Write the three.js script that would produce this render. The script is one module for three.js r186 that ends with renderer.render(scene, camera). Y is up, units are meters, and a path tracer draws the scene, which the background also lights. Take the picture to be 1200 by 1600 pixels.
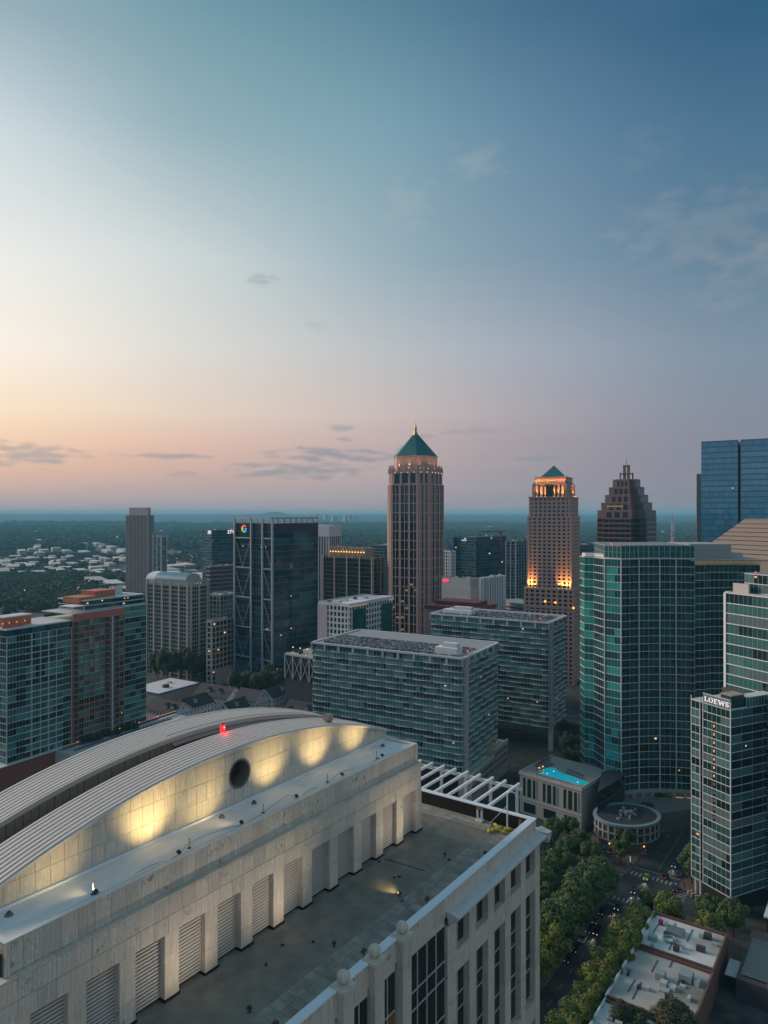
import * as THREE from 'three';
import { mergeGeometries } from 'three/addons/utils/BufferGeometryUtils.js';
import { ImprovedNoise } from 'three/addons/math/ImprovedNoise.js';
import { FontLoader } from 'three/addons/loaders/FontLoader.js';
import { TextGeometry } from 'three/addons/geometries/TextGeometry.js';

const { PI, sin, cos, abs, min, max, sqrt, exp, floor, round } = Math;
const scene = new THREE.Scene();

// ---------------------------------------------------------------- camera: about 140 m up, level, a 24 mm lens held upright
const EYE = 140, F = 1111;
const camera = new THREE.PerspectiveCamera(2 * Math.atan(800 / F) * 180 / PI, 3 / 4, 0.5, 90000);
camera.position.set(0, EYE, 0);
camera.lookAt(0, EYE + 3, -F);

// ---------------------------------------------------------------- random numbers, noise
let seed = 12345;
const rnd = () => { seed = (seed + 0x6D2B79F5) | 0; let t = Math.imul(seed ^ (seed >>> 15), 1 | seed); t = (t + Math.imul(t ^ (t >>> 7), 61 | t)) ^ t; return ((t ^ (t >>> 14)) >>> 0) / 4294967296; };
const rr = (a, b) => a + (b - a) * rnd();
const pick = (a) => a[floor(rnd() * a.length)];
const N3 = new ImprovedNoise();
const fbm = (x, y, z = 0, o = 4) => { let v = 0, a = 0.5, f = 1; for (let i = 0; i < o; i++) { v += a * N3.noise(x * f, y * f, z + i * 7.3); a *= 0.5; f *= 2.03; } return v; };
const lin = (c) => { c /= 255; return c <= 0.04045 ? c / 12.92 : ((c + 0.055) / 1.055) ** 2.4; };
const clamp = (x, a = 0, b = 1) => min(b, max(a, x));
const mix = (a, b, t) => a + (b - a) * t;
const sstep = (a, b, x) => { const t = clamp((x - a) / (b - a)); return t * t * (3 - 2 * t); };

// ---------------------------------------------------------------- sky just after sunset: the afterglow stands over the sunset point; unseen sky behind and overhead raised to light walls and deck
const SUN_AZ = -46;                                     // degrees from the view axis, minus is to the left
{
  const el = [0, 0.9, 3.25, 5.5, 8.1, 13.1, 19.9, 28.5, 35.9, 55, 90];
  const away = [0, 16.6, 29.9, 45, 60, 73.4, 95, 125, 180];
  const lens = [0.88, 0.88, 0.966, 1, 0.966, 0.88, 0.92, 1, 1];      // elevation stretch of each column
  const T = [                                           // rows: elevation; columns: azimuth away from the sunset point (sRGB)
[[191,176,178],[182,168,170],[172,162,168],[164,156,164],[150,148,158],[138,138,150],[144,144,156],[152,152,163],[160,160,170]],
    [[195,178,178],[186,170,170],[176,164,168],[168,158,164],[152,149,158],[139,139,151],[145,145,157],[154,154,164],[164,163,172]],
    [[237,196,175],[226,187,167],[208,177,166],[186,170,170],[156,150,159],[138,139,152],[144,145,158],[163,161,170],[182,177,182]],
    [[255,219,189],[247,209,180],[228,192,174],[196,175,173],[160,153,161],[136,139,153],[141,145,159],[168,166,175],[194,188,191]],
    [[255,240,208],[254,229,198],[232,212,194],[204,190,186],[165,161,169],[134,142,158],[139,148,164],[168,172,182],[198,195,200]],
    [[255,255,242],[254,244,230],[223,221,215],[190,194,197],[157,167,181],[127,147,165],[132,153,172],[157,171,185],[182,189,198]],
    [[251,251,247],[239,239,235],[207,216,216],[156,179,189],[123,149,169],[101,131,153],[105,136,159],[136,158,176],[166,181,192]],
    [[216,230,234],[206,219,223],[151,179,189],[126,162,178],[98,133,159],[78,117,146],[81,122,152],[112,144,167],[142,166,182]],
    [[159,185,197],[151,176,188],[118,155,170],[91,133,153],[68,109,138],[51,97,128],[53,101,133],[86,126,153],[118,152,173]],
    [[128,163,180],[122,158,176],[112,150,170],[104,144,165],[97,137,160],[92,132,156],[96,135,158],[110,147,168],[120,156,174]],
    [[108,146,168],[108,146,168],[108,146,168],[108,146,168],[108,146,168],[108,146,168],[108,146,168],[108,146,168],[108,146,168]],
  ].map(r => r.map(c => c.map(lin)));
  const seek = (a, x) => { let i = 0; while (i < a.length - 2 && x > a[i + 1]) i++; return [i, clamp((x - a[i]) / (a[i + 1] - a[i]))]; };
  const cr = (p0, p1, p2, p3, t) => p1 + 0.5 * t * (p2 - p0 + t * (2 * p0 - 5 * p1 + 4 * p2 - p3 + t * (3 * (p1 - p2) + p3 - p0)));
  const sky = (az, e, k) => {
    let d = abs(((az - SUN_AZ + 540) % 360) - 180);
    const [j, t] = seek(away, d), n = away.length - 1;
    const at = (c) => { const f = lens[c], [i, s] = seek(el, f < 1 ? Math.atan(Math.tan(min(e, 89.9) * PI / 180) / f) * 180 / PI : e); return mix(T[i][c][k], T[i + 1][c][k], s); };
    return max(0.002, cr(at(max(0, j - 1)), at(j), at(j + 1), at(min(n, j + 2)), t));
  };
  // thin clouds: [azimuth, elevation, half width, half height (degrees), strength, darker or lighter, seed]
  const pal = [0.62, 0.56, 0.55], blu = [0.24, 0.31, 0.37];
  const clouds = [[7.6, 26.2, 2.6, 1.5, 0.34, pal, 1], [2.2, 23.5, 2.4, 2.2, 0.22, pal, 2], [24, 20.3, 6.5, 3.4, 0.27, pal, 3], [29, 17.2, 4.5, 2.0, 0.3, pal, 4], [25, 15.4, 3.5, 1.3, 0.16, pal, 5], [20.5, 26, 2.6, 1.8, 0.12, pal, 6],
    [-9.6, 18, 1.25, 0.55, 0.6, blu, 7], [-5.4, 14.8, 1.0, 0.35, 0.25, blu, 8], [-4.3, 4.75, 5.6, 0.66, 0.8, blu, 9], [-7.0, 3.4, 6.4, 0.75, 0.7, blu, 10], [-27, 4.3, 4.5, 1.0, 0.6, blu, 11], [-17, 4.5, 3.4, 0.32, 0.65, blu, 12],
    [-15.4, 3.1, 1.5, 0.35, 0.5, blu, 13], [3.0, 6.2, 1.5, 0.3, 0.4, blu, 14], [-3.5, 6.9, 1.4, 0.35, 0.5, blu, 21], [-3.0, 6.0, 0.8, 0.25, 0.6, blu, 15], [7.4, 6.6, 2.6, 0.35, 0.4, blu, 16], [12.4, 4.3, 2.2, 0.35, 0.4, blu, 17], [27.2, 8.7, 2.8, 0.5, 0.35, blu, 18], [24, 4.6, 3.8, 0.5, 0.25, blu, 19], [2, 5.2, 1.6, 0.4, 0.5, blu, 20],
    [-52, 5, 6, 0.9, 0.5, blu, 22], [-70, 9, 7, 1.1, 0.3, pal, 23], [52, 18, 8, 3, 0.3, pal, 24], [80, 10, 7, 1.2, 0.3, blu, 25]];
  const W = 4096, H = 2048, a = new Float32Array(W * H * 4);
  const rows = new Float32Array(3);
  for (let y = 0; y < H; y++) {
    const e = (y + 0.5) / H * 180 - 90;
    for (let x = 0; x < W; x++) {
      const th = ((x + 0.5) / W - 0.5) * 2 * PI;                       // atan2(z, x)
      const az = Math.atan2(cos(th), -sin(th)) * 180 / PI, o = (y * W + x) * 4;
      if (e < -0.3) { a[o] = 0.06; a[o + 1] = 0.075; a[o + 2] = 0.08; a[o + 3] = 1; continue; }
      if (e > 40 && (x & 3) && x) { for (let k = 0; k < 4; k++) a[o + k] = a[o - 4 + k]; continue; }
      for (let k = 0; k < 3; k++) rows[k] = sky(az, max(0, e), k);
      const streak = e < 10 ? 1 + 0.05 * fbm(az * 0.12, e * 1.1, 3, 3) * sstep(10, 3, e) : 1;
      for (let k = 0; k < 3; k++) rows[k] *= streak;
      if (e < 40 && abs(az) < 100) for (const [ca, ce, hw, hh, st, col, sd] of clouds) {
        const u = (az - ca) / hw, v = (e - ce) / hh, r = u * u + v * v;
        if (r > 2.2) continue;
        const n = fbm(az * (col === pal ? 0.45 : 0.5) + sd * 9, e * (col === pal ? 0.9 : 2.4), sd, 5);
        const m = st * sstep(0.05, 0.75, 0.62 + 1.15 * n - 0.55 * r);
        for (let k = 0; k < 3; k++) rows[k] = mix(rows[k], col === pal ? rows[k] * 0.45 + 0.55 * col[k] * (0.35 + rows[0]) * 1.5 : mix(rows[k] * 0.7, col[k], 0.75), m);
      }
      for (let k = 0; k < 3; k++) a[o + k] = rows[k];
      a[o + 3] = 1;
    }
  }
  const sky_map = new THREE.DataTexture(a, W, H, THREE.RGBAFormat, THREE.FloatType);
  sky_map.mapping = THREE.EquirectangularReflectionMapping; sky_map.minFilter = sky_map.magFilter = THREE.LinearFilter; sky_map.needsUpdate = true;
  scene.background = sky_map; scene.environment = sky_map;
}
// the afterglow's own soft light from the sunset point
const sun = new THREE.DirectionalLight(new THREE.Color(1, 0.8, 0.68), 3.2);
{ const az = SUN_AZ * PI / 180, e = 16 * PI / 180; sun.position.set(sin(az) * cos(e) * 900, sin(e) * 900 + 60, -cos(az) * cos(e) * 900); }
sun.target.position.set(0, 60, -300); sun.castShadow = true; sun.shadow.radius = 45; sun.shadow.mapSize.set(2048, 2048);
Object.assign(sun.shadow.camera, { left: -500, right: 500, top: 400, bottom: -400, near: 1, far: 2500 });
scene.add(sun, sun.target);

const renderer = new THREE.WebGLRenderer({ antialias: true });
renderer.setSize(768, 1024);
renderer.toneMapping = THREE.LinearToneMapping;
renderer.toneMappingExposure = 1;
renderer.shadowMap.enabled = true;
scene.fog = new THREE.FogExp2(new THREE.Color().setRGB(0.29, 0.76, 1.0), 0.00008);

// ---------------------------------------------------------------- builders
class Geo {                                             // collects faces into one geometry, uv in metres
  constructor() { this.p = []; this.n = []; this.u = []; this.c = []; this.m = null; this.cc = [1, 1, 1]; }
  vert(x, y, z, nx, ny, nz, u, v) { this.p.push(x, y, z); this.n.push(nx, ny, nz); this.u.push(u, v); this.c.push(this.cc[0], this.cc[1], this.cc[2]); }
  quad(a, b, c, d, col, nrm, uv) {
    if (col) this.cc = col;
    const e = [b[0] - a[0], b[1] - a[1], b[2] - a[2]], f = [d[0] - a[0], d[1] - a[1], d[2] - a[2]];
    let n = nrm;
    if (!n) { n = [e[1] * f[2] - e[2] * f[1], e[2] * f[0] - e[0] * f[2], e[0] * f[1] - e[1] * f[0]]; const l = Math.hypot(...n) || 1; n = n.map(q => q / l); }
    const w = Math.hypot(...e), h = Math.hypot(...f), [u0, v0] = uv || [a[0] + a[2], a[1]];
    const U = [[u0, v0], [u0 + w, v0], [u0 + w, v0 + h], [u0, v0 + h]], P = [a, b, c, d];
    for (const i of [0, 1, 2, 0, 2, 3]) this.vert(...P[i], ...n, ...U[i]);
    return this;
  }
  tri(a, b, c, col) {
    if (col) this.cc = col;
    const e = [b[0] - a[0], b[1] - a[1], b[2] - a[2]], f = [c[0] - a[0], c[1] - a[1], c[2] - a[2]];
    let n = [e[1] * f[2] - e[2] * f[1], e[2] * f[0] - e[0] * f[2], e[0] * f[1] - e[1] * f[0]]; const l = Math.hypot(...n) || 1; n = n.map(q => q / l);
    for (const q of [a, b, c]) this.vert(...q, ...n, q[0] + q[2], q[1]);
    return this;
  }
  box(x0, x1, y0, y1, z0, z1, col, off = 0) {
    if (col) this.cc = col;
    this.quad([x0, y0, z1], [x1, y0, z1], [x1, y1, z1], [x0, y1, z1], null, null, [x0 + off, y0 + off * 0.7]);
    this.quad([x1, y0, z0], [x0, y0, z0], [x0, y1, z0], [x1, y1, z0], null, null, [x0 + off, y0]);
    this.quad([x1, y0, z1], [x1, y0, z0], [x1, y1, z0], [x1, y1, z1], null, null, [z0 + off, y0]);
    this.quad([x0, y0, z0], [x0, y0, z1], [x0, y1, z1], [x0, y1, z0], null, null, [z0 + off, y0]);
    this.quad([x0, y1, z1], [x1, y1, z1], [x1, y1, z0], [x0, y1, z0], null, null, [x0 + off, z0]);
    this.quad([x0, y0, z0], [x1, y0, z0], [x1, y0, z1], [x0, y0, z1], null, null, [x0 + off, z0]);
    return this;
  }
  get count() { return this.p.length / 3; }
  build() {
    const g = new THREE.BufferGeometry();
    g.setAttribute('position', new THREE.Float32BufferAttribute(this.p, 3)); g.setAttribute('normal', new THREE.Float32BufferAttribute(this.n, 3));
    g.setAttribute('uv', new THREE.Float32BufferAttribute(this.u, 2)); g.setAttribute('color', new THREE.Float32BufferAttribute(this.c, 3));
    return g;
  }
}
const boxGeo = (...a) => new Geo().box(...a).build();
const taken = new Map();
const numbered = (n) => { const k = taken.get(n) || 0; taken.set(n, k + 1); return k ? n + '_' + String(k).padStart(3, '0') : n; };
const shade = (o) => { o.castShadow = o.receiveShadow = true; return o; };
function part(parent, name, geo, mat, x = 0, y = 0, z = 0, kind) {
  const m = shade(new THREE.Mesh(geo.build ? geo.build() : geo, mat)); m.name = name; m.position.set(x, y, z); parent.add(m);
  if (kind) m.userData.kind = kind;
  return m;
}
const tag = (o, label, category, group) => { o.userData.label = label; o.userData.category = category; if (group) o.userData.group = group; return o; };
function thing(name, label, category, x = 0, y = 0, z = 0, turn = 0, group) {
  const g = new THREE.Group(); g.name = numbered(name); g.position.set(x, y, z); g.rotation.y = turn; scene.add(g);
  return tag(g, label, category, group);
}
function solo(name, label, category, geo, mat, x = 0, y = 0, z = 0, turn = 0, group) {
  const m = shade(new THREE.Mesh(geo.build ? geo.build() : geo, mat)); m.name = numbered(name); m.position.set(x, y, z); m.rotation.y = turn; scene.add(m);
  return tag(m, label, category, group);
}
function struct(name, geo, mat, x = 0, y = 0, z = 0, turn = 0) {
  const m = shade(new THREE.Mesh(geo.build ? geo.build() : geo, mat)); m.name = numbered(name); m.position.set(x, y, z); m.rotation.y = turn; m.userData.kind = 'structure'; scene.add(m); return m;
}
function copyOf(o, label, x, y, z, turn = 0, s = 1) {
  const c = o.clone(); c.name = numbered(o.name.replace(/_\d{3}$/, '')); c.userData = { ...o.userData }; if (label) c.userData.label = label;
  c.position.set(x, y, z); c.rotation.y = turn; c.scale.setScalar(s); scene.add(c); return c;
}
// ---------------------------------------------------------------- materials
const rgb = (r, g, b) => new THREE.Color().setRGB(r, g, b);
const std = (r, g, b, rough = 0.85, o = {}) => new THREE.MeshStandardMaterial({ color: rgb(r, g, b), roughness: rough, ...o });
function canvasNoise(size, fn, srgb = true) {           // a repeating colour or height texture from a function of 0..1 coordinates
  const a = new Uint8Array(size * size * 4);
  for (let y = 0; y < size; y++) for (let x = 0; x < size; x++) { const c = fn(x / size, y / size), o = (y * size + x) * 4; for (let k = 0; k < 3; k++) a[o + k] = clamp(c[k] ?? c[0]) * 255; a[o + 3] = 255; }
  const t = new THREE.DataTexture(a, size, size, THREE.RGBAFormat); t.wrapS = t.wrapT = THREE.RepeatWrapping; t.magFilter = THREE.LinearFilter; t.minFilter = THREE.LinearMipmapLinearFilter; t.generateMipmaps = true;
  if (srgb) t.colorSpace = THREE.SRGBColorSpace; t.needsUpdate = true; return t;
}
const scaled = (t, sx_, sy_) => { const c = t.clone(); c.repeat.set(sx_, sy_); c.needsUpdate = true; return c; };
// noise that repeats over a unit square
const tile = (fn) => (u, v) => mix(mix(fn(u, v), fn(u - 1, v), u), mix(fn(u, v - 1), fn(u - 1, v - 1), u), v);
// ---------------------------------------------------------------- surface textures
const streakN = tile((u, v) => fbm(u * 75, v * 2.6, 1, 5)), blotN = tile((u, v) => fbm(u * 7, v * 6, 5, 5)), veinN = tile((u, v) => fbm(u * 16 + 1.2 * fbm(u * 6, v * 4, 9, 3), v * 7, 11, 5)), fineN = tile((u, v) => fbm(u * 90, v * 60, 2, 2));
const marbleMap = canvasNoise(768, (u, v) => {
  const s = streakN(u, v), b = blotN(u, v), w = abs(veinN(u, v)), f = fineN(u, v);
  const k = 0.9 + 0.27 * s + 0.13 * b + 0.06 * f - 0.1 * sstep(0.09, 0, w) * sstep(-0.1, 0.25, b);
  return [k, k * (0.978 - 0.03 * s), k * (0.95 - 0.05 * s + 0.05 * b)];
});
const speckN = tile((u, v) => fbm(u * 150, v * 150, 3, 2)), poolN = tile((u, v) => fbm(u * 5, v * 5, 8, 5));
const gravelMap = canvasNoise(768, (u, v) => { const s = speckN(u, v), b = poolN(u, v); const k = 0.82 + 0.5 * s + 0.3 * b; return [k, k * 0.99, k * 0.96]; });
const stainN = tile((u, v) => fbm(u * 4, v * 9, 21, 5));
const deckMap = canvasNoise(512, (u, v) => { const b = stainN(u, v), f = fineN(u, v), r = sstep(0.2, 0.42, b); const k = 0.93 + 0.14 * b + 0.05 * f; return [mix(k, 0.72, r * 0.5), mix(k, 0.6, r * 0.55), mix(k, 0.5, r * 0.6)]; });
const seamMap = canvasNoise(512, (u, v) => { const k = 0.9 + 0.16 * tile((a, b) => fbm(a * 6, b * 30, 31, 4))(u, v) + 0.1 * fineN(u, v); return [k, k * 0.98, k * 0.95]; });
const uvScale = (t, m) => scaled(t, 1 / m, 1 / m);
const marble = new THREE.MeshStandardMaterial({ color: rgb(0.79, 0.735, 0.665), map: uvScale(marbleMap, 6), roughness: 0.62, });
const marbleDark = marble.clone(); marbleDark.color = rgb(0.69, 0.645, 0.59);
const marbleWarm = marble.clone(); marbleWarm.color = rgb(0.82, 0.745, 0.65);
const blotchN = tile((u, v) => fbm(u * 11 + fbm(u * 7, v * 9, 3, 3), v * 9, 55, 5));
const veinMap = canvasNoise(512, (u, v) => { const s = streakN(u, v), d = sstep(0.05, 0.4, blotchN(u, v)), w = sstep(0.05, 0, abs(veinN(u, v))); const k = 0.9 + 0.3 * s - 0.34 * d - 0.1 * w; return [k, k * 0.985, k * (0.955 + 0.05 * d)]; });
const marbleVein = marble.clone(); marbleVein.map = uvScale(veinMap, 5);
const marbles = [marble, marble, marbleWarm, marbleDark, marbleVein];
const joint = std(0.05, 0.045, 0.042, 0.95);
const deckWhite = new THREE.MeshStandardMaterial({ color: rgb(0.92, 0.88, 0.845), map: uvScale(deckMap, 9), roughness: 0.7 });
const marblePlain = new THREE.MeshStandardMaterial({ color: rgb(0.66, 0.64, 0.61), map: uvScale(deckMap, 5), roughness: 0.65 });
const gravel = new THREE.MeshStandardMaterial({ color: rgb(0.36, 0.32, 0.28), map: uvScale(gravelMap, 7), roughness: 0.95, bumpMap: uvScale(gravelMap, 7), bumpScale: 0.02 });
const paver = new THREE.MeshStandardMaterial({ color: rgb(0.5, 0.465, 0.42), map: uvScale(gravelMap, 5), roughness: 0.9 });
const paver2 = new THREE.MeshStandardMaterial({ color: rgb(0.42, 0.395, 0.36), map: uvScale(gravelMap, 5), roughness: 0.9 });
const seamMetal = new THREE.MeshStandardMaterial({ color: rgb(0.36, 0.325, 0.3), map: uvScale(seamMap, 8), roughness: 0.6, metalness: 0.1 });
const ribMetal = std(0.62, 0.565, 0.52, 0.55);
const darkPanel = std(0.2, 0.185, 0.155, 0.8), nearBlack = std(0.012, 0.012, 0.012, 0.8), louvre = std(0.54, 0.5, 0.46, 0.65), louvreShade = std(0.34, 0.315, 0.29, 0.8);
const copingMetal = std(0.72, 0.76, 0.8, 0.42), white = std(0.75, 0.75, 0.73, 0.7), rust = std(0.16, 0.085, 0.05, 0.9), yellow = std(0.55, 0.47, 0.05, 0.8), blackPaint = std(0.02, 0.02, 0.022, 0.5);
const glow = (r, g, b, k) => new THREE.MeshStandardMaterial({ color: rgb(0.05, 0.05, 0.05), emissive: rgb(r, g, b), emissiveIntensity: k, roughness: 0.6 });

// ---------------------------------------------------------------- the marble tower in front, whose roof fills the foreground
const TH = Math.atan(788 / F);
const gu = (a, b) => [a * sin(TH) + b * cos(TH), -(a * cos(TH) - b * sin(TH))];
const tower = (() => { const [x, z] = gu(37.5, -40); return thing('marble_tower', 'pale marble office tower with arched metal penthouse roof and gravel terrace', 'office tower', x, 0, z, PI / 2 - TH); })();
const put = (X, Y, Z) => { tower.updateMatrixWorld(); return new THREE.Vector3(X, Y, Z).applyMatrix4(tower.matrixWorld); };
{
  const T = tower, JO = 0.022;
  // structural cores behind the cladding
  part(T, 'core', new Geo().box(-26.3, 25.4, 0, 109.7, -22, 12.45).box(-19.3, 19.65, 109.69, 117.6, -12.6, 3.2).box(-19.0, 19.3, 117.59, 117.9, -12.3, 2.95), joint);
  part(T, 'terrace_roof', new Geo().box(-26.2, 25.3, 109.7, 110, -22, 12.3), gravel);
  // pavers laid along the parapets
  for (let i = 0; i < 44; i++) for (let j = 0; j < 3; j++) {
    const x0 = -12 + i * 0.82; if (x0 > 24.2) continue;
    part(T, 'paver', boxGeo(x0 + 0.01, x0 + 0.81, 110, 110.05 + rnd() * 0.012, 9.15 + j * 0.98, 10.11 + j * 0.98, null, rnd() * 9), pick([paver, paver2]));
  }
  for (let i = 0; i < 10; i++) for (let j = 0; j < 3; j++) part(T, 'paver', boxGeo(22.95 + j * 0.72, 23.65 + j * 0.72, 110, 110.05 + rnd() * 0.012, -0.9 + i * 0.98, 0.06 + i * 0.98, null, rnd() * 9), pick([paver, paver2]));
  for (let i = 0; i < 12; i++) for (let j = 0; j < 2; j++) part(T, 'paver', boxGeo(-26 + i * 1.15, -24.9 + i * 1.15, 110, 110.05 + rnd() * 0.012, 9.2 + j * 1.45, 10.62 + j * 1.45, null, rnd() * 9), paver);
  // penthouse front: louvred bays between marble pilasters
  const P = 3.15, fz = 3.75, pil = []; for (let i = 0; i < 13; i++) pil.push(-18.55 + i * P);
  const slat = new Geo().box(0, 2.07, 0, 0.135, 0, 0.045).build();
  for (const x of pil) {
    for (let k = 0; k < 3; k++) part(T, 'pilaster_block', boxGeo(x - 0.53, x + 0.53, 110.16 + k * 1.315, 111.465 + k * 1.315, 3.0, fz, null, rnd() * 40), pick(marbles));
    part(T, 'pilaster_base', boxGeo(x - 0.6, x + 0.6, 110, 110.15, 2.9, fz + 0.07), nearBlack);
  }
  for (let i = 0; i < 12; i++) {
    const x0 = pil[i] + 0.535, bay = new THREE.Group(); bay.name = 'louvre_bay'; bay.position.set(x0, 110.16, 3.3); T.add(bay);
    part(bay, 'louvre_back', boxGeo(0, 2.08, 0, 3.94, -0.14, -0.06), louvreShade);  // darker backing puts the shade between slats into its colour
    for (let k = 0; k < 17; k++) part(bay, 'louvre_slat', slat, louvre, 0.005, 0.07 + k * 0.225, 0);
  }
  // frieze: two courses of marble slabs, a coping stone above, then the set-back upper course
  for (let i = 0; i < 38; i++) {
    const x0 = -19.7 + i * 1.0355, x1 = x0 + 1.0355 - JO;
    for (let k = 0; k < 2; k++) part(T, 'marble_slab', boxGeo(x0, x1, 114.115 + k * 1.1, 115.205 + k * 1.1 - JO + (k ? 0.03 : 0), 3.21, fz + rr(0.02, 0.026), null, rnd() * 40), pick(marbles));
    part(T, 'coping_stone', boxGeo(x0, x1, 116.345, 116.47, 3.05, fz + 0.05, null, rnd() * 40), pick([marble, marbleDark]));
    const X0 = -19.2 + i * 1.0171; part(T, 'marble_slab', boxGeo(X0, X0 + 1.0171 - JO, 116.5, 118.19, 2.96, 3.42 + rr(0, 0.005), null, rnd() * 40), pick([marble, marbleVein, marbleDark, marbleVein]));
  }
  // end walls of the penthouse
  for (const s of [-1, 1]) for (let j = 0; j < 15; j++) {
    const z0 = -12.4 + j * 1.05, x = s < 0 ? -19.7 : 19.65;
    for (let k = 0; k < 4; k++) part(T, 'marble_slab', boxGeo(s < 0 ? x : x - 0.01, s < 0 ? x + 0.4 : x + 0.11, 110.05 + k * 1.575, 111.61 + k * 1.575, z0, z0 + 1.04, null, rnd() * 40), marble);
    part(T, 'marble_slab', boxGeo(s < 0 ? -19.2 : 19.0, s < 0 ? -18.95 : 19.45, 116.5, 118.185, z0 + 0.2, z0 + 1.24, null, rnd() * 40), marble);
  }
  part(T, 'penthouse_deck', new Geo().box(-18.93, 18.98, 117.9, 118.06, -12.2, 2.94), deckWhite);
  part(T, 'deck_lip', new Geo().box(-19.22, 19.46, 118.19, 118.235, 3.1, 3.46).box(-19.22, -18.9, 118.19, 118.233, -12, 3.09).box(19.16, 19.46, 118.19, 118.233, -12, 3.09), std(0.66, 0.64, 0.62, 0.6));
  part(T, 'wall_flashing', new Geo().box(-19, 19.4, 118.06, 118.2, -0.16, 0.02), copingMetal);

  // arched gable wall: slabs cut to the curve, round opening in the middle
  const R = 55.8, top = (X) => 122.4 - (R - sqrt(R * R - X * X)), zw = -0.2, cx0 = 0.25, cy0 = 120.3, cr0 = 1.03;
  const rowY = [118.06, 119.35, 120.66, 121.95, 123];
  for (let i = 0; i < 43; i++) for (let k = 0; k < 4; k++) {
    const x0 = -19.2 + i * 0.9, x1 = x0 + 0.9 - JO, y0 = rowY[k], yl = min(rowY[k + 1] - JO, top(x0) - 0.02), yr = min(rowY[k + 1] - JO, top(x1) - 0.02);
    if (min(yl, yr) < y0 + 0.06) continue;
    const sh = new THREE.Shape([[x0, y0], [x1, y0], [x1, yr], [x0, yl]].map(q => new THREE.Vector2(...q)));
    let outline = sh;
    if ([[x0, y0], [x1, y0], [x1, yr], [x0, yl]].every(([a, b]) => Math.hypot(a - cx0, b - cy0) < cr0)) continue;
    if (x1 > cx0 - cr0 && x0 < cx0 + cr0 && yl > cy0 - cr0 && y0 < cy0 + cr0) {              // a slab that the round opening bites into
      const G = new Geo(), o = rnd() * 40, c = 0.05; for (let X = x0; X < x1 - 0.001; X += c) for (let Y = y0; Y < min(yl, yr) - 0.001; Y += c) { const X1 = min(x1, X + c), Y1 = min(min(yl, yr), Y + c); if (Math.hypot((X + X1) / 2 - cx0, (Y + Y1) / 2 - cy0) > cr0 + 0.02) G.quad([X, Y, 0.16], [X1, Y, 0.16], [X1, Y1, 0.16], [X, Y1, 0.16], null, null, [X + o, Y + o * 0.6]); }
      if (G.count) part(T, 'gable_slab', G, marble, 0, 0, zw - 0.16); continue;
    }
    const g = new THREE.ExtrudeGeometry(outline, { depth: 0.16, bevelEnabled: false }); const uv = g.attributes.uv, o = rnd() * 40; for (let q = 0; q < uv.count; q++) uv.setXY(q, uv.getX(q) + o, uv.getY(q) + o * 0.6);
    part(T, 'gable_slab', g, pick([marble, marble, marbleWarm]), 0, 0, zw - 0.16 + rr(-0.002, 0.002));
  }
  { const ring = new THREE.Shape(); ring.absarc(cx0, cy0, cr0 + 0.1, 0, 2 * PI); const ho = new THREE.Path(); ho.absarc(cx0, cy0, cr0 - 0.05, 0, 2 * PI); ring.holes.push(ho);
    const o = part(T, 'round_opening', new THREE.ExtrudeGeometry(ring, { depth: 1.2, bevelEnabled: false, curveSegments: 40 }), std(0.2, 0.185, 0.17, 0.8), 0, 0, zw - 1.18);
    part(o, 'opening_back', new THREE.CylinderGeometry(cr0, cr0, 0.05, 40).rotateX(PI / 2), std(0.06, 0.058, 0.055, 0.85), cx0, cy0, 0.05);
    part(o, 'opening_frame', new Geo().box(cx0 - 1.0, cx0 + 1.0, cy0 - 0.32, cy0 - 0.25, 0.1, 0.2), std(0.03, 0.03, 0.03)); }
  // backing between the slabs: the joints show it
  { const pts = [new THREE.Vector2(-19.15, 118.06)], M = 60; for (let q = 0; q <= M; q++) { const X = 19.3 - q / M * 38.45; pts.push(new THREE.Vector2(X, max(118.1, top(X) - 0.06))); }
    pts[0].set(-19.15, 118.06); pts.splice(1, 0, new THREE.Vector2(19.3, 118.06));
    const sh = new THREE.Shape(pts), ho = new THREE.Path(); ho.absarc(cx0, cy0, cr0 + 0.02, 0, 2 * PI, true); sh.holes.push(ho);
    part(T, 'gable_backing', new THREE.ExtrudeGeometry(sh, { depth: 0.2, bevelEnabled: false }), joint, 0, 0, zw - 0.385);
    const sh2 = new THREE.Shape(pts); part(T, 'rear_gable', new THREE.ExtrudeGeometry(sh2, { depth: 0.3, bevelEnabled: false }), marble, 0, 0, -9.2); }
  // standing-seam vault in two bands with an open well between
  const strip = (xa, xb, za, zb, ya, yb, M = 56) => { const g = new Geo(); for (let q = 0; q < M; q++) { const X0 = mix(xa, xb, q / M), X1 = mix(xa, xb, (q + 1) / M); g.quad([X0, top(X0) + ya, za], [X1, top(X1) + ya, za], [X1, top(X1) + yb, zb], [X0, top(X0) + yb, zb], null, null, [X0, za]); } return g; };
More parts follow.
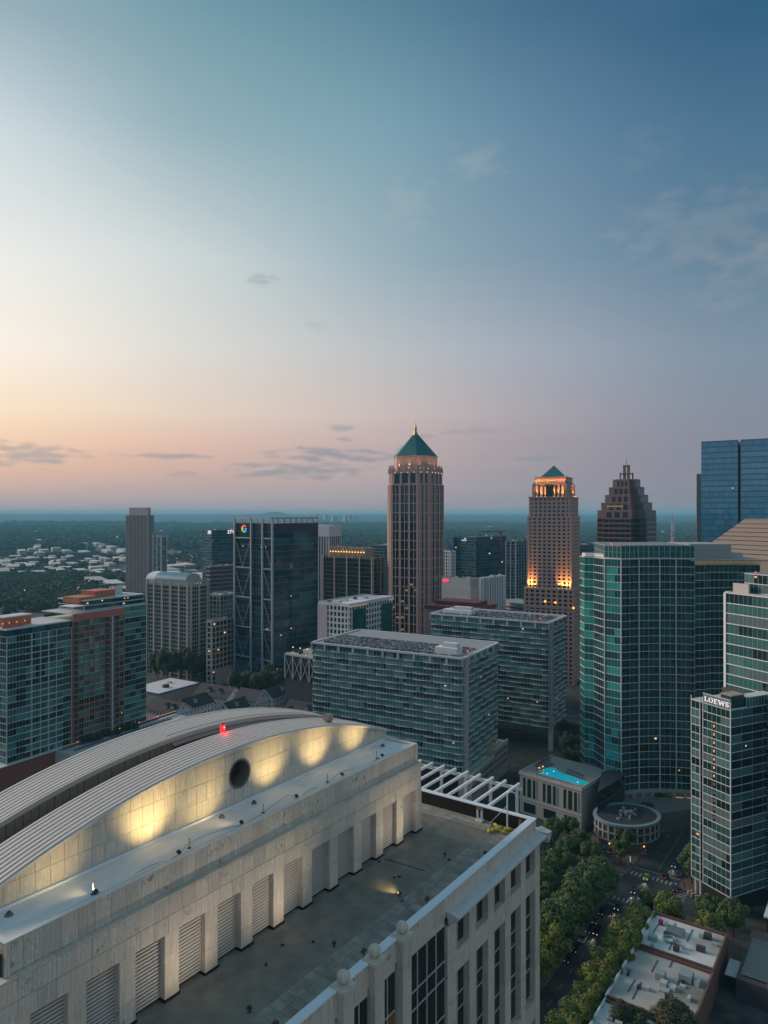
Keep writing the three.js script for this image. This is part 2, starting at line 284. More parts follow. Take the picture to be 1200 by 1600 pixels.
  const bandPan = (z0, z1, n) => {
    const w = (z0 - z1) / n;
    for (let i = 0; i < n; i++) {
      const za = z0 - i * w, pan = part(T, 'roof_pan', strip(-19.45, 19.5, za, za - w, 0, 0), seamMetal);
      const rg = new Geo(), M = 56; for (let q = 0; q < M; q++) { const X0 = mix(-19.45, 19.5, q / M), X1 = mix(-19.45, 19.5, (q + 1) / M), zz = za - 0.2, A = top(X0), B = top(X1);
        rg.quad([X0, A, zz + 0.12], [X1, B, zz + 0.12], [X1, B + 0.11, zz + 0.09], [X0, A + 0.11, zz + 0.09]).quad([X0, A + 0.11, zz + 0.09], [X1, B + 0.11, zz + 0.09], [X1, B + 0.11, zz - 0.09], [X0, A + 0.11, zz - 0.09]).quad([X0, A + 0.11, zz - 0.09], [X1, B + 0.11, zz - 0.09], [X1, B, zz - 0.12], [X0, A, zz - 0.12]); }
      part(pan, 'standing_seam', rg, ribMetal);
    }
  };
  bandPan(0.05, -3.3, 8); bandPan(-6.0, -9.25, 8);
  const edge = (z0, z1, y0, y1, mat, name, xa = -19.5, xb = 19.55) => { const g = new Geo(), M = 56; for (let q = 0; q < M; q++) { const X0 = mix(xa, xb, q / M), X1 = mix(xa, xb, (q + 1) / M), A = top(X0), B = top(X1);
      g.quad([X0, A + y0, z1], [X1, B + y0, z1], [X1, B + y1, z1], [X0, A + y1, z1]).quad([X0, A + y1, z1], [X1, B + y1, z1], [X1, B + y1, z0], [X0, A + y1, z0]).quad([X1, B + y0, z0], [X0, A + y0, z0], [X0, A + y1, z0], [X1, B + y1, z0]).quad([X0, A + y0, z0], [X1, B + y0, z0], [X1, B + y0, z1], [X0, A + y0, z1]); }
    return part(T, name, g, mat); };
  edge(-0.02, 0.1, -0.14, 0.035, ribMetal, 'eave_trim'); edge(-3.48, -3.3, -0.2, 0.13, std(0.56, 0.52, 0.48, 0.6), 'ridge_curb'); edge(-5.98, -5.8, -0.25, 0.09, std(0.44, 0.42, 0.39, 0.6), 'ridge_curb'); edge(-9.42, -9.25, -0.2, 0.16, std(0.66, 0.6, 0.55, 0.6), 'ridge_curb');
  // the well between the bands
  part(T, 'well_floor', new Geo().box(-19.2, 19.3, 118.07, 118.3, -5.8, -3.5), std(0.05, 0.048, 0.045, 0.9));
  part(T, 'well_side', strip(-19.3, 19.4, -3.46, -3.46, -2.6, -0.1), darkPanel);
  for (let i = 0; i < 72; i++) {
    const x0 = -19.3 + i * 0.54, t = min(top(x0), top(x0 + 0.54)) - 0.01; if (x0 > -1.7 && x0 < 14.6) continue; if (t < 118.6) continue;
    part(T, 'well_panel', boxGeo(x0 + 0.02, x0 + 0.52, 118.3, t, -5.98, -5.87 + (i % 2) * 0.03), darkPanel);
  }
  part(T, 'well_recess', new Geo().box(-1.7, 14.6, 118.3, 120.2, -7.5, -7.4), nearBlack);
  for (const x of [1.9, 4.6, 9.0]) part(T, 'well_post', boxGeo(x - 0.07, x + 0.07, 118.3, top(x) - 0.2, -5.95, -5.83), std(0.35, 0.33, 0.31, 0.7));
  { const g = new Geo(), M = 30; for (let q = 0; q < M; q++) { const X0 = mix(-1.6, 14.6, q / M), X1 = mix(-1.6, 14.6, (q + 1) / M); g.quad([X0, top(X0) - 0.55, -5.6], [X1, top(X1) - 0.55, -5.6], [X1, top(X1) + 0.13, -6.5], [X0, top(X0) + 0.13, -6.5]); } part(T, 'hood', g, std(0.3, 0.275, 0.26, 0.75)); }

  // terrace parapet with metal coping
  for (let i = 0; i < 50; i++) { const x0 = -26.6 + i * 1.05; if (x0 > 25.2) continue; part(T, 'parapet_slab', boxGeo(x0, min(x0 + 1.05 - JO, 25.4), 109.75, 111.27, 12.46, 12.9 + rr(0, 0.004), null, rnd() * 40), pick(marbles)); }
  for (let i = 0; i < 33; i++) { const z0 = -22 + i * 1.05; part(T, 'parapet_slab', boxGeo(25.0, 25.42, 109.75, 111.27, z0, min(z0 + 1.05 - JO, 12.4), null, rnd() * 40), pick(marbles)); }
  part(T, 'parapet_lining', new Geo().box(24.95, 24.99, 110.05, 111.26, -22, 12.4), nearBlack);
  part(T, 'parapet_coping', new Geo().box(-26.7, 25.5, 111.28, 111.36, 12.3, 12.96), copingMetal);
  part(T, 'parapet_coping', new Geo().box(24.9, 25.5, 111.28, 111.358, -22, 12.29), copingMetal);

  // street facade below: piers, spandrels and recessed windows on a 3.16 m module
  const gl = new THREE.MeshPhysicalMaterial({ color: rgb(0.012, 0.016, 0.02), roughness: 0.06, ior: 1.6 }), fr = std(0.6, 0.58, 0.54, 0.5), warmIn = glow(1, 0.55, 0.2, 0.1);
  const zf = 13.1, Z = (d) => zf - d, YB = 60;
  const pier = (x0, x1, z1, name = 'marble_pier', yt = 109.15) => { const g = new THREE.Group(); g.name = name; T.add(g); for (let y = yt; y > YB; y -= 1.94) part(g, 'marble_block', boxGeo(x0, x1, max(YB, y - 1.94 + JO), y, 12.46, z1 + rr(0, 0.004), null, rnd() * 40), pick(marbles)); };
  const lights = [[0, 1], [2, 3], [3, 1]];
  const windowAt = (x0, x1, yt, yb, dep, cols, trans) => {
    const w = new THREE.Group(); w.name = 'window'; T.add(w);
    const ys = [yb, ...trans.filter(y => y > yb && y < yt), yt].sort((a, b) => a - b), xs = [...Array(cols + 1)].map((_, i) => mix(x0, x1, i / cols));
    for (let i = 0; i < cols; i++) for (let k = 0; k < ys.length - 1; k++) {
      const lit = rnd() < 0.055;
      const g = new Geo(), t = (rnd() - 0.5) * 0.012, q = (rnd() - 0.5) * 0.012; g.quad([xs[i], ys[k], Z(dep)], [xs[i + 1], ys[k], Z(dep)], [xs[i + 1], ys[k + 1], Z(dep)], [xs[i], ys[k + 1], Z(dep)], null, [t, q, 1]);
      part(w, 'pane', g, lit ? warmGlass : gl);
    }
    for (const x of xs.slice(1, -1)) part(w, 'mullion', boxGeo(x - 0.03, x + 0.03, yb, yt, Z(dep) + 0.002, Z(dep) + 0.07), fr);
    for (const y of ys.slice(1, -1)) part(w, 'transom', boxGeo(x0, x1, y - 0.03, y + 0.03, Z(dep) + 0.002, Z(dep) + 0.062), fr);
  };
  const warmGlass = new THREE.MeshPhysicalMaterial({ color: rgb(0.05, 0.035, 0.02), roughness: 0.08, ior: 1.6, emissive: rgb(1, 0.6, 0.25), emissiveIntensity: 0.018 });
  const tr = []; for (let y = 102.62; y > YB; y -= 3.88) tr.push(y, y - 1.23); tr.push(106.65, 105.36);
  for (const m of [1, -1]) {
    const mx = (a) => m > 0 ? a : -0.9 - a, MX = (a, b) => m > 0 ? [a, b] : [-0.9 - b, -0.9 - a];
    // corner bays
    for (let i = 0; i < 5; i++) {
      const [a, b] = MX(9.91 + i * 3.187, 12.05 + i * 3.187);
      windowAt(a, b, 109.0, 106.65, 0.55, 2, []);
      for (let y = 105.05; y > YB; y -= 12) windowAt(a, b, y, max(YB, y - 10.4), 0.55, 2, tr);
      for (let y = 105.05; y > YB; y -= 12) part(T, 'spandrel', boxGeo(a, b, y, y + 1.6, Z(0.54), Z(0.02), null, rnd() * 40), pick(marbles));
      part(T, 'spandrel', boxGeo(a, b, 109.0, 109.74, Z(0.54), Z(0.05), null, rnd() * 40), marble);
      const [c, d] = MX(12.05 + i * 3.187, 13.097 + i * 3.187); pier(c, min(d, 25.82), zf);
    }
    { const [c, d] = MX(8.55, 9.91); pier(c, d, zf + 0.05); }
    // broad bay
    { const [a, b] = MX(3.45, 8.5); windowAt(a, b, 109.2, YB, 0.2, 4, tr); part(T, 'spandrel', boxGeo(a, b, 109.2, 109.74, Z(0.5), 12.896, null, rnd() * 40), marble); }
    { const [a, b] = MX(0.2, 2.0); windowAt(a, b, 109.3, YB, 0.25, 2, tr); part(T, 'spandrel', boxGeo(a, b, 109.3, 109.74, Z(0.5), 12.896, null, rnd() * 40), marble); }
    if (m > 0) { const cs = [8.75, 25.9];
      // slanting stone cornice over the corner bays
      for (let i = 0; i < 9; i++) { const x0 = 8.75 + i * 1.99, x1 = x0 + 1.98; const g = new Geo(); const s = [[12.9, 110.22], [14.0, 109.98], [14.0, 109.84], [13.12, 109.16]];
        for (let q = 0; q < 4; q++) { const [za, ya] = s[q], [zb, yb] = s[(q + 1) % 4]; g.quad([x0, yb, zb], [x1, yb, zb], [x1, ya, za], [x0, ya, za], null, null, [x0, za]); }
        for (const [x, f] of [[x0, 1], [x1, -1]]) { const q = s.map(([z, y]) => [x, y, z]); f > 0 ? g.quad(q[0], q[3], q[2], q[1]) : g.quad(q[0], q[1], q[2], q[3]); }
        part(T, 'cornice_stone', g, marblePlain); }
      // end return of the cornice along the far end wall
      for (let i = 0; i < 12; i++) { const z1 = 14.0 - i * 2, z0 = z1 - 1.99; const g = new Geo(); const s = [[25.43, 110.2], [26.65, 109.98], [26.65, 109.84], [25.86, 109.16]];
        for (let q = 0; q < 4; q++) { const [xa, ya] = s[q], [xb, yb] = s[(q + 1) % 4]; g.quad([xb, yb, z1], [xb, yb, z0], [xa, ya, z0], [xa, ya, z1], null, null, [z0, xa]); }
        g.quad([s[0][0], s[0][1], z1], [s[3][0], s[3][1], z1], [s[2][0], s[2][1], z1], [s[1][0], s[1][1], z1]); part(T, 'cornice_stone', g, marblePlain); }
    }
  }
  for (const x of [-3.65, -0.45, 2.73]) {
    pier(x - 0.52, x + 0.52, zf + 0.3, 'ball_pier', 111.1);
    const b = new THREE.Group(); b.name = 'ball_finial'; b.position.set(x, 111.22, 12.98); T.add(b);
    part(b, 'pedestal', new Geo().box(-0.6, 0.6, -0.115, 0.2, -0.6, 0.52).box(-0.3, 0.3, 0.2, 0.3, -0.3, 0.3), marble);
    part(b, 'ball', new THREE.SphereGeometry(0.41, 28, 20), marbleWarm, 0, 0.68, 0);
  }
  { const g = new THREE.Group(); g.name = 'end_wall'; T.add(g); for (let j = 0; j < 17; j++) for (let k = 0; k < 13; k++) part(g, 'marble_block', boxGeo(25.41, 25.84, 60 + k * 3.78, 63.77 + k * 3.78, -22 + j * 2.06, -19.95 + j * 2.06, null, rnd() * 40), pick(marbles)); }

  // pergola on the lower roof beyond the far parapet
  part(T, 'lower_roof', new Geo().box(25.86, 34.5, 96, 105.6, -22, 9.2), std(0.2, 0.18, 0.16, 0.95));
  const per = new THREE.Group(); per.name = 'pergola'; T.add(per);
  part(per, 'rail', boxGeo(32.6, 32.85, 110.55, 110.85, -20, 8.2), white); part(per, 'rail', boxGeo(26.4, 26.6, 110.45, 110.72, -20, 8.2), white);
  for (let i = 0; i < 16; i++) { const z = 7.6 - i * 1.56; part(per, 'beam', boxGeo(25.9, 33.3, 110.86, 111.12, z - 0.11, z + 0.11), white); if (i % 2 === 0) for (const x of [26.5, 32.72]) part(per, 'post', boxGeo(x - 0.13, x + 0.13, 105.6, 110.5, z - 0.13, z + 0.13), white); }
}
// ---------------------------------------------------------------- loose things on the marble tower's roofs
const onRoof = (o, X, Y, Z, turn = 0) => { const p = put(X, Y, Z); o.position.copy(p); o.rotation.y = tower.rotation.y + turn; return o; };
const spot = (X, Y, Z, tx, ty, tz, color, power, angle, blend = 0.5, radius = 4) => {
  const l = new THREE.SpotLight(color, power, 0, angle, blend, 2); l.position.copy(put(X, Y, Z)); l.target.position.copy(put(tx, ty, tz)); l.castShadow = true; l.shadow.radius = radius; scene.add(l, l.target); return l;
};
const WARM = rgb(1, 0.75, 0.32);
{
  const ord = ['first', 'second', 'third', 'fourth', 'fifth', 'sixth'];
  const bulb = glow(1, 0.75, 0.4, 1.2), bulbDim = glow(1, 0.75, 0.4, 0.4);
  const flood = (name, label, cat, X, Y, Z, tilt, turn, group, lit) => {
    const f = onRoof(thing(name, label, cat, 0, 0, 0, 0, group), X, Y, Z, turn); f.scale.setScalar(0.62);
    part(f, 'base_plate', boxGeo(-0.16, 0.16, 0, 0.03, -0.12, 0.12), blackPaint); part(f, 'stem', new THREE.CylinderGeometry(0.025, 0.025, 0.3, 8), blackPaint, 0, 0.17, 0);
    const h = part(f, 'lamp_head', new Geo().box(-0.17, 0.17, -0.1, 0.12, -0.2, 0.2), blackPaint, 0, 0.42, 0); h.rotation.x = tilt;
    part(h, 'lamp_lens', boxGeo(-0.14, 0.14, -0.07, 0.09, -0.215, -0.202), lit || bulbDim);
    return f;
  };
  const xs = [-13.73, -7.87, -2.45, 3.23, 8.84, 14.59], pw = [26, 78, 36, 58, 68, 46], aim = [[-15, 119.9], [-8, 120.2], [-3.9, 120.3], [3.3, 120.7], [8.9, 120.7], [14.3, 120.4]];
  xs.forEach((X, i) => {
    flood('floodlight', `black floodlight on the white penthouse deck, ${ord[i]} from the near end`, 'floodlight', X, 118.06, 2.86, 0.5, 0, 'floodlights along the penthouse deck', bulb);
    spot(X, 118.36, 2.68, aim[i][0], aim[i][1] + 0.1, -0.2, WARM, pw[i], i === 2 || i === 0 ? 1.0 : 0.74, 1, 6);
  });
  [-13.71, -6.78, -0.02, 7.31, 14.19].forEach((X, i) => {
    const p = onRoof(thing('cable_post', `thin cable post on the white deck, ${ord[i]} from the near end`, 'post', 0, 0, 0, 0, 'cable posts along the penthouse deck'), X, 118.06, 2.54);
    part(p, 'foot', new THREE.CylinderGeometry(0.1, 0.14, 0.06, 10), std(0.12, 0.12, 0.12), 0, 0.03, 0); part(p, 'pole', new THREE.CylinderGeometry(0.02, 0.025, 0.55, 8), std(0.12, 0.12, 0.12), 0, 0.32, 0); part(p, 'insulator', new THREE.SphereGeometry(0.05, 10, 8), i === 0 ? glow(1, 0.8, 0.5, 1.2) : std(0.2, 0.2, 0.2), 0, 0.6, 0);
  });
  { const pts = []; [-13.71, -13.4, -10, -7.9, -6.78, -3, -2.5, -0.02, 2.8, 3.2, 5, 7.31, 8.8, 11, 14.19, 14.6].forEach((X, i) => pts.push(put(X, i % 4 === 0 ? 118.45 : 118.085, 2.62 + 0.16 * sin(i * 2.3))));
    solo('power_cable', 'thin dark cable strung between the posts on the white deck', 'cable', new THREE.TubeGeometry(new THREE.CatmullRomCurve3(pts), 120, 0.014, 5), std(0.1, 0.1, 0.1)); }
  [[-17.61, 0.76], [-2.32, 0.69], [0.8, 0.75], [17.25, 1.02]].forEach(([X, Z], i) => {
    const p = onRoof(thing('roof_vent', `small dark roof vent at the gable foot, ${ord[i]} from the near end`, 'vent', 0, 0, 0, 0, 'roof vents on the penthouse deck'), X, 118.06, Z);
    part(p, 'flange', new THREE.CylinderGeometry(0.16, 0.24, 0.12, 14), std(0.16, 0.155, 0.15), 0, 0.06, 0); part(p, 'cap', new THREE.SphereGeometry(0.13, 12, 8, 0, 2 * PI, 0, PI / 2), std(0.1, 0.095, 0.09), 0, 0.12, 0);
  });
  // terrace: floodlights aimed at the louvred wall, one at the gravel
  [[-7.2, 8.57, 'beside the near pavers'], [0.77, 8.61, 'below the second ball finial'], [8.81, 8.63, 'beside the warm pool of light'], [16.4, 8.3, 'nearest the yellow sandbags']].forEach(([X, Z, w], i) => {
    flood('terrace_floodlight', `small black floodlight on the gravel terrace ${w}`, 'floodlight', X, 110, Z, 0.3, i === 2 ? 1.2 : 0.1, 'floodlights on the gravel terrace', bulb);
    if (i === 2) spot(X, 110.75, Z, 9.2, 110, 7.3, WARM, 14, 0.5, 0.8, 4);
    else spot(X, 110.6, Z - 0.3, X - 1, 114, 3.7, rgb(1, 0.8, 0.56), 45, 0.95, 0.9, 5);
  });
  [[8.24, 9.26], [10.85, 6.74], [11.2, 7.0], [12.31, 4.13], [0.34, 7.1], [16.1, 8.9], [-1.2, 5.6], [-3.4, 6.2]].forEach(([X, Z], i) => {
    const g = new THREE.IcosahedronGeometry(0.12, 1); g.scale(1.4, 0.5, 0.8); onRoof(solo('roof_debris', 'small dark scrap lying on the gravel terrace', 'debris', g, std(0.03, 0.03, 0.03), 0, 0, 0, 0, 'dark scraps on the gravel terrace'), X, 110.05, Z, i);
  });
  onRoof(solo('roof_crack_seal', 'dark sealed seam running across the gravel terrace', 'seam', new Geo().box(-0.04, 0.04, 0, 0.02, -2, 2), nearBlack), 13.15, 110.0, 6.2, 0.06);
  [[16.94, 12.2], [7.91, 12.0], [0.09, 11.95], [-8.17, 11.9], [24.4, 12.0]].forEach(([X, Z], i) => {
    const p = onRoof(thing('rusty_stub', `rust-capped pipe stub inside the parapet, ${['opposite the cornice end', 'beyond the third ball finial', 'behind the second ball finial', 'at the picture foot', 'in the far corner'][i]}`, 'pipe', 0, 0, 0, 0, 'rusty pipe stubs along the parapet'), X, 110.05, Z - 0.25);
    part(p, 'pipe', new THREE.CylinderGeometry(0.09, 0.11, 1.05, 12), std(0.3, 0.31, 0.32, 0.7), 0, 0.525, 0); part(p, 'cap', new Geo().box(-0.2, 0.2, 1.05, 1.17, -0.12, 0.12).box(-0.09, 0.11, 1.17, 1.25, -0.09, 0.09), rust);
  });
  { const b = onRoof(thing('steel_bracket', 'white steel bracket bolted to the terrace below the dark far parapet', 'bracket'), 24.5, 110.06, 7.46); part(b, 'foot', boxGeo(-0.3, 0.3, 0, 0.16, -0.35, 0.35), white); part(b, 'upright', boxGeo(-0.1, 0.1, 0.16, 1.15, -0.3, -0.15), white); part(b, 'upright', boxGeo(-0.1, 0.1, 0.16, 1.15, 0.15, 0.3), white); part(b, 'cap', boxGeo(-0.15, 0.15, 1.15, 1.25, -0.36, 0.36), rust); }
  { const b = onRoof(thing('davit_arm', 'slim white davit with a bent head standing in the terrace corner', 'davit'), 24.5, 110.06, 10.4); part(b, 'mast', new THREE.CylinderGeometry(0.06, 0.08, 3.2, 10), white, 0, 1.6, 0); part(b, 'arm', new THREE.TubeGeometry(new THREE.CatmullRomCurve3([new THREE.Vector3(0, 3.1, 0), new THREE.Vector3(0.05, 3.5, 0.1), new THREE.Vector3(0.3, 3.45, 0.6), new THREE.Vector3(0.25, 3.15, 0.95)]), 20, 0.06, 8), white);
    part(b, 'stay', new THREE.TubeGeometry(new THREE.LineCurve3(new THREE.Vector3(0, 2.2, 0), new THREE.Vector3(0, 0, -1.9)), 2, 0.025, 6), white); }
  [[23.26, 9.51, 0.1], [24.3, 9.3, 0.9], [24.2, 10.6, 2.2], [23.42, 10.43, 1.4], [23.5, 9.98, 2.8], [22.9, 9.3, 0.4]].forEach(([X, Z, t], i) => {
    const g = new THREE.SphereGeometry(0.26, 16, 12), p = g.attributes.position; for (let q = 0; q < p.count; q++) { const x = p.getX(q), y = p.getY(q), z = p.getZ(q), n = 1 + 0.16 * N3.noise(x * 5 + i * 3, y * 5, z * 5); p.setXYZ(q, x * 1.45 * n, max(-0.13, y * 0.62 * n), z * 0.75 * n); } g.computeVertexNormals();
    onRoof(solo('sandbag', 'crumpled yellow sandbag heaped in the far terrace corner', 'sandbag', g, yellow, 0, 0, 0, 0, 'yellow sandbags in the terrace corner'), X, 110.19 + (i === 4 ? 0.22 : 0), Z, t);
  });
  { const b = onRoof(thing('aviation_beacon', 'glowing red aviation beacon standing on the metal vault', 'beacon'), 1.61, 122.3, -3.62); part(b, 'mount', new THREE.CylinderGeometry(0.12, 0.16, 0.24, 14), std(0.2, 0.2, 0.2), 0, 0.05, 0); part(b, 'red_lens', new THREE.CylinderGeometry(0.2, 0.21, 0.66, 20), glow(1, 0.02, 0.03, 1.1), 0, 0.5, 0);
    const bb = part(b, 'lamp_core', new THREE.SphereGeometry(0.1, 12, 8), glow(1, 0.3, 0.3, 2.2), 0, 0.6, 0.13); part(b, 'top_cap', new THREE.CylinderGeometry(0.14, 0.2, 0.07, 16), std(0.3, 0.05, 0.05), 0, 0.865, 0);
    const l = new THREE.PointLight(rgb(1, 0.05, 0.04), 3, 0, 2); l.position.copy(put(1.61, 122.85, -3.35)); l.castShadow = true; l.shadow.radius = 8; scene.add(l); }
  { const b = onRoof(thing('floodlight_housing', 'tan metal floodlight housing on the far shoulder of the vault', 'lamp'), 11.9, 121.1, -1.3, 0.3); part(b, 'leg', boxGeo(-0.05, 0.05, 0, 0.3, -0.05, 0.05), std(0.15, 0.13, 0.12)); const g = new THREE.CylinderGeometry(0.3, 0.42, 0.9, 8); g.rotateZ(1.3); part(b, 'hood', g, std(0.4, 0.31, 0.24, 0.7), 0.0, 0.5, 0); }
}
// ---------------------------------------------------------------- tools for the city: x at a bearing and distance, height at a dip and distance
const sx = (px, d) => (px - 600) / F * d, hy = (py, d) => EYE - (py - 803) / F * d;
// a rectangular plot turned by th degrees: bearing and distance of its near corner, bearings of the far ends of its two visible sides
function plot(th, c, d, l, r) {
  const t = th * PI / 180, s = sin(t), k = cos(t), cx = sx(c, d);
  const lv = l < -2000 ? -l - 2000 : (cx * F - (l - 600) * d) / ((l - 600) * s + F * k), lu = r < 0 ? -r : ((r - 600) * d - F * cx) / (F * s - (r - 600) * k);
  return { x: cx - lv / 2 * k + lu / 2 * s, z: -(d + lv / 2 * s + lu / 2 * k), turn: PI / 2 - t, lu, lv };
}
const rect = (lu, lv, dx = 0, dz = 0) => [[dx - lu / 2, dz + lv / 2], [dx + lu / 2, dz + lv / 2], [dx + lu / 2, dz - lv / 2], [dx - lu / 2, dz - lv / 2]];
const chamfered = (lu, lv, c) => { const a = lu / 2, b = lv / 2; return [[-a + c, b], [a - c, b], [a, b - c], [a, -b + c], [a - c, -b], [-a + c, -b], [-a, -b + c], [-a, b - c]]; };
const grow = (poly, o) => poly.map((p, i) => {                       // outline moved outwards by o
  const a = poly[(i + poly.length - 1) % poly.length], b = poly[(i + 1) % poly.length];
  const n = (u, v) => { const dx = v[0] - u[0], dz = v[1] - u[1], l = Math.hypot(dx, dz) || 1; return [-dz / l, dx / l]; };
  const [ax, az] = n(a, p), [bx, bz] = n(p, b), k = 1 + ax * bx + az * bz;
  return [p[0] + o * (ax + bx) / max(k, 0.3), p[1] + o * (az + bz) / max(k, 0.3)];
});
const slab = (poly, h) => {                                            // a flat plate of height h standing on y = 0
  const g = new THREE.ExtrudeGeometry(new THREE.Shape(poly.map(([x, z]) => new THREE.Vector2(x, -z))), { depth: h, bevelEnabled: false });
  g.rotateX(-PI / 2); g.setAttribute('color', new THREE.Float32BufferAttribute(new Float32Array(g.attributes.position.count * 3).fill(1), 3)); return g;
};
const glassMat = (o = {}) => new THREE.MeshPhysicalMaterial({ color: rgb(1, 1, 1), vertexColors: true, roughness: 0.09, ior: 1.8, specularColor: rgb(0.45, 0.85, 0.9), ...o });
const PANES = glassMat(), PANES_M = glassMat({ metalness: 0.55, roughness: 0.06 });
const single = new Map();
const paneMat = (c, m) => { const k = c.join() + m; if (!single.has(k)) single.set(k, new THREE.MeshPhysicalMaterial({ color: rgb(...c), roughness: 0.09, ior: 1.8, specularColor: rgb(0.45, 0.85, 0.9), metalness: m ? 0.55 : 0 })); return single.get(k); };
const GL = {                                                           // pane colours: dark rooms, blinds, curtains; one set holds a painted sunset reflection
  teal: [[0.006, 0.03, 0.034], [0.008, 0.055, 0.056], [0.012, 0.1, 0.093], [0.02, 0.17, 0.155], [0.04, 0.25, 0.225], [0.005, 0.016, 0.02], [0.006, 0.02, 0.025]],
  tealGrey: [[0.01, 0.035, 0.04], [0.02, 0.065, 0.068], [0.045, 0.12, 0.12], [0.08, 0.18, 0.175], [0.008, 0.018, 0.022], [0.03, 0.085, 0.088], [0.1, 0.15, 0.15]],
  sea: [[0.012, 0.035, 0.038], [0.03, 0.1, 0.093], [0.06, 0.2, 0.175], [0.085, 0.26, 0.225], [0.012, 0.02, 0.026], [0.045, 0.15, 0.13], [0.01, 0.016, 0.02]],
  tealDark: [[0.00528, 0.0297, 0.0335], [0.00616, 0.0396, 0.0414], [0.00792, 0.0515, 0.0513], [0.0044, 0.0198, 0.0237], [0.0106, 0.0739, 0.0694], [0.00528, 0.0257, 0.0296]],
  tealSunset: [[0.0176, 0.21, 0.184], [0.0286, 0.285, 0.246], [0.011, 0.12, 0.11], [0.0088, 0.0675, 0.0667], [0.0385, 0.345, 0.29], [0.0132, 0.15, 0.135]],  // paler facet panes: sunset reflection painted into the colour
  dusk: [[0.012, 0.014, 0.02], [0.018, 0.02, 0.028], [0.024, 0.026, 0.034], [0.01, 0.011, 0.015]],
  navy: [[0.008, 0.03, 0.05], [0.01, 0.045, 0.07], [0.014, 0.06, 0.08], [0.008, 0.022, 0.04], [0.03, 0.09, 0.1]],
  black: [[0.008, 0.009, 0.011], [0.012, 0.012, 0.014], [0.02, 0.018, 0.018]],
};
const LIT = [glow(1, 0.62, 0.28, 0.9), glow(1, 0.5, 0.16, 0.9), glow(1, 0.86, 0.62, 0.9)];
const unit = new THREE.BoxGeometry(1, 1, 1).translate(0, 0.5, 0), flat = new THREE.PlaneGeometry(1, 1);
const block = (g, name, mat, x0, x1, y0, y1, z0, z1) => { const m = part(g, name, unit, mat, (x0 + x1) / 2, y0, (z0 + z1) / 2); m.scale.set(x1 - x0, y1 - y0, z1 - z0); return m; };
const side = (poly, e) => { const a = poly[e], b = poly[(e + 1) % poly.length], L = Math.hypot(b[0] - a[0], b[1] - a[1]), d = [(b[0] - a[0]) / L, (b[1] - a[1]) / L]; return { a, L, d, n: [-d[1], d[0]], at: (s, o) => [a[0] + d[0] * s - d[1] * o, a[1] + d[1] * s + d[0] * o] }; };
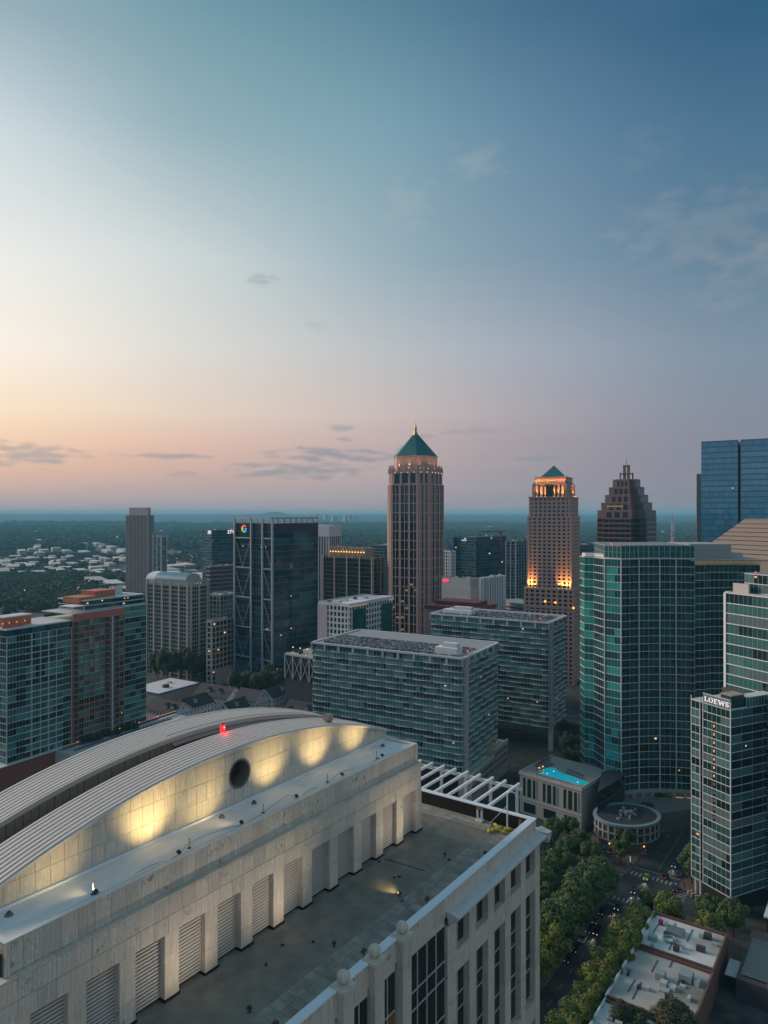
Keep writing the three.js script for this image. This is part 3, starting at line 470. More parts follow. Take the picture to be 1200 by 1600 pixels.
// storeys of glass between floor bands and uprights. o: y0, n, fh, bay, pal, band, bandH, out, mull, mullW, mullOut, pier, pierW, pierOut, pierEvery, lit, singles (sides whose panes are parts)
function storeys(g, poly, o) {
  const { y0 = 0, n, fh, bandH = 0.35, out = 0.12, run = 0.45 } = o, H = n * fh;
  if (o.band) { const geo = slab(grow(poly, out), bandH); for (let k = o.from ?? 0; k <= n; k++) part(g, 'floor_band', geo, o.band, 0, y0 + k * fh - bandH / 2, 0); }
  const panes = new Geo(), mull = new Geo(); let left = 300;
  for (let e = 0; e < poly.length; e++) {
    if (o.skip?.includes(e)) continue;
    const S = side(poly, e), want = o.bays?.[e] ?? round(S.L / o.bay), nb = max(1, want), w = S.L / nb, sub = o.sub ?? 1, pal = o.pals?.[e] ?? o.pal ?? GL.teal;
    if (S.L < 0.4) continue;
    for (let k = 0; k < n; k++) {
      let c = pick(pal);
      for (let j = 0; j < nb; j++) {
        if (rnd() < run) c = pick(pal);
        const ya = y0 + k * fh + bandH / 2, yb = y0 + (k + 1) * fh - bandH / 2, s0 = j * w, s1 = s0 + w, P = S.at(s0, 0), Q = S.at(s1, 0);
        if (o.singles?.includes(e) && left > 0) {
          left--; const m = part(g, 'window_pane', flat, paneMat(c, o.metal), (P[0] + Q[0]) / 2, (ya + yb) / 2, (P[1] + Q[1]) / 2); m.scale.set(w, yb - ya, 1); m.rotation.set(rr(-0.006, 0.006), Math.atan2(S.n[0], S.n[1]) + rr(-0.006, 0.006), 0);
        } else for (let q = 0; q < sub; q++) {
          const A = S.at(s0 + w * q / sub, 0), B = S.at(s0 + w * (q + 1) / sub, 0), t = rr(0.9, 1.1), nn = [S.n[0] + rr(-0.007, 0.007), rr(-0.008, 0.008), S.n[1] + rr(-0.007, 0.007)];
          panes.quad([A[0], ya, A[1]], [B[0], ya, B[1]], [B[0], yb, B[1]], [A[0], yb, A[1]], c.map(v => v * t), nn);
        }
        if (rnd() < (o.lit ?? 0.004) && (!o.litSides || o.litSides.includes(e))) {
          const m = part(g, 'lit_window', flat, pick(LIT)), M = S.at((s0 + s1) / 2 + rr(-0.2, 0.2) * w, 0.03), lw = min(w * 0.8, o.litW ?? rr(0.5, 1.3)); m.position.set(M[0], mix(ya, yb, rr(0.45, 0.75)), M[1]); m.scale.set(lw, min(yb - ya, o.litH ?? rr(0.5, 1.0)) * 0.9, 1); m.rotation.y = Math.atan2(S.n[0], S.n[1]);
        }
      }
    }
    const upright = (G, s, wd, ot, mat) => { const A = S.at(s - wd / 2, -0.02), B = S.at(s + wd / 2, -0.02), C = S.at(s + wd / 2, ot), D = S.at(s - wd / 2, ot); const top = y0 + H + (o.over ?? 0);
      G.quad([D[0], y0, D[1]], [C[0], y0, C[1]], [C[0], top, C[1]], [D[0], top, D[1]]).quad([A[0], y0, A[1]], [D[0], y0, D[1]], [D[0], top, D[1]], [A[0], top, A[1]]).quad([C[0], y0, C[1]], [B[0], y0, B[1]], [B[0], top, B[1]], [C[0], top, C[1]]).quad([D[0], top, D[1]], [C[0], top, C[1]], [B[0], top, B[1]], [A[0], top, A[1]]); };
    if (o.mull) for (let j = 0; j <= nb * sub; j++) upright(mull, clamp(j * w / sub, (o.mullW ?? 0.08) / 2, S.L - (o.mullW ?? 0.08) / 2), o.mullW ?? 0.08, o.mullOut ?? 0.07);
    if (o.pier) for (let j = 0; j <= nb; j += o.pierEvery ?? 1) { const G = new Geo(); upright(G, clamp(j * w, o.pierW / 2, S.L - o.pierW / 2), o.pierW, o.pierOut ?? 0.3); part(g, 'pier', G, o.pier); }
  }
  if (panes.count) part(g, 'window_glass', panes, o.metal ? PANES_M : PANES, 0, 0, 0, 'stuff');
  if (mull.count) part(g, 'mullion', mull, o.mull, 0, 0, 0, 'stuff');
  return y0 + H;
}
// roof plate, parapet and machinery
const M = { conc: std(0.36, 0.35, 0.33), pale: std(0.55, 0.54, 0.52), roofGrey: std(0.22, 0.225, 0.23), roofPale: std(0.5, 0.51, 0.52), unit: std(0.42, 0.43, 0.44, 0.6), dark: std(0.05, 0.05, 0.055, 0.7), line: std(0.58, 0.6, 0.59, 0.6), lineDim: std(0.34, 0.38, 0.38, 0.6), white: std(0.7, 0.7, 0.7, 0.7), terra: std(0.44, 0.15, 0.09), brick: std(0.25, 0.085, 0.065), stone: std(0.42, 0.275, 0.24), stone2: std(0.48, 0.31, 0.27), copper: std(0.025, 0.15, 0.155, 0.55, { metalness: 0.15 }), beige: std(0.42, 0.37, 0.32), tan: std(0.36, 0.29, 0.23), steel: std(0.3, 0.31, 0.34, 0.5, { metalness: 0.3 }), plum: std(0.15, 0.085, 0.085, 0.5), plumLine: std(0.26, 0.18, 0.175, 0.5), asphalt: std(0.05, 0.052, 0.056, 0.9), paint: std(0.3, 0.3, 0.29, 0.8), slate: std(0.035, 0.036, 0.042, 0.85) };
function roofOf(g, poly, y, o = {}) {
  part(g, 'roof', slab(grow(poly, o.out ?? 0.1), 0.3), o.mat ?? M.roofGrey, 0, y, 0);
  for (let e = 0; e < poly.length; e++) { const S = side(grow(poly, (o.out ?? 0.1) - 0.02), e), A = S.at(0, 0), B = S.at(S.L, 0), C = S.at(S.L, -0.35), D = S.at(0, -0.35), t = y + (o.par ?? 1), G = new Geo();
    G.quad([A[0], y + 0.29, A[1]], [B[0], y + 0.29, B[1]], [B[0], t, B[1]], [A[0], t, A[1]]).quad([C[0], y + 0.29, C[1]], [D[0], y + 0.29, D[1]], [D[0], t, D[1]], [C[0], t, C[1]]).quad([A[0], t, A[1]], [B[0], t, B[1]], [C[0], t, C[1]], [D[0], t, D[1]]); part(g, 'parapet', G, o.parMat ?? M.pale); }
  const xs = poly.map(p => p[0]), zs = poly.map(p => p[1]), x0 = min(...xs), x1 = max(...xs), z0 = min(...zs), z1 = max(...zs);
  for (let i = 0; i < (o.units ?? 0); i++) { const w = rr(1, o.unitMax ?? 3), l = rr(1, o.unitMax ?? 3), x = rr(x0 + w + 1, x1 - w - 1), z = rr(z0 + l + 1, z1 - l - 1); block(g, 'roof_unit', pick([M.unit, M.roofPale, M.dark, M.unit]), x - w / 2, x + w / 2, y + 0.31, y + 0.3 + rr(0.7, 2), z - l / 2, z + l / 2); }
}
const beacon = (g, x, y, z, r = 0.35) => part(g, 'red_beacon', new THREE.SphereGeometry(r, 10, 8), RED, x, y, z);
const RED = glow(1, 0.03, 0.08, 1.4);
const lampAt = (g, name, x, y, z, color, power, r = 0.3, k = 1.5) => { const m = part(g, name, new THREE.SphereGeometry(r, 10, 8), glow(color.r, color.g, color.b, k), x, y, z); g.updateMatrixWorld(true); const l = new THREE.PointLight(color, power, 0, 2); l.position.setFromMatrixPosition(m.matrixWorld); l.castShadow = true; l.shadow.radius = r / 0.02; scene.add(l); return m; };
const upAt = (g, name, x, y, z, nx, nz, color, power, r = 0.3, lean = 0.16, ang = 0.5) => {   // a wall washer: small lamp at the wall's foot, beam going up the wall
  const m = part(g, name, new THREE.SphereGeometry(r, 10, 8), glow(color.r, color.g, color.b, 2.2), x, y, z); g.updateMatrixWorld(true); const l = new THREE.SpotLight(color, power, 0, ang, 1, 2); l.position.setFromMatrixPosition(m.matrixWorld); l.position.y += r + 0.05;
  l.target.position.copy(new THREE.Vector3(x - nx * lean * 10, y + 10, z - nz * lean * 10).applyMatrix4(g.matrixWorld)); l.castShadow = true; l.shadow.radius = r / 0.02; scene.add(l, l.target); return m; };
const ORANGE = rgb(1, 0.45, 0.1), AMBER = rgb(1, 0.6, 0.25);

// ---------------------------------------------------------------- pyramid-topped granite skyscraper (the tallest)
{
  const p = plot(30, 658.5, 668, 607, 690.5), W = 46, c = 8.2, d = 700;
  const g = thing('pyramid_skyscraper', 'tallest tower, pink granite with steep green pyramid roof and gilded spire', 'skyscraper', sx(649.5, d), 0, -d, PI / 2 - 30 * PI / 180);
  const body = chamfered(W, W, c), yB = hy(757, 668), fh = yB / 19;
  const B = [3, 2, 3, 2, 3, 2, 3, 2];
  storeys(g, body, { n: 19, fh, bays: B, bay: 10, sub: 2, pal: GL.dusk, band: M.stone, bandH: 1.0, out: 0.2, mull: M.stone2, mullW: 0.8, mullOut: 0.35, pier: M.stone2, pierW: 2.1, pierOut: 0.7, lit: 0.0, singles: [] });
  // lit floors low down
  for (let e of [0, 7, 6]) { const S = side(body, e); for (let k = 2; k < 9; k++) for (let q = 0; q < 6; q++) if (rnd() < 0.16) { const m = part(g, 'lit_window', flat, glow(1, 0.6, 0.22, 0.22)), P = S.at(S.L * (q + 0.5) / 6, 0.04); m.position.set(P[0], k * fh + rr(2, fh - 2), P[1]); m.scale.set(S.L / 6 * 0.6, 1.8, 1); m.rotation.y = Math.atan2(S.n[0], S.n[1]); } }
  // crown: two receding tiers, finials, lit niches, then the pyramid
  const t1 = chamfered(W - 2.2, W - 2.2, c), yC = yB + (757 - 735) / F * 668, t2 = chamfered(W - 9, W - 9, 8), yD = hy(712, 675);
  part(g, 'shoulder', slab(grow(body, 0.75), 0.8), M.stone2, 0, yB, 0);
  storeys(g, t1, { y0: yB + 0.8, n: 1, fh: yC - yB - 2, bays: B, bay: 10, pal: GL.black, band: M.stone2, bandH: 1.4, out: 0.3, pier: M.stone2, pierW: 2.2, pierOut: 0.6 });
  part(g, 'crown_tier', slab(t2, yD - yC + 2), M.stone2, 0, yC - 2, 0);
  for (let e = 0; e < 8; e++) { const S = side(t1, e), n = e % 2 ? 2 : 4; for (let j = 0; j <= n; j++) { const P = S.at(clamp(S.L * j / n, 0.8, S.L - 0.8), 0.2); const f = new THREE.Group(); f.name = 'finial'; f.position.set(P[0], yC - 1.6, P[1]); g.add(f); part(f, 'shaft', boxGeo(-1, 1, 0, 4.5, -1, 1), M.stone2); part(f, 'spike', new THREE.ConeGeometry(1.15, 4.2, 4).rotateY(PI / 4), M.stone2, 0, 6.6, 0); }
    if ([0, 6, 7].includes(e)) for (let j = 0; j < n; j++) { const P = S.at(S.L * (j + 0.5) / n, 1.5), Q = S.at(S.L * (j + 0.5) / n, 0); upAt(g, 'crown_uplight', P[0], yC - 1.2, P[1], S.n[0], S.n[1], rgb(1, 0.62, 0.3), 330, 0.35); if (j % 2 === 0) { const U = side(t2, e).at(side(t2, e).L * (j + 0.5) / n, 1.1); upAt(g, 'crown_uplight', U[0], yC + 3.4, U[1], S.n[0], S.n[1], AMBER, 160, 0.35); } } }
  const yE = hy(678, 690), hp = yE - yD, base = grow(t2, 0.6), G = new Geo();
  part(g, 'eave', slab(grow(t2, 0.9), 0.7), M.stone2, 0, yD, 0);
  for (let e = 0; e < 8; e++) { const a = base[e], b = base[(e + 1) % 8], k = 0.13; const steps = 1; G.quad([a[0], yD + 0.7, a[1]], [b[0], yD + 0.7, b[1]], [b[0] * k, yE, b[1] * k], [a[0] * k, yE, a[1] * k]); }
  const roof = part(g, 'pyramid_roof', G, M.copper);
  const seams = new Geo(); for (let e = 0; e < 8; e++) { const a = base[e], b = base[(e + 1) % 8], n = e % 2 ? 4 : 12; for (let j = 0; j <= n; j++) { const q = [mix(a[0], b[0], j / n), mix(a[1], b[1], j / n)]; const L = Math.hypot(...q), u = [q[0] / L, q[1] / L], r = [-u[1] * 0.1, u[0] * 0.1]; seams.quad([q[0] + r[0] + u[0] * 0.1, yD + 0.75, q[1] + r[1] + u[1] * 0.1], [q[0] - r[0] + u[0] * 0.1, yD + 0.75, q[1] - r[1] + u[1] * 0.1], [q[0] * 0.135 - r[0], yE, q[1] * 0.135 - r[1]], [q[0] * 0.135 + r[0], yE, q[1] * 0.135 + r[1]]); } }
  part(roof, 'roof_seam', seams, std(0.03, 0.16, 0.165, 0.6), 0, 0, 0, 'stuff');
  const gold = std(0.5, 0.26, 0.1, 0.4, { metalness: 0.4 });
  const sp = part(g, 'spire', new THREE.LatheGeometry([[2.7, 0], [2.4, 1.5], [1.7, 3], [1.5, 6.5], [1.6, 7], [0.9, 8], [0.35, 11.5], [0.05, 14.5]].map(q => new THREE.Vector2(...q)), 8), gold, 0, yE - 0.4, 0);
  for (let i = 0; i < 4; i++) part(sp, 'lantern_light', new THREE.SphereGeometry(0.45, 8, 6), glow(1, 0.55, 0.2, 0.9), 1.75 * cos(i * PI / 2 + 0.5), 4.6, 1.75 * sin(i * PI / 2 + 0.5));
  // base wing with a red roof
  const w = thing('red_roof_hall', 'low hall with dull red metal roof at the foot of the tallest tower', 'building', sx(720, 560), 0, -560, PI / 2 - 0.55);
  block(w, 'wall', M.stone, -18, 18, 0, hy(950, 560), -22, 22); block(w, 'roof', std(0.2, 0.05, 0.06), -18.6, 18.6, hy(950, 560), hy(944, 560), -22.6, 22.6); block(w, 'roof_ridge', std(0.16, 0.04, 0.05), -10, 10, hy(944, 560), hy(938, 560), -18, 18);
}
// ---------------------------------------------------------------- square granite tower with the low pyramid and orange uplights
{
  const d = 585, p = plot(25, 893, d, 824.5, -38), g = thing('uplit_granite_tower', 'square pink granite tower with green pyramid cap and orange uplights', 'tower', p.x, 0, p.z, p.turn);
  const { lu, lv } = p, low = rect(lu + 5, lv + 5), mid = rect(lu, lv), up = rect(lu - 2, lv - 2.5), y1 = hy(922, d), y2 = hy(808, d), y3 = hy(777, d);
  const st = (poly, y0, n, y) => storeys(g, poly, { y0, n, fh: (y - y0) / n, bays: [9, 9, 9, 9], bay: 4, sub: 1, pal: GL.black, band: M.stone2, bandH: 1.6, out: 0.35, pier: M.stone2, pierW: 1.75, pierOut: 0.38, lit: 0.006, litSides: [0, 3], litW: 1.2, litH: 1 });
  st(low, 0, 22, y1); part(g, 'setback', slab(grow(low, 0.5), 0.8), M.stone2, 0, y1, 0); st(mid, y1 + 0.8, 19, y2); st(up, y2, 5, y3);
  part(g, 'belt_course', slab(grow(low, 0.7), 1.6), M.stone, 0, hy(952, d), 0);
  part(g, 'setback', slab(grow(up, 0.9), 0.7), M.stone2, 0, y3, 0);
  // columned crown, attic and pyramid
  const cr = rect(lu - 6, lv - 8), y4 = hy(756, d), y5 = hy(745, d), y6 = hy(724, d), at = rect(lu - 6.4, lv - 11);
  storeys(g, cr, { y0: y3 + 0.7, n: 1, fh: y4 - y3 - 0.7, bays: [8, 8, 8, 8], bay: 4, pal: GL.dusk, band: M.stone2, bandH: 0.8, out: 0.5, pier: M.stone2, pierW: 1.9, pierOut: 0.9 });
  const S3 = side(cr, 3), S0 = side(cr, 0);
  block(g, 'great_window', std(0.012, 0.016, 0.024, 0.15), -lu / 2 + 1.2, -lu / 2 + 3.4, y3 - 3, y4 - 1.2, -3.3, 3.3);
  part(g, 'attic', slab(at, y5 - y4), M.stone2, 0, y4, 0); part(g, 'attic_cornice', slab(grow(at, 0.5), 0.7), M.stone2, 0, y5, 0);
  const q = grow(cr, -0.5), G = new Geo(); const a2 = grow(cr, 0.4); for (let e = 0; e < 4; e++) { const a = a2[e], b = a2[(e + 1) % 4]; G.tri([a[0], y4 + 0.3, a[1]], [b[0], y4 + 0.3, b[1]], [0, y6, 0]); } part(g, 'pyramid_roof', G, M.copper);
  // lights: behind the attic arcade, at the crown foot and on the lower setback
  const sa = side(at, 3); for (let j = 0; j < 11; j++) { const P = sa.at(sa.L * (j + 0.5) / 11, 0.5); upAt(g, 'arcade_light', P[0], y4 + 0.9, P[1], -1, 0, ORANGE, 240, 0.3, 0.1); }
  for (const j of [1, 2, 3, 5, 6, 7]) { const P = S3.at(S3.L * j / 8, 2.3); upAt(g, 'crown_uplight', P[0], y3 + 1.0, P[1], -1, 0, ORANGE, 800, 0.35); }
  for (const j of [1, 2, 3, 4]) { const P = S0.at(S0.L * (j + 3) / 8, 2.3); upAt(g, 'crown_uplight', P[0], y3 + 1.0, P[1], 0, 1, ORANGE, 500, 0.35); }
  const m3 = side(mid, 3), m0 = side(mid, 0); for (const [f, w] of [[0.03, 240], [0.1, 220], [0.18, 160], [0.72, 260], [0.81, 260], [0.9, 260], [0.97, 200]]) { const P = m3.at(m3.L * f, 1.35); upAt(g, 'setback_uplight', P[0], y1 + 1.2, P[1], -1, 0, ORANGE, w * 11, 0.35, 0.12, 0.42); }
  for (const [px, py] of [[850, 941], [865, 942], [908, 949]]) { const f = (px - 818) / 74, P = side(low, 3).at(side(low, 3).L * min(f, 0.99), 0.9); lampAt(g, 'wall_lamp', P[0], hy(py, d), P[1], rgb(1, 0.38, 0.06), 350, 0.8, 3); }
  for (const z of [-1, 1]) beacon(g, -lu / 2 + 3.4, y4 + 0.6, z * (lv / 2 - 6), 0.5);
}
// ---------------------------------------------------------------- stepped dark tower with an open lantern
{
  const d = 780, g = thing('stepped_dark_tower', 'dark plum stepped tower with open lantern and mast behind the green tower', 'tower', sx(979, d), 0, -d, PI / 2 - 40 * PI / 180);
  const W = 54, y0 = hy(810, d), st = (12 / F) * d;
  const cross = (w, k) => { const a = w / 2, c = w * k; return [[-a + c, a], [a - c, a], [a - c, a - c * 0.55], [a, a - c * 0.55], [a, -a + c], [a - c, -a + c], [a - c, -a], [-a + c, -a], [-a + c, -a + c], [-a, -a + c], [-a, a - c], [-a + c, a - c]]; };
  storeys(g, cross(W, 0.22), { n: 26, fh: y0 / 26, bay: 6, pal: GL.black, band: M.plum, bandH: 1.9, out: 0.12, mull: M.plum, mullW: 0.4, mullOut: 0.12, lit: 0.0 });
  // banded side
  const S = side(cross(W, 0.22), 0); for (let k = 14; k < 26; k++) { const m = block(g, 'stone_band', std(0.3, 0.25, 0.24), -W / 2 + W * 0.24, W / 2 - W * 0.24, k * y0 / 26 + 0.4, k * y0 / 26 + 2.2, W / 2 + 0.13, W / 2 + 0.4); }
  for (let i = 0; i < 5; i++) { const w = W - 1 - i * 7.0, P = cross(w, 0.2), yy = y0 + i * st; part(g, 'step_tier', slab(P, st), i % 2 ? M.plum : std(0.185, 0.1, 0.098, 0.5), 0, yy, 0); part(g, 'tier_coping', slab(grow(P, 0.15), 0.5), M.plumLine, 0, yy + st - 0.05, 0);
    for (const e of [0, 9]) { const s = side(P, e); for (const f of [0.22, 0.5, 0.78]) { const A = s.at(s.L * f, 0.06), m = part(g, 'tier_window', flat, paneMat([0.01, 0.011, 0.014], 0), A[0], yy + st * 0.45, A[1]); m.scale.set(s.L * 0.17, st * 0.7, 1); m.rotation.y = Math.atan2(s.n[0], s.n[1]); } } }
  const yt = y0 + 5 * st; for (const [x, z, h] of [[-5, 5, 8], [5, 5, 8], [5, -5, 8], [-5, -5, 8], [-2.2, 2.2, 16.5], [2.2, 2.2, 16.5], [2.2, -2.2, 16.5], [-2.2, -2.2, 16.5]]) block(g, 'lantern_post', M.plum, x - 0.6, x + 0.6, yt, yt + h, z - 0.6, z + 0.6);
  block(g, 'lantern_ring', M.plum, -5.6, 5.6, yt + 6.2, yt + 7.2, -5.6, 5.6); block(g, 'lantern_cap', M.plum, -2.8, 2.8, yt + 14.5, yt + 15.5, -2.8, 2.8); block(g, 'mast', M.plum, -0.15, 0.15, yt + 15.5, hy(716, d), -0.15, 0.15);
  const s9 = side(cross(W - 8, 0.2), 0); for (let j = 0; j < 7; j++) { const A = side(cross(W - 8, 0.2), 9).at(2 + j * 2.6, 0.1), m = part(g, 'lit_window', flat, glow(1, 0.62, 0.2, 0.28), A[0], y0 + st * 1.55, A[1]); m.scale.set(1.9, 1.5, 1); m.rotation.y = Math.atan2(-1, 0); }
  beacon(g, W / 2 - 10, y0 + st + 0.6, W / 2 - 1, 0.7); beacon(g, W / 2 - 2, y0 + st + 0.6, -3, 0.7);
}
// ---------------------------------------------------------------- blue mirror-glass tower at the picture's edge
{
  const p = plot(32.5, 1262, 540, 1096, -36), g = thing('blue_glass_tower', 'tall blue mirror-glass tower with a dark vertical slot beside the picture edge', 'tower', p.x, 0, p.z, p.turn);
  const blueP = [[0.13, 0.3, 0.42], [0.16, 0.34, 0.46], [0.19, 0.37, 0.48], [0.14, 0.32, 0.45]], h = p.lv / 2, y1 = hy(691, 580);
  for (const [z0, z1] of [[-h, -10.6], [-8.4, h]]) { const P = [[-18, z1], [18, z1], [18, z0], [-18, z0]]; storeys(g, P, { n: 44, fh: y1 / 44, bay: 2.4, pal: blueP, metal: true, run: 0.03, band: std(0.09, 0.22, 0.32, 0.25, { metalness: 0.6 }), out: 0.03, bandH: 1.1, lit: 0.0015, litSides: [3], mull: std(0.16, 0.3, 0.38, 0.4), mullW: 0.1, mullOut: 0.08 }); part(g, 'roof', slab(P, 0.5), M.roofGrey, 0, y1, 0); }
  block(g, 'slot', M.dark, -15, 15, 0, y1 - 4, -10.6, -8.4);
  block(g, 'shoulder_wing', std(0.12, 0.14, 0.15, 0.4), -14, 14, 0, hy(740, 582), -h - 4, -h);
  block(g, 'corner_fin', M.pale, -14.3, -13.7, 0, hy(740, 582), -h - 4.4, -h - 4);
}
// ---------------------------------------------------------------- sea-green condominium tower with the concave front
{
  const g = thing('concave_glass_tower', 'sea-green glass condominium tower with concave front rising behind the pool deck', 'tower', 0, 0, 0);
  const D = 330, pts = [[110, 330], [114.5, 331.6], [119, 332.7], [124, 333.4], [129, 333.6], [134, 333.2], [139, 332.4], [144.5, 331]];
  const back = [[146, 372], [110, 374], [98.2, 356], [98.2, 348.8], [102, 345.5], [104.2, 335.8]];
  const poly = [...pts, ...back].map(([x, q]) => [x, -q]);
  const yP = hy(1238, D), yT = hy(874, D), n = 30, fh = (yT - yP) / n;
  storeys(g, poly, { y0: yP, n, fh, bay: 2.1, pal: GL.tealDark, pals: { 13: GL.tealSunset, 12: GL.tealDark, 11: GL.tealSunset, 10: GL.tealSunset }, run: 0.16, band: M.line, bandH: 0.26, out: 0.2, mull: M.lineDim, mullW: 0.09, mullOut: 0.06, lit: 0.005, litSides: [0, 1, 2, 3, 4, 5, 6], bays: { 13: 5, 12: 5, 10: 4 }, singles: [13] });  // left facets get the panes with the sunset reflection painted in
  for (const [x, q] of [[110, 329.85], [119.2, 332.5], [129.2, 333.3], [136.6, 332.7], [104.1, 335.7]]) block(g, 'corner_column', M.line, x - 0.22, x + 0.22, yP, yT, -q - 0.22, -q + 0.22);
  // crown storey
  const crown = [...pts, [146, 372], [110, 372], [104.2, 336.2]].map(([x, q]) => [x, -q]), yC = hy(853.5, D);
  part(g, 'crown_slab', slab(grow(crown, 0.3), 0.5), M.line, 0, yT, 0);
  storeys(g, crown, { y0: yT + 0.5, n: 2, fh: (yC - yT - 0.5) / 2, bay: 2.1, pal: [[0.02, 0.1, 0.095], [0.025, 0.11, 0.1], [0.03, 0.12, 0.11]], run: 0.3, band: M.lineDim, bandH: 0.15, out: 0.1, mull: M.line, mullW: 0.1, mullOut: 0.08 });
  part(g, 'crown_roof', slab(crown, 0.3), M.roofGrey, 0, yC, 0); beacon(g, 107.5, yC + 0.8, -336, 0.45);
  part(g, 'lower_roof', slab(grow([[98.2, -356], [98.2, -348.8], [102, -345.5], [104.2, -336.5], [110, -350]].reverse(), 0.6), 1.4), M.pale, 0, yT + 0.4, 0);
  // lower east wing under a flat overhanging roof
  const east = [[145, 332], [149.5, 332], [153, 334], [166, 334], [175, 331], [178, 372], [147, 372]].map(([x, q]) => [x, -q]), yE = hy(882, 334), ne = 29;
  const w = new THREE.Group(); w.name = 'east_wing'; g.add(w);
  storeys(w, east, { y0: yP, n: ne, fh: (yE - yP) / ne, bay: 2.1, pal: GL.tealDark, run: 0.16, band: M.line, bandH: 0.26, out: 0.2, mull: M.lineDim, mullW: 0.09, mullOut: 0.06, lit: 0.004 });
  part(w, 'hat_roof', slab(grow(east, 2.6), 0.6), std(0.34, 0.31, 0.29), 0, hy(876, 334), 0); part(w, 'soffit_light', slab(grow(east, 0.5), 0.5), glow(1, 0.72, 0.35, 0.12), 0, hy(880, 334), 0);
  block(w, 'penthouse', M.conc, 146, 166, hy(875, 334), hy(851, 334), -366, -340); block(w, 'roof_unit', M.unit, 166, 174, hy(875, 334), hy(866, 334), -366, -345);
  // podium: curved stone base with terrace openings
  const base = pts.map(([x, q]) => [x + 1, -(q - 1.5)]);
  const pod = [[109, -329], ...base.slice(1), [176, -329], [176, -370], [98, -370], [98, -352]], yb = hy(1290, 320);
  part(g, 'podium_terrace', slab([[92, -311], [124, -313], [140, -318], [146, -328], [100, -334]], 8.6), std(0.2, 0.18, 0.165), 0, 0, 0); part(g, 'podium', slab(pod, yP - 0.5), std(0.27, 0.245, 0.225), 0, 0, 0); part(g, 'podium_cornice', slab(grow(pod, 0.7), 1.1), std(0.36, 0.34, 0.315), 0, yP - 0.5, 0);
  for (let i = 1; i < 7; i++) { const a = base[i], b = base[i + 1] ?? [149, -329.5], S = side([a, b, [0, -400]], 0), cxm = (a[0] + b[0]) / 2, czm = (a[1] + b[1]) / 2; const m = part(g, 'podium_window', flat, i >= 5 ? glow(1, 0.62, 0.18, 0.3) : paneMat([0.02, 0.022, 0.02], 0), cxm + S.n[0] * 0.1, 5.6, czm + S.n[1] * 0.1); m.scale.set(S.L * 0.78, 5.4, 1); m.rotation.y = Math.atan2(S.n[0], S.n[1]);
    const P = part(g, 'podium_pillar', boxGeo(-0.7, 0.7, 0, yP - 0.6, -0.5, 0.5), std(0.4, 0.37, 0.34), a[0] + S.n[0] * 0.3, 0, a[1] + S.n[1] * 0.3); P.rotation.y = Math.atan2(S.n[0], S.n[1]); }
  lampAt(g, 'wall_lantern', 132.5, 5.6, -331, rgb(1, 0.62, 0.12), 60, 0.34, 2.4); lampAt(g, 'wall_lantern', 141.5, 6.2, -330, rgb(1, 0.66, 0.15), 50, 0.28, 2.4);
}
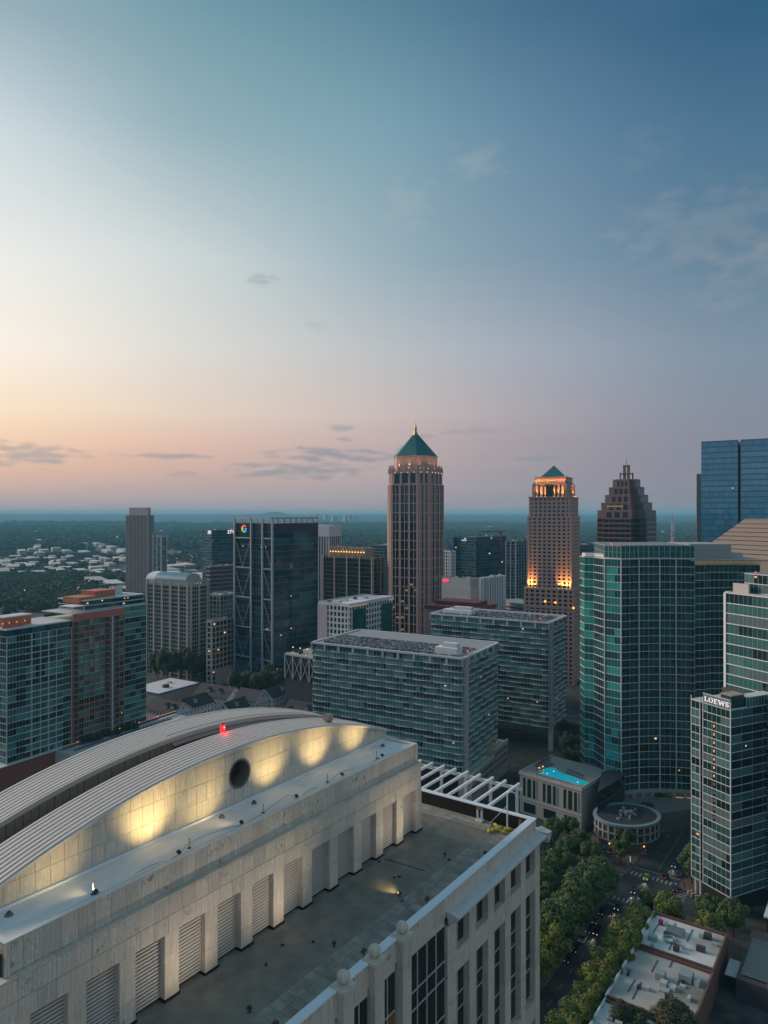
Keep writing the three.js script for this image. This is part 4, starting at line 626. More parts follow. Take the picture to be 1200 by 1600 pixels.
// ---------------------------------------------------------------- the stone podium with the swimming pool on its roof
{
  const d = 313.5, p = plot(42, 908, d, 812, -31), h = hy(1232, d), g = thing('pool_podium', 'beige stone podium with tall windows and a lit turquoise roof pool', 'building', p.x, 0, p.z, p.turn), { lu, lv } = p;
  const st = std(0.46, 0.415, 0.365), st2 = std(0.52, 0.475, 0.42), A = -lu / 2, B = lv / 2;
  block(g, 'wall', st, A, lu / 2, 0, h - 1, -B, B); block(g, 'cornice', st2, A - 0.5, lu / 2, h - 1, h - 0.45, -B - 0.5, B + 0.5); block(g, 'belt_course', st2, A - 0.3, lu / 2, h * 0.36, h * 0.36 + 0.5, -B - 0.3, B + 0.3);
  for (const [x0, x1, z0, z1] of [[A - 0.2, A + 0.3, -B - 0.2, B + 0.2], [A + 0.3, lu / 2, B - 0.3, B + 0.2], [A + 0.3, lu / 2, -B - 0.2, -B + 0.3]]) block(g, 'parapet', st2, x0, x1, h - 0.45, h + 0.45, z0, z1);
  for (let i = 0; i < 3; i++) { const zc = -B + lv * (i + 0.5) / 3; for (const [dz, w] of [[-2.6, 1.5], [0, 2.1], [2.6, 1.5]]) { const y0 = h * 0.44, y1 = h * 0.88, f = part(g, 'window', boxGeo(-0.12, 0.05, 0, y1 - y0, -w / 2, w / 2), paneMat([0.012, 0.03, 0.032], 0), A - 0.05, y0, zc + dz); for (let k = 1; k < 5; k++) part(f, 'glazing_bar', boxGeo(-0.17, -0.12, k * (y1 - y0) / 5 - 0.05, k * (y1 - y0) / 5 + 0.05, -w / 2, w / 2), M.dark); part(f, 'surround', new Geo().box(-0.3, 0.06, -0.1, y1 - y0, -w / 2 - 0.3, -w / 2).box(-0.3, 0.06, -0.1, y1 - y0, w / 2, w / 2 + 0.3), st2); }
    part(g, 'shop_window', boxGeo(-0.12, 0.05, 0, h * 0.22, -3, 3), paneMat([0.01, 0.02, 0.022], 0), A - 0.05, h * 0.06, zc); }
  for (let k = 1; k < 6; k++) block(g, 'stone_course', st2, A - 0.05, A + 0.1, h * 0.88 * k / 6 - 0.04, h * 0.88 * k / 6 + 0.04, B - 1.3, B + 0.06);
  block(g, 'side_panel', st, A + 0.2, A + 9, h * 0.1, h * 0.86, B, B + 0.3);
  part(g, 'roof_terrace', slab([[A + 0.3, B - 0.3], [lu / 2, B - 0.3], [lu / 2, -B + 0.3], [A + 0.3, -B + 0.3]], 0.1), std(0.4, 0.345, 0.3), 0, h - 0.5, 0);
  // pool outline in the roof's own axes: x away from the street, z towards the avenue
  const pool = [[3.2, 9.8], [4.8, 11.6], [7.4, 11.8], [9.0, 5.5], [9.4, 1.4], [10.4, -2.4], [12.8, -5.0], [11.2, -7.4], [6.8, -6.6], [3.4, -6.4]].map(([x, z]) => [A + 0.6 + x * 1.2, z * B / 12.6]).reverse();
  const pc = [...pool].reverse();
  part(g, 'pool_coping', slab(grow(pc, 0.55), 0.12), std(0.55, 0.52, 0.48), 0, h - 0.4, 0); part(g, 'pool_water', slab(pc, 0.1), new THREE.MeshPhysicalMaterial({ color: rgb(0.02, 0.33, 0.42), roughness: 0.08, ior: 1.33, emissive: rgb(0.0, 0.42, 0.55), emissiveIntensity: 0.45 }), 0, h - 0.33, 0);
  for (const [x, z] of [[5.4, -4.2], [9.2, -3.4], [5.2, 8.4]]) part(g, 'pool_light', new THREE.SphereGeometry(0.4, 10, 6).scale(1.4, 0.2, 0.8), glow(0.6, 0.95, 1, 1.3), A + 0.6 + x * 1.2, h - 0.22, z * B / 12.6);
  { const l = new THREE.RectAreaLight(rgb(0.1, 0.75, 1), 0.5, 7, 15); l.position.copy(new THREE.Vector3(A + 6, h + 0.02, 1).applyMatrix4((g.updateMatrixWorld(), g.matrixWorld))); l.lookAt(l.position.x, l.position.y + 10, l.position.z); scene.add(l); }
  // pool furniture, planters, curved glass end
  g.updateMatrixWorld(); const W = (x, y, z) => new THREE.Vector3(x, y, z).applyMatrix4(g.matrixWorld), lm = std(0.2, 0.23, 0.26);
  const lounger = new Geo().box(-0.32, 0.32, 0.25, 0.36, -0.95, 0.5).box(-0.28, -0.2, 0, 0.25, -0.8, -0.7).box(0.2, 0.28, 0, 0.25, -0.8, -0.7).box(-0.28, -0.2, 0, 0.25, 0.3, 0.4).box(0.2, 0.28, 0, 0.25, 0.3, 0.4).quad([-0.32, 0.36, 0.5], [0.32, 0.36, 0.5], [0.32, 0.8, 0.98], [-0.32, 0.8, 0.98]).build();
  const lo = (x, z, t) => { const q = W(A + x, h - 0.4, z); solo('pool_lounger', 'dark sun lounger set out beside the turquoise roof pool', 'lounger', lounger, lm, q.x, q.y, q.z, p.turn + t, 'sun loungers round the roof pool'); };
  for (let i = 0; i < 13; i++) lo(2.0, -8 + i * 1.35, PI / 2); for (let i = 0; i < 9; i++) lo(11.6 + i * 0.35, 10.5 - i * 1.2, -PI / 2 - 0.3); for (let i = 0; i < 8; i++) lo(15.5 + i * 0.4, 9 - i * 1.3, -PI / 2); for (let i = 0; i < 6; i++) lo(14 + i * 1.2, -9.5, PI);
  const um = new Geo(); for (let i = 0; i < 8; i++) um.tri([1.5 * cos(i * PI / 4), 2.3, -1.5 * sin(i * PI / 4)], [1.5 * cos((i + 1) * PI / 4), 2.3, -1.5 * sin((i + 1) * PI / 4)], [0, 2.9, 0]);
  [[8, -11], [11.5, -11.6], [14.5, -11.4], [18, -11], [17, -13], [21, -12.4]].forEach(([x, z], i) => { const q = W(A + x, h - 0.4, z), u = thing('parasol', 'closed dark red parasol by the far edge of the pool terrace', 'parasol', q.x, q.y, q.z, i, 'dark red parasols on the pool terrace'); part(u, 'canopy', um, std(0.16, 0.05, 0.05)); part(u, 'pole', new THREE.CylinderGeometry(0.05, 0.05, 2.8, 6), M.dark, 0, 1.4, 0); });
  for (const [x, z] of [[7.6, -9.6], [10.2, -9.2]]) lampAt(g, 'terrace_lamp', A + x, h + 1.2, z, rgb(1, 0.55, 0.22), 22, 0.3, 2);
  // dark curved glass corner and the glazed restaurant drum at its foot
  const cgl = thing('glass_corner_block', 'dark glass block with curved top edge beside the pool podium', 'building', 0, 0, 0); const q = [[933.5, 307], [955, 316], [975, 326], [978, 336], [940, 330]].map(([px, dd]) => [sx(px, dd), -dd]);
  storeys(cgl, q, { y0: 3, n: 3, fh: (hy(1233, 310) - 3) / 3, bay: 2.4, pal: GL.black, band: M.lineDim, bandH: 0.1, out: 0.03, mull: M.dark, mullW: 0.05, mullOut: 0.03 }); part(cgl, 'roof', slab(grow(q, 0.1), 0.3), M.dark, 0, hy(1233, 310), 0);
  const dr = thing('restaurant_drum', 'low round glass restaurant with pale roof rim at the street corner', 'restaurant', sx(979, 304), 0, -304, 0.3); const circ = [...Array(28)].map((_, i) => { const t = i / 28 * 2 * PI; return [14 * cos(t), -11.5 * sin(t)]; }).reverse(); const ccw = circ;
  const ring = side(ccw, 0).n[0] * ccw[0][0] + side(ccw, 0).n[1] * ccw[0][1] > 0 ? ccw : [...ccw].reverse();
  part(dr, 'ground_floor', slab(grow(ring, -1.2), 4), std(0.14, 0.11, 0.09), 0, 0, 0); storeys(dr, ring, { y0: 4.6, n: 2, fh: 3.2, bay: 2.7, pal: [[0.03, 0.04, 0.045], [0.1, 0.06, 0.04], [0.05, 0.045, 0.04]], band: std(0.34, 0.31, 0.28), bandH: 0.6, out: 0.3, mull: M.pale, mullW: 0.25, mullOut: 0.2 });
  part(dr, 'roof', slab(grow(ring, -0.5), 0.5), M.dark, 0, 11, 0); part(dr, 'roof_rim', (() => { const G = new Geo(), o = grow(ring, 0.6), i2 = grow(ring, -0.9); for (let e = 0; e < ring.length; e++) { const f = (e + 1) % ring.length; G.quad([o[e][0], 11.1, o[e][1]], [o[f][0], 11.1, o[f][1]], [o[f][0], 11.9, o[f][1]], [o[e][0], 11.9, o[e][1]]).quad([o[e][0], 11.9, o[e][1]], [o[f][0], 11.9, o[f][1]], [i2[f][0], 11.9, i2[f][1]], [i2[e][0], 11.9, i2[e][1]]).quad([i2[f][0], 11.4, i2[f][1]], [i2[e][0], 11.4, i2[e][1]], [i2[e][0], 11.9, i2[e][1]], [i2[f][0], 11.9, i2[f][1]]); } return G; })(), std(0.2, 0.3, 0.33));
  for (let i = 0; i < 16; i++) { const t = rnd() * 6.3, r = rnd() * 8, w = rr(0.6, 1.8); block(dr, 'roof_unit', pick([M.unit, M.roofPale, M.dark, M.roofGrey]), r * cos(t) - w / 2, r * cos(t) + w / 2, 11.5, 11.5 + rr(0.6, 1.8), r * 0.6 * sin(t) - w / 2, r * 0.6 * sin(t) + w / 2); }
  for (const t of [3.6, 4.1, 4.7]) lampAt(dr, 'porch_lamp', 13.6 * cos(t), 3.2, -11.6 * sin(t), rgb(1, 0.5, 0.16), 45, 0.3, 2.2);
}
// ---------------------------------------------------------------- glass hotel with the lettered top storey
const font = await new FontLoader().loadAsync('fonts/droid/droid_serif_bold.typeface.json');
{
  const d = 248, p = plot(65, 1141, d, 1080, -22), g = thing('lettered_glass_hotel', 'glass hotel slab with LOEWS lettering and a small roof pool', 'hotel', p.x, 0, p.z, p.turn), { lu, lv } = p, A = -lu / 2, B = lv / 2;
  const yb = hy(1402, d), yt = hy(1110, d), n = 22, fh = (yt - yb) / n, pal = GL.tealGrey;
  // street side in two leaves with a dark slot between, side towards the avenue, wing turning out at the inner corner
  const sl = B - lv * 0.69, P1 = [[A, B], [lu / 2, B], [lu / 2, sl], [A, sl]], P2 = [[A, sl - 1.3], [lu / 2, sl - 1.3], [lu / 2, -B], [A, -B]];
  storeys(g, P1, { y0: yb, n, fh, bays: { 0: 4, 1: 3, 2: 4, 3: 6 }, bay: 3, pal, run: 0.3, band: M.line, bandH: 0.24, out: 0.14, mull: M.lineDim, mullW: 0.1, mullOut: 0.06, singles: [3, 0], lit: 0.005, litSides: [0] });
  storeys(g, P2, { y0: yb, n, fh, bays: { 0: 1, 1: 2, 2: 4, 3: 2 }, bay: 3, pal, run: 0.5, band: M.line, bandH: 0.24, out: 0.14, mull: M.lineDim, mullW: 0.1, mullOut: 0.06, singles: [3] });
  block(g, 'dark_slot', M.dark, A + 1.2, lu / 2, yb, yt, sl - 1.3, sl); block(g, 'corner_post', M.line, A - 0.18, A + 0.12, yb, yt + 3, B - 0.12, B + 0.18);
  for (const z of [sl, sl - 1.3, -B]) block(g, 'edge_post', M.line, A - 0.16, A + 0.05, yb, yt + 1.6, z - 0.12, z + 0.12);
  for (let k = 8; k < 20; k++) { const m = part(g, 'corridor_light', flat, glow(1, 0.55, 0.18, k > 12 ? 0.75 : 0.12), A - 0.02, yb + k * fh + fh * 0.55, B - lv * 0.41); m.scale.set(0.6, 0.9, 1); m.rotation.y = -PI / 2; const b = part(g, 'corridor_window', flat, paneMat([0.03, 0.016, 0.01], 0), A - 0.012, yb + k * fh + fh * 0.5, B - lv * 0.41); b.scale.set(1.1, fh * 0.75, 1); b.rotation.y = -PI / 2; }
  // sign storey, roof rail, pool court
  block(g, 'sign_band', std(0.15, 0.17, 0.18, 0.3), A - 0.1, A + 0.3, yt, yt + 3.4, sl + 0.12, B - 0.12); block(g, 'band_rail', M.line, A - 0.2, A + 0.3, yt + 3.4, yt + 3.6, sl, B);
  const tx = new TextGeometry('LOEWS', { font, size: 1.75, depth: 0.18, curveSegments: 4 }); tx.computeBoundingBox(); const bb = tx.boundingBox, k = (lv * 0.62) / (bb.max.x - bb.min.x); tx.translate(-(bb.max.x + bb.min.x) / 2, 0, 0); tx.scale(k, 1, 1);
  const sg = part(g, 'sign_letter', tx, glow(0.9, 0.92, 0.95, 0.35), A - 0.12, yt + 0.85, (sl + B) / 2 + 0.1); sg.rotation.y = -PI / 2; sg.material.color = rgb(0.8, 0.8, 0.8);
  part(g, 'roof', slab(rect(lu, lv), 0.4), M.roofPale, 0, yt - 0.1, 0); block(g, 'pool_water', new THREE.MeshPhysicalMaterial({ color: rgb(0.03, 0.3, 0.4), roughness: 0.08, emissive: rgb(0, 0.4, 0.55), emissiveIntensity: 0.35 }), A + 1.5, A + 6, yt + 0.31, yt + 0.9, -B + 5.2, B - 6);
  block(g, 'roof_pavilion', std(0.03, 0.055, 0.055, 0.15), A + 1.2, A + 7.5, yt + 0.31, yt + 4.6, B - 5, B - 0.6); block(g, 'pavilion_roof', M.tan, A + 1, A + 7.7, yt + 4.6, yt + 4.9, B - 5.2, B - 0.4); block(g, 'back_wall', M.dark, lu / 2 - 6, lu / 2 - 5.6, yt + 0.31, yt + 3, -B, B);
  storeys(g, [[A + 8, B + 0.02], [lu / 2, B + 0.02], [lu / 2, B - 4], [A + 8, B - 4]], { y0: yt, n: 1, fh: 3.6, bay: 1.6, pal, band: M.line, bandH: 0.15, out: 0.1, mull: M.line, mullW: 0.06, mullOut: 0.05 });
  // out-turned wing beyond the inner corner
  const w = new THREE.Group(); w.name = 'avenue_wing'; g.add(w); storeys(w, [[lu / 2 - 3.4, B + 26], [lu / 2 + 18, B + 26], [lu / 2 + 18, B - 2], [lu / 2 - 3.4, B - 2]], { y0: yb - 1, n: n + 1, fh, bay: 3, pal, run: 0.3, band: M.lineDim, bandH: 0.22, out: 0.12, mull: M.lineDim, mullW: 0.1, mullOut: 0.06, lit: 0.006, litSides: [3] }); part(w, 'roof', slab([[lu / 2 - 3.4, B + 26], [lu / 2 + 18, B + 26], [lu / 2 + 18, B - 2], [lu / 2 - 3.4, B - 2]], 0.4), M.roofPale, 0, yt, 0);
  // base: dark recessed plinth on columns, entrance wall
  block(g, 'plinth', std(0.02, 0.02, 0.022, 0.4), A + 0.8, lu / 2 + 10, 0, yb - 0.15, -B + 4, B - 0.4); part(g, 'soffit', slab(rect(lu, lv), 0.3), M.conc, 0, yb - 0.32, 0); for (const z of [-B + 1, -B + 3.2]) part(g, 'column', new THREE.CylinderGeometry(0.5, 0.5, yb - 0.3, 14), M.pale, A + 1.2, (yb - 0.3) / 2, z);
}
// ---------------------------------------------------------------- glass apartment slab behind the hotel
{
  const d = 262, p = plot(65, 1222, d, 1133, -30), g = thing('banded_glass_slab', 'glass apartment slab with white floor bands behind the lettered hotel', 'apartment block', p.x, 0, p.z, p.turn), { lu, lv } = p, yt = hy(926, 284), n = 27;
  storeys(g, rect(lu, lv), { n, fh: yt / n, bays: { 3: 12 }, bay: 2.6, pal: [...GL.tealGrey, [0.035, 0.1, 0.095], [0.05, 0.14, 0.13]], run: 0.24, band: M.white, bandH: 0.3, out: 0.2, mull: M.lineDim, mullW: 0.08, mullOut: 0.05, singles: [3], lit: 0.004 });
  roofOf(g, rect(lu, lv), yt, { par: 0.6, units: 10 }); block(g, 'corner_column', M.white, -lu / 2 - 0.4, -lu / 2 + 0.5, 0, yt, -lv / 2 - 0.5, -lv / 2 + 0.5); block(g, 'roof_screen', std(0.5, 0.45, 0.42), -lu / 2 + 2, -lu / 2 + 3, yt + 0.3, yt + 4, -lv / 2 + 2, -lv / 2 + 9);
  const u = new THREE.Group(); u.name = 'upper_tier'; g.add(u); const P = [[-lu / 2 + 5, lv / 2], [lu / 2, lv / 2], [lu / 2, -lv / 2 + 5], [-lu / 2 + 5, -lv / 2 + 5]], y2 = hy(894, 288); storeys(u, P, { y0: yt + 0.4, n: 2, fh: (y2 - yt - 0.4) / 2, bay: 2, pal: GL.tealGrey, band: M.line, bandH: 0.3, out: 0.15, mull: M.line, mullW: 0.07, mullOut: 0.05 }); part(u, 'roof', slab(P, 0.3), M.roofGrey, 0, y2, 0); beacon(u, -lu / 2 + 6, y2 + 0.7, -lv / 2 + 9, 0.35);
}
// ---------------------------------------------------------------- wavy-balcony condominium twins
function wavyCondo(name, label, p, yt, n, o = {}) {
  const g = thing(name, label, 'apartment block', p.x, 0, p.z, p.turn, 'twin condominiums with wavy balconies'), { lu, lv } = p, base = o.base ?? 14, fh = (yt - base) / n;
  storeys(g, rect(lu, lv), { y0: base, n, fh, bay: 1.9, pal: [[0.05, 0.13, 0.13], [0.08, 0.19, 0.185], [0.11, 0.24, 0.23], [0.02, 0.05, 0.055], [0.16, 0.29, 0.275], [0.09, 0.2, 0.195], [0.03, 0.04, 0.045]], run: 0.2, band: null, bandH: 0.3, mull: M.line, mullW: 0.09, mullOut: 0.06, lit: 0.006, litSides: [0, 3], litW: 0.8, litH: 0.7 });
  const wave = (ph) => { const out = []; for (let e = 0; e < 4; e++) { const S = side(rect(lu, lv), e), m = max(6, round(S.L / 0.9)); for (let i = 0; i < m; i++) { const s = S.L * i / m, t = ((s / (o.period ?? 11) + ph) % 1 + 1) % 1, edgeK = sstep(0, 1.5, s) * sstep(0, 1.5, S.L - s); out.push(S.at(s, 0.12 + edgeK * 1.0 * sstep(0.08, 0.3, t) * sstep(1, 0.6, t))); } } return out; };
  const geos = [0, 0.5].map(ph => { const P = wave(ph), rail = new Geo(); for (let i = 0; i < P.length; i++) { const a = P[i], b = P[(i + 1) % P.length]; rail.quad([a[0], 0.22, a[1]], [b[0], 0.22, b[1]], [b[0], 1.15, b[1]], [a[0], 1.15, a[1]]); } return [slab(grow(P, 0.05), 0.17), rail.build()]; });
  const railM = new THREE.MeshPhysicalMaterial({ color: rgb(0.72, 0.85, 0.85), transmission: 0.82, thickness: 0, roughness: 0.05, ior: 1.5 }), edgeM = std(0.76, 0.74, 0.7, 0.7);
  for (let k = 0; k < n; k++) { const [s, r] = geos[k % 4 < 2 ? 0 : 1], f = part(g, 'balcony_slab', s, edgeM, 0, base + k * fh - 0.1, 0); part(f, 'balcony_rail', r, railM); }
  // tall end pier, roof edge frame, penthouse, rows of air conditioners
  const pw = o.pier ?? 2.4, A = -lu / 2, B = lv / 2; block(g, 'end_pier', std(0.46, 0.44, 0.41), A + (o.pierAt ?? 0.8), A + (o.pierAt ?? 0.8) + pw, 0, yt + 1.2, B - 0.5, B + 1.7);
  if (o.pierWindows) for (let k = 0; k < n; k++) { const m = part(g, 'pier_window', flat, paneMat([0.015, 0.02, 0.022], 0), A + (o.pierAt ?? 0.8) + pw / 2, base + k * fh + fh / 2, B + 1.72); m.scale.set(0.7, fh * 0.7, 1); }
  part(g, 'roof', slab(grow(rect(lu, lv), 0.6), 0.5), std(0.3, 0.31, 0.32), 0, yt, 0);
  for (let e = 0; e < 4; e++) { const S = side(grow(rect(lu, lv), 1.0), e), G = new Geo(), a = S.at(0, 0), b = S.at(S.L, 0), c = S.at(S.L, -1.1), q = S.at(0, -1.1); G.quad([a[0], yt + 0.2, a[1]], [b[0], yt + 0.2, b[1]], [b[0], yt + 1.1, b[1]], [a[0], yt + 1.1, a[1]]).quad([a[0], yt + 1.1, a[1]], [b[0], yt + 1.1, b[1]], [c[0], yt + 1.1, c[1]], [q[0], yt + 1.1, q[1]]).quad([c[0], yt + 0.4, c[1]], [q[0], yt + 0.4, q[1]], [q[0], yt + 1.1, q[1]], [c[0], yt + 1.1, c[1]]); part(g, 'roof_rim', G, std(0.6, 0.6, 0.59));
    const nn = round(S.L / 9); for (let i = 0; i <= nn; i++) { const t = S.at(clamp(S.L * i / nn, 0.6, S.L - 0.6), -0.6); block(g, 'rim_post', std(0.6, 0.6, 0.59), t[0] - 0.45, t[0] + 0.45, yt - 3.2, yt + 0.2, t[1] - 0.45, t[1] + 0.45); } }
  const ac = new Geo(); for (let i = 0; i < (lv - 8) / 1.5; i++) for (let j = 0; j < 14; j++) if (rnd() < 0.8 && j % 4 !== 3) { const z = -lv / 2 + 4 + i * 1.5, x = A + 3 + j * 1.7; if (x > lu / 2 - 3) continue; if (o.house && z > o.house[2] - 1 && z < o.house[3] + 1 && x > o.house[0] - 1 && x < o.house[1] + 1) continue; ac.box(x, x + 0.95, yt + 0.5, yt + 1.45, z, z + 0.95, pick([[0.16, 0.17, 0.19], [0.1, 0.11, 0.13], [0.3, 0.31, 0.33]])); }
  part(g, 'air_conditioner', ac, std(1, 1, 1, 0.7, { vertexColors: true }), 0, 0, 0, 'stuff');
  for (const h of [o.house, o.house2]) if (h) { block(g, 'roof_house', M.white, h[0], h[1], yt + 0.5, yt + h[4], h[2], h[3]); block(g, 'roof_house_upper', std(0.62, 0.6, 0.58), h[0] + 2, h[1] - 1, yt + h[4], yt + h[4] + 2, (h[2] + h[3]) / 2 - 3, h[3] - 1); }
  if (o.red) lampAt(g, 'red_beacon', o.red[0], yt + 1.8, o.red[1], rgb(1, 0.05, 0.12), 12, 0.4, 1.6);
  return g;
}
{
  const p1 = plot(29.5, 722, 345, 489, 777), c1 = wavyCondo('wavy_condo', 'nearer glass condominium with wavy balconies just behind the marble tower', p1, hy(1031, 345), 18, { house: [-p1.lu / 2 + 5, -p1.lu / 2 + 12, p1.lv / 2 - 17, p1.lv / 2 - 5, 4], red: [-p1.lu / 2 + 14, p1.lv / 2 - 3], pierAt: 1.6, pier: 2.6 });
  const p2 = plot(30.5, 857, 420, 674, 883), c2 = wavyCondo('wavy_condo', 'farther glass condominium with wavy balconies and a windowed white end pier', p2, hy(975, 420), 20, { house2: [-p2.lu / 2 + 4, -p2.lu / 2 + 11, -p2.lv / 2 + 6, -p2.lv / 2 + 26, 3.5], red: [-p2.lu / 2 + 6, p2.lv / 2 - 7], pierAt: 0.8, pier: 3, pierWindows: true, period: 13 });
  // shared stone podium stepping down towards the street
  for (const [x0, x1, z0, z1, h, l] of [[-8, 22, 0, 5, 14, 'with rows of square windows below the nearer wavy condominium'], [24, 44, -2, 4.5, 16.5, 'with a lit roof terrace between the two wavy condominiums']]) {
    const w = thing('condo_podium', `beige podium wing ${l}`, 'building', p1.x, 0, p1.z, p1.turn), B = p1.lv / 2, A = -p1.lu / 2; block(w, 'wall', M.beige, A + x0 + 8, A + x1 + 8, 0, h, B + z0 - 2, B + z1); block(w, 'parapet', M.pale, A + x0 + 7.8, A + x1 + 8.2, h, h + 0.9, B + z1 - 0.4, B + z1 + 0.25);
    for (let k = 0; k < 3; k++) for (let j = 0; j < (x1 - x0) / 3.2 - 1; j++) { const m = part(w, 'window', flat, paneMat([0.015, 0.022, 0.026], 0), A + x0 + 10 + j * 3.2, h - 2.6 - k * 3.4, B + z1 + 0.02); m.scale.set(1.9, 1.5, 1); }
    if (x0 > 20) { block(w, 'terrace_awning', std(0.5, 0.1, 0.03), A + x0 + 12, A + x0 + 15, h + 3, h + 3.3, B + z1 - 4, B + z1 - 1); lampAt(w, 'terrace_lamp', A + x0 + 16, h + 2.2, B + z1 - 2, AMBER, 25, 0.25, 2); }
  }
}
// ---------------------------------------------------------------- sea-green and terracotta apartment block on the brick podium
{
  const th = 30 * PI / 180, C = [sx(10, 354), 354], g = thing('terracotta_glass_block', 'sea-green glass and terracotta apartment block stepping up on a brick podium', 'apartment block', C[0], 0, -C[1], PI / 2 - th);
  const y0 = 15.4, y1 = hy(985, 354), D = 26;                                   // local x runs along the street front, z out of it
  const a1 = [[0, 0], [36.9, 0], [36.9, -D], [0, -D]], n = 20, fh = (y1 - y0) / n;
  storeys(g, a1, { y0, n: n - 1, fh, bays: { 0: 7, 3: 6 }, bay: 4, pal: GL.sea, run: 0.75, band: M.line, bandH: 0.26, out: 0.25, mull: M.lineDim, mullW: 0.09, mullOut: 0.06, sub: 3, singles: [0], lit: 0.004 });
  for (const [x, w] of [[13.4, 0.55], [18.4, 0.3], [23, 0.55], [27.6, 0.3], [36.6, 0.4], [0.15, 0.3]]) block(g, 'white_column', std(0.5, 0.5, 0.49), x - w / 2, x + w / 2, y0, y1 - fh, -0.3, 0.55);
  for (let k = 0; k < n - 1; k++) block(g, 'balcony_slab', M.line, 9, 31.5, y0 + k * fh - 0.14, y0 + k * fh + 0.12, 0.25, 1.2);
  storeys(g, grow(a1, 0.3), { y0: y1 - fh, n: 1, fh, bay: 2, pal: GL.navy, band: M.line, bandH: 0.25, out: 0.15, mull: M.dark, mullW: 0.08, mullOut: 0.06 }); roofOf(g, a1, y1, { par: 0.5, mat: M.roofPale });
  block(g, 'roof_house', M.terra, 3, 18, y1 + 0.3, y1 + 5, -11, -7); block(g, 'roof_house_cap', std(0.55, 0.56, 0.58), 2.6, 18.4, y1 + 5, y1 + 5.6, -16, -6.8); block(g, 'roof_wall', M.terra, 1, 12, y1 + 0.3, y1 + 2, -5, -4.5);
  for (const x of [2, 5.5, 9.5, 14]) lampAt(g, 'roof_lamp', x, y1 + 2.6, -6.2, rgb(1, 0.5, 0.12), 26, 0.22, 2);
  // taller part: terracotta grid, balcony stacks, then the glass corner
  const y2 = hy(951, 415), a2 = [[36.9, 1.2], [71, 1.2], [71, -D], [36.9, -D]], n2 = 20, f2 = (y2 - 3 - y0) / n2;
  storeys(g, a2, { y0, n: n2, fh: f2, bays: { 0: 10 }, bay: 3.6, pal: GL.sea, run: 0.85, band: M.line, bandH: 0.2, out: 0.1, mull: M.lineDim, mullW: 0.08, mullOut: 0.05, sub: 2, lit: 0.002, pier: M.terra, pierW: 0.5, pierOut: 0.25 });
  for (let k = 0; k <= n2; k += 3) for (const [xa, xb] of [[40.5, 57.5], [66.5, 71]]) block(g, 'terracotta_beam', M.terra, xa, xb, y0 + k * f2 - 0.4 + (k % 2) * f2, y0 + k * f2 + 0.35 + (k % 2) * f2, 1.25, 1.5);
  block(g, 'terracotta_frieze', M.terra, 36.9, 71.2, y2 - 3, y2 + 0.6, 0.6, 1.6);
  for (const [xa, xb] of [[37.2, 40.2], [57.6, 61.4], [62.2, 66.2]]) { block(g, 'recess_shade', M.dark, xa, xb, y0, y2 - 3, 1.2, 1.32); for (let k = 0; k <= n2; k++) { const b = block(g, 'balcony_slab', std(0.36, 0.36, 0.37), xa - 0.1, xb + 0.1, y0 + k * f2 - 0.12, y0 + k * f2 + 0.1, 1.3, 2.5); } for (let k = 0; k < n2; k++) block(g, 'balcony_rail', std(0.09, 0.1, 0.11, 0.4), xa, xb, y0 + k * f2 + 0.1, y0 + k * f2 + 1.05, 2.4, 2.44); }  // flat dark sheet in front of the wall paints the balcony shade
  block(g, 'white_column', std(0.6, 0.61, 0.63), 61.5, 62.1, y0, y2 - 3, 1.2, 2.7);
  const y3 = hy(929, 429), a3 = [[71, 1.4], [87, 1.4], [87, -D], [71, -D]], n3 = 21, f3 = (y2 + 1 - y0) / n3;
  storeys(g, a3, { y0, n: n3, fh: f3, bays: { 0: 4 }, bay: 4, pal: GL.sea, run: 0.6, band: M.line, bandH: 0.24, out: 0.2, mull: M.lineDim, mullW: 0.08, mullOut: 0.05, sub: 3, lit: 0.004, singles: [0] }); part(g, 'roof', slab(a3, 0.4), M.roofPale, 0, y2 + 1, 0);
  const pt = [[48, -3], [87, -1.5], [87, -D], [48, -D]]; storeys(g, pt, { y0: y2 + 1.4, n: 2, fh: (y3 - y2 - 1.4) / 2, bay: 2.4, pal: [...GL.navy, [0.1, 0.06, 0.03]], band: M.line, bandH: 0.4, out: 0.5, mull: M.dark, mullW: 0.1, mullOut: 0.06, lit: 0.1, litSides: [0] });
  part(g, 'roof', slab(a2, 0.4), M.roofPale, 0, y2 + 0.61, 0); part(g, 'upper_roof', slab(grow(pt, 0.8), 0.4), M.roofPale, 0, y3, 0); block(g, 'roof_house', M.terra, 58, 72, y3 + 0.4, y3 + 4.2, -20, -8); block(g, 'roof_house', M.terra, 46, 60, y3 - 1.5, y3 + 1.8, -20, -6); block(g, 'roof_screen', std(0.55, 0.56, 0.58), 74, 83, y3 + 0.4, y3 + 5, -16, -15); beacon(g, 58.5, y3 + 5, -8.5, 0.3); beacon(g, 71, y3 + 5, -8.5, 0.3);
  block(g, 'terrace_canopy', M.white, 38, 47, y2 + 4.2, y2 + 4.6, -12, -1); for (const x of [39, 46]) block(g, 'canopy_post', M.white, x, x + 0.3, y2 + 1, y2 + 4.2, -2.2, -1.9);
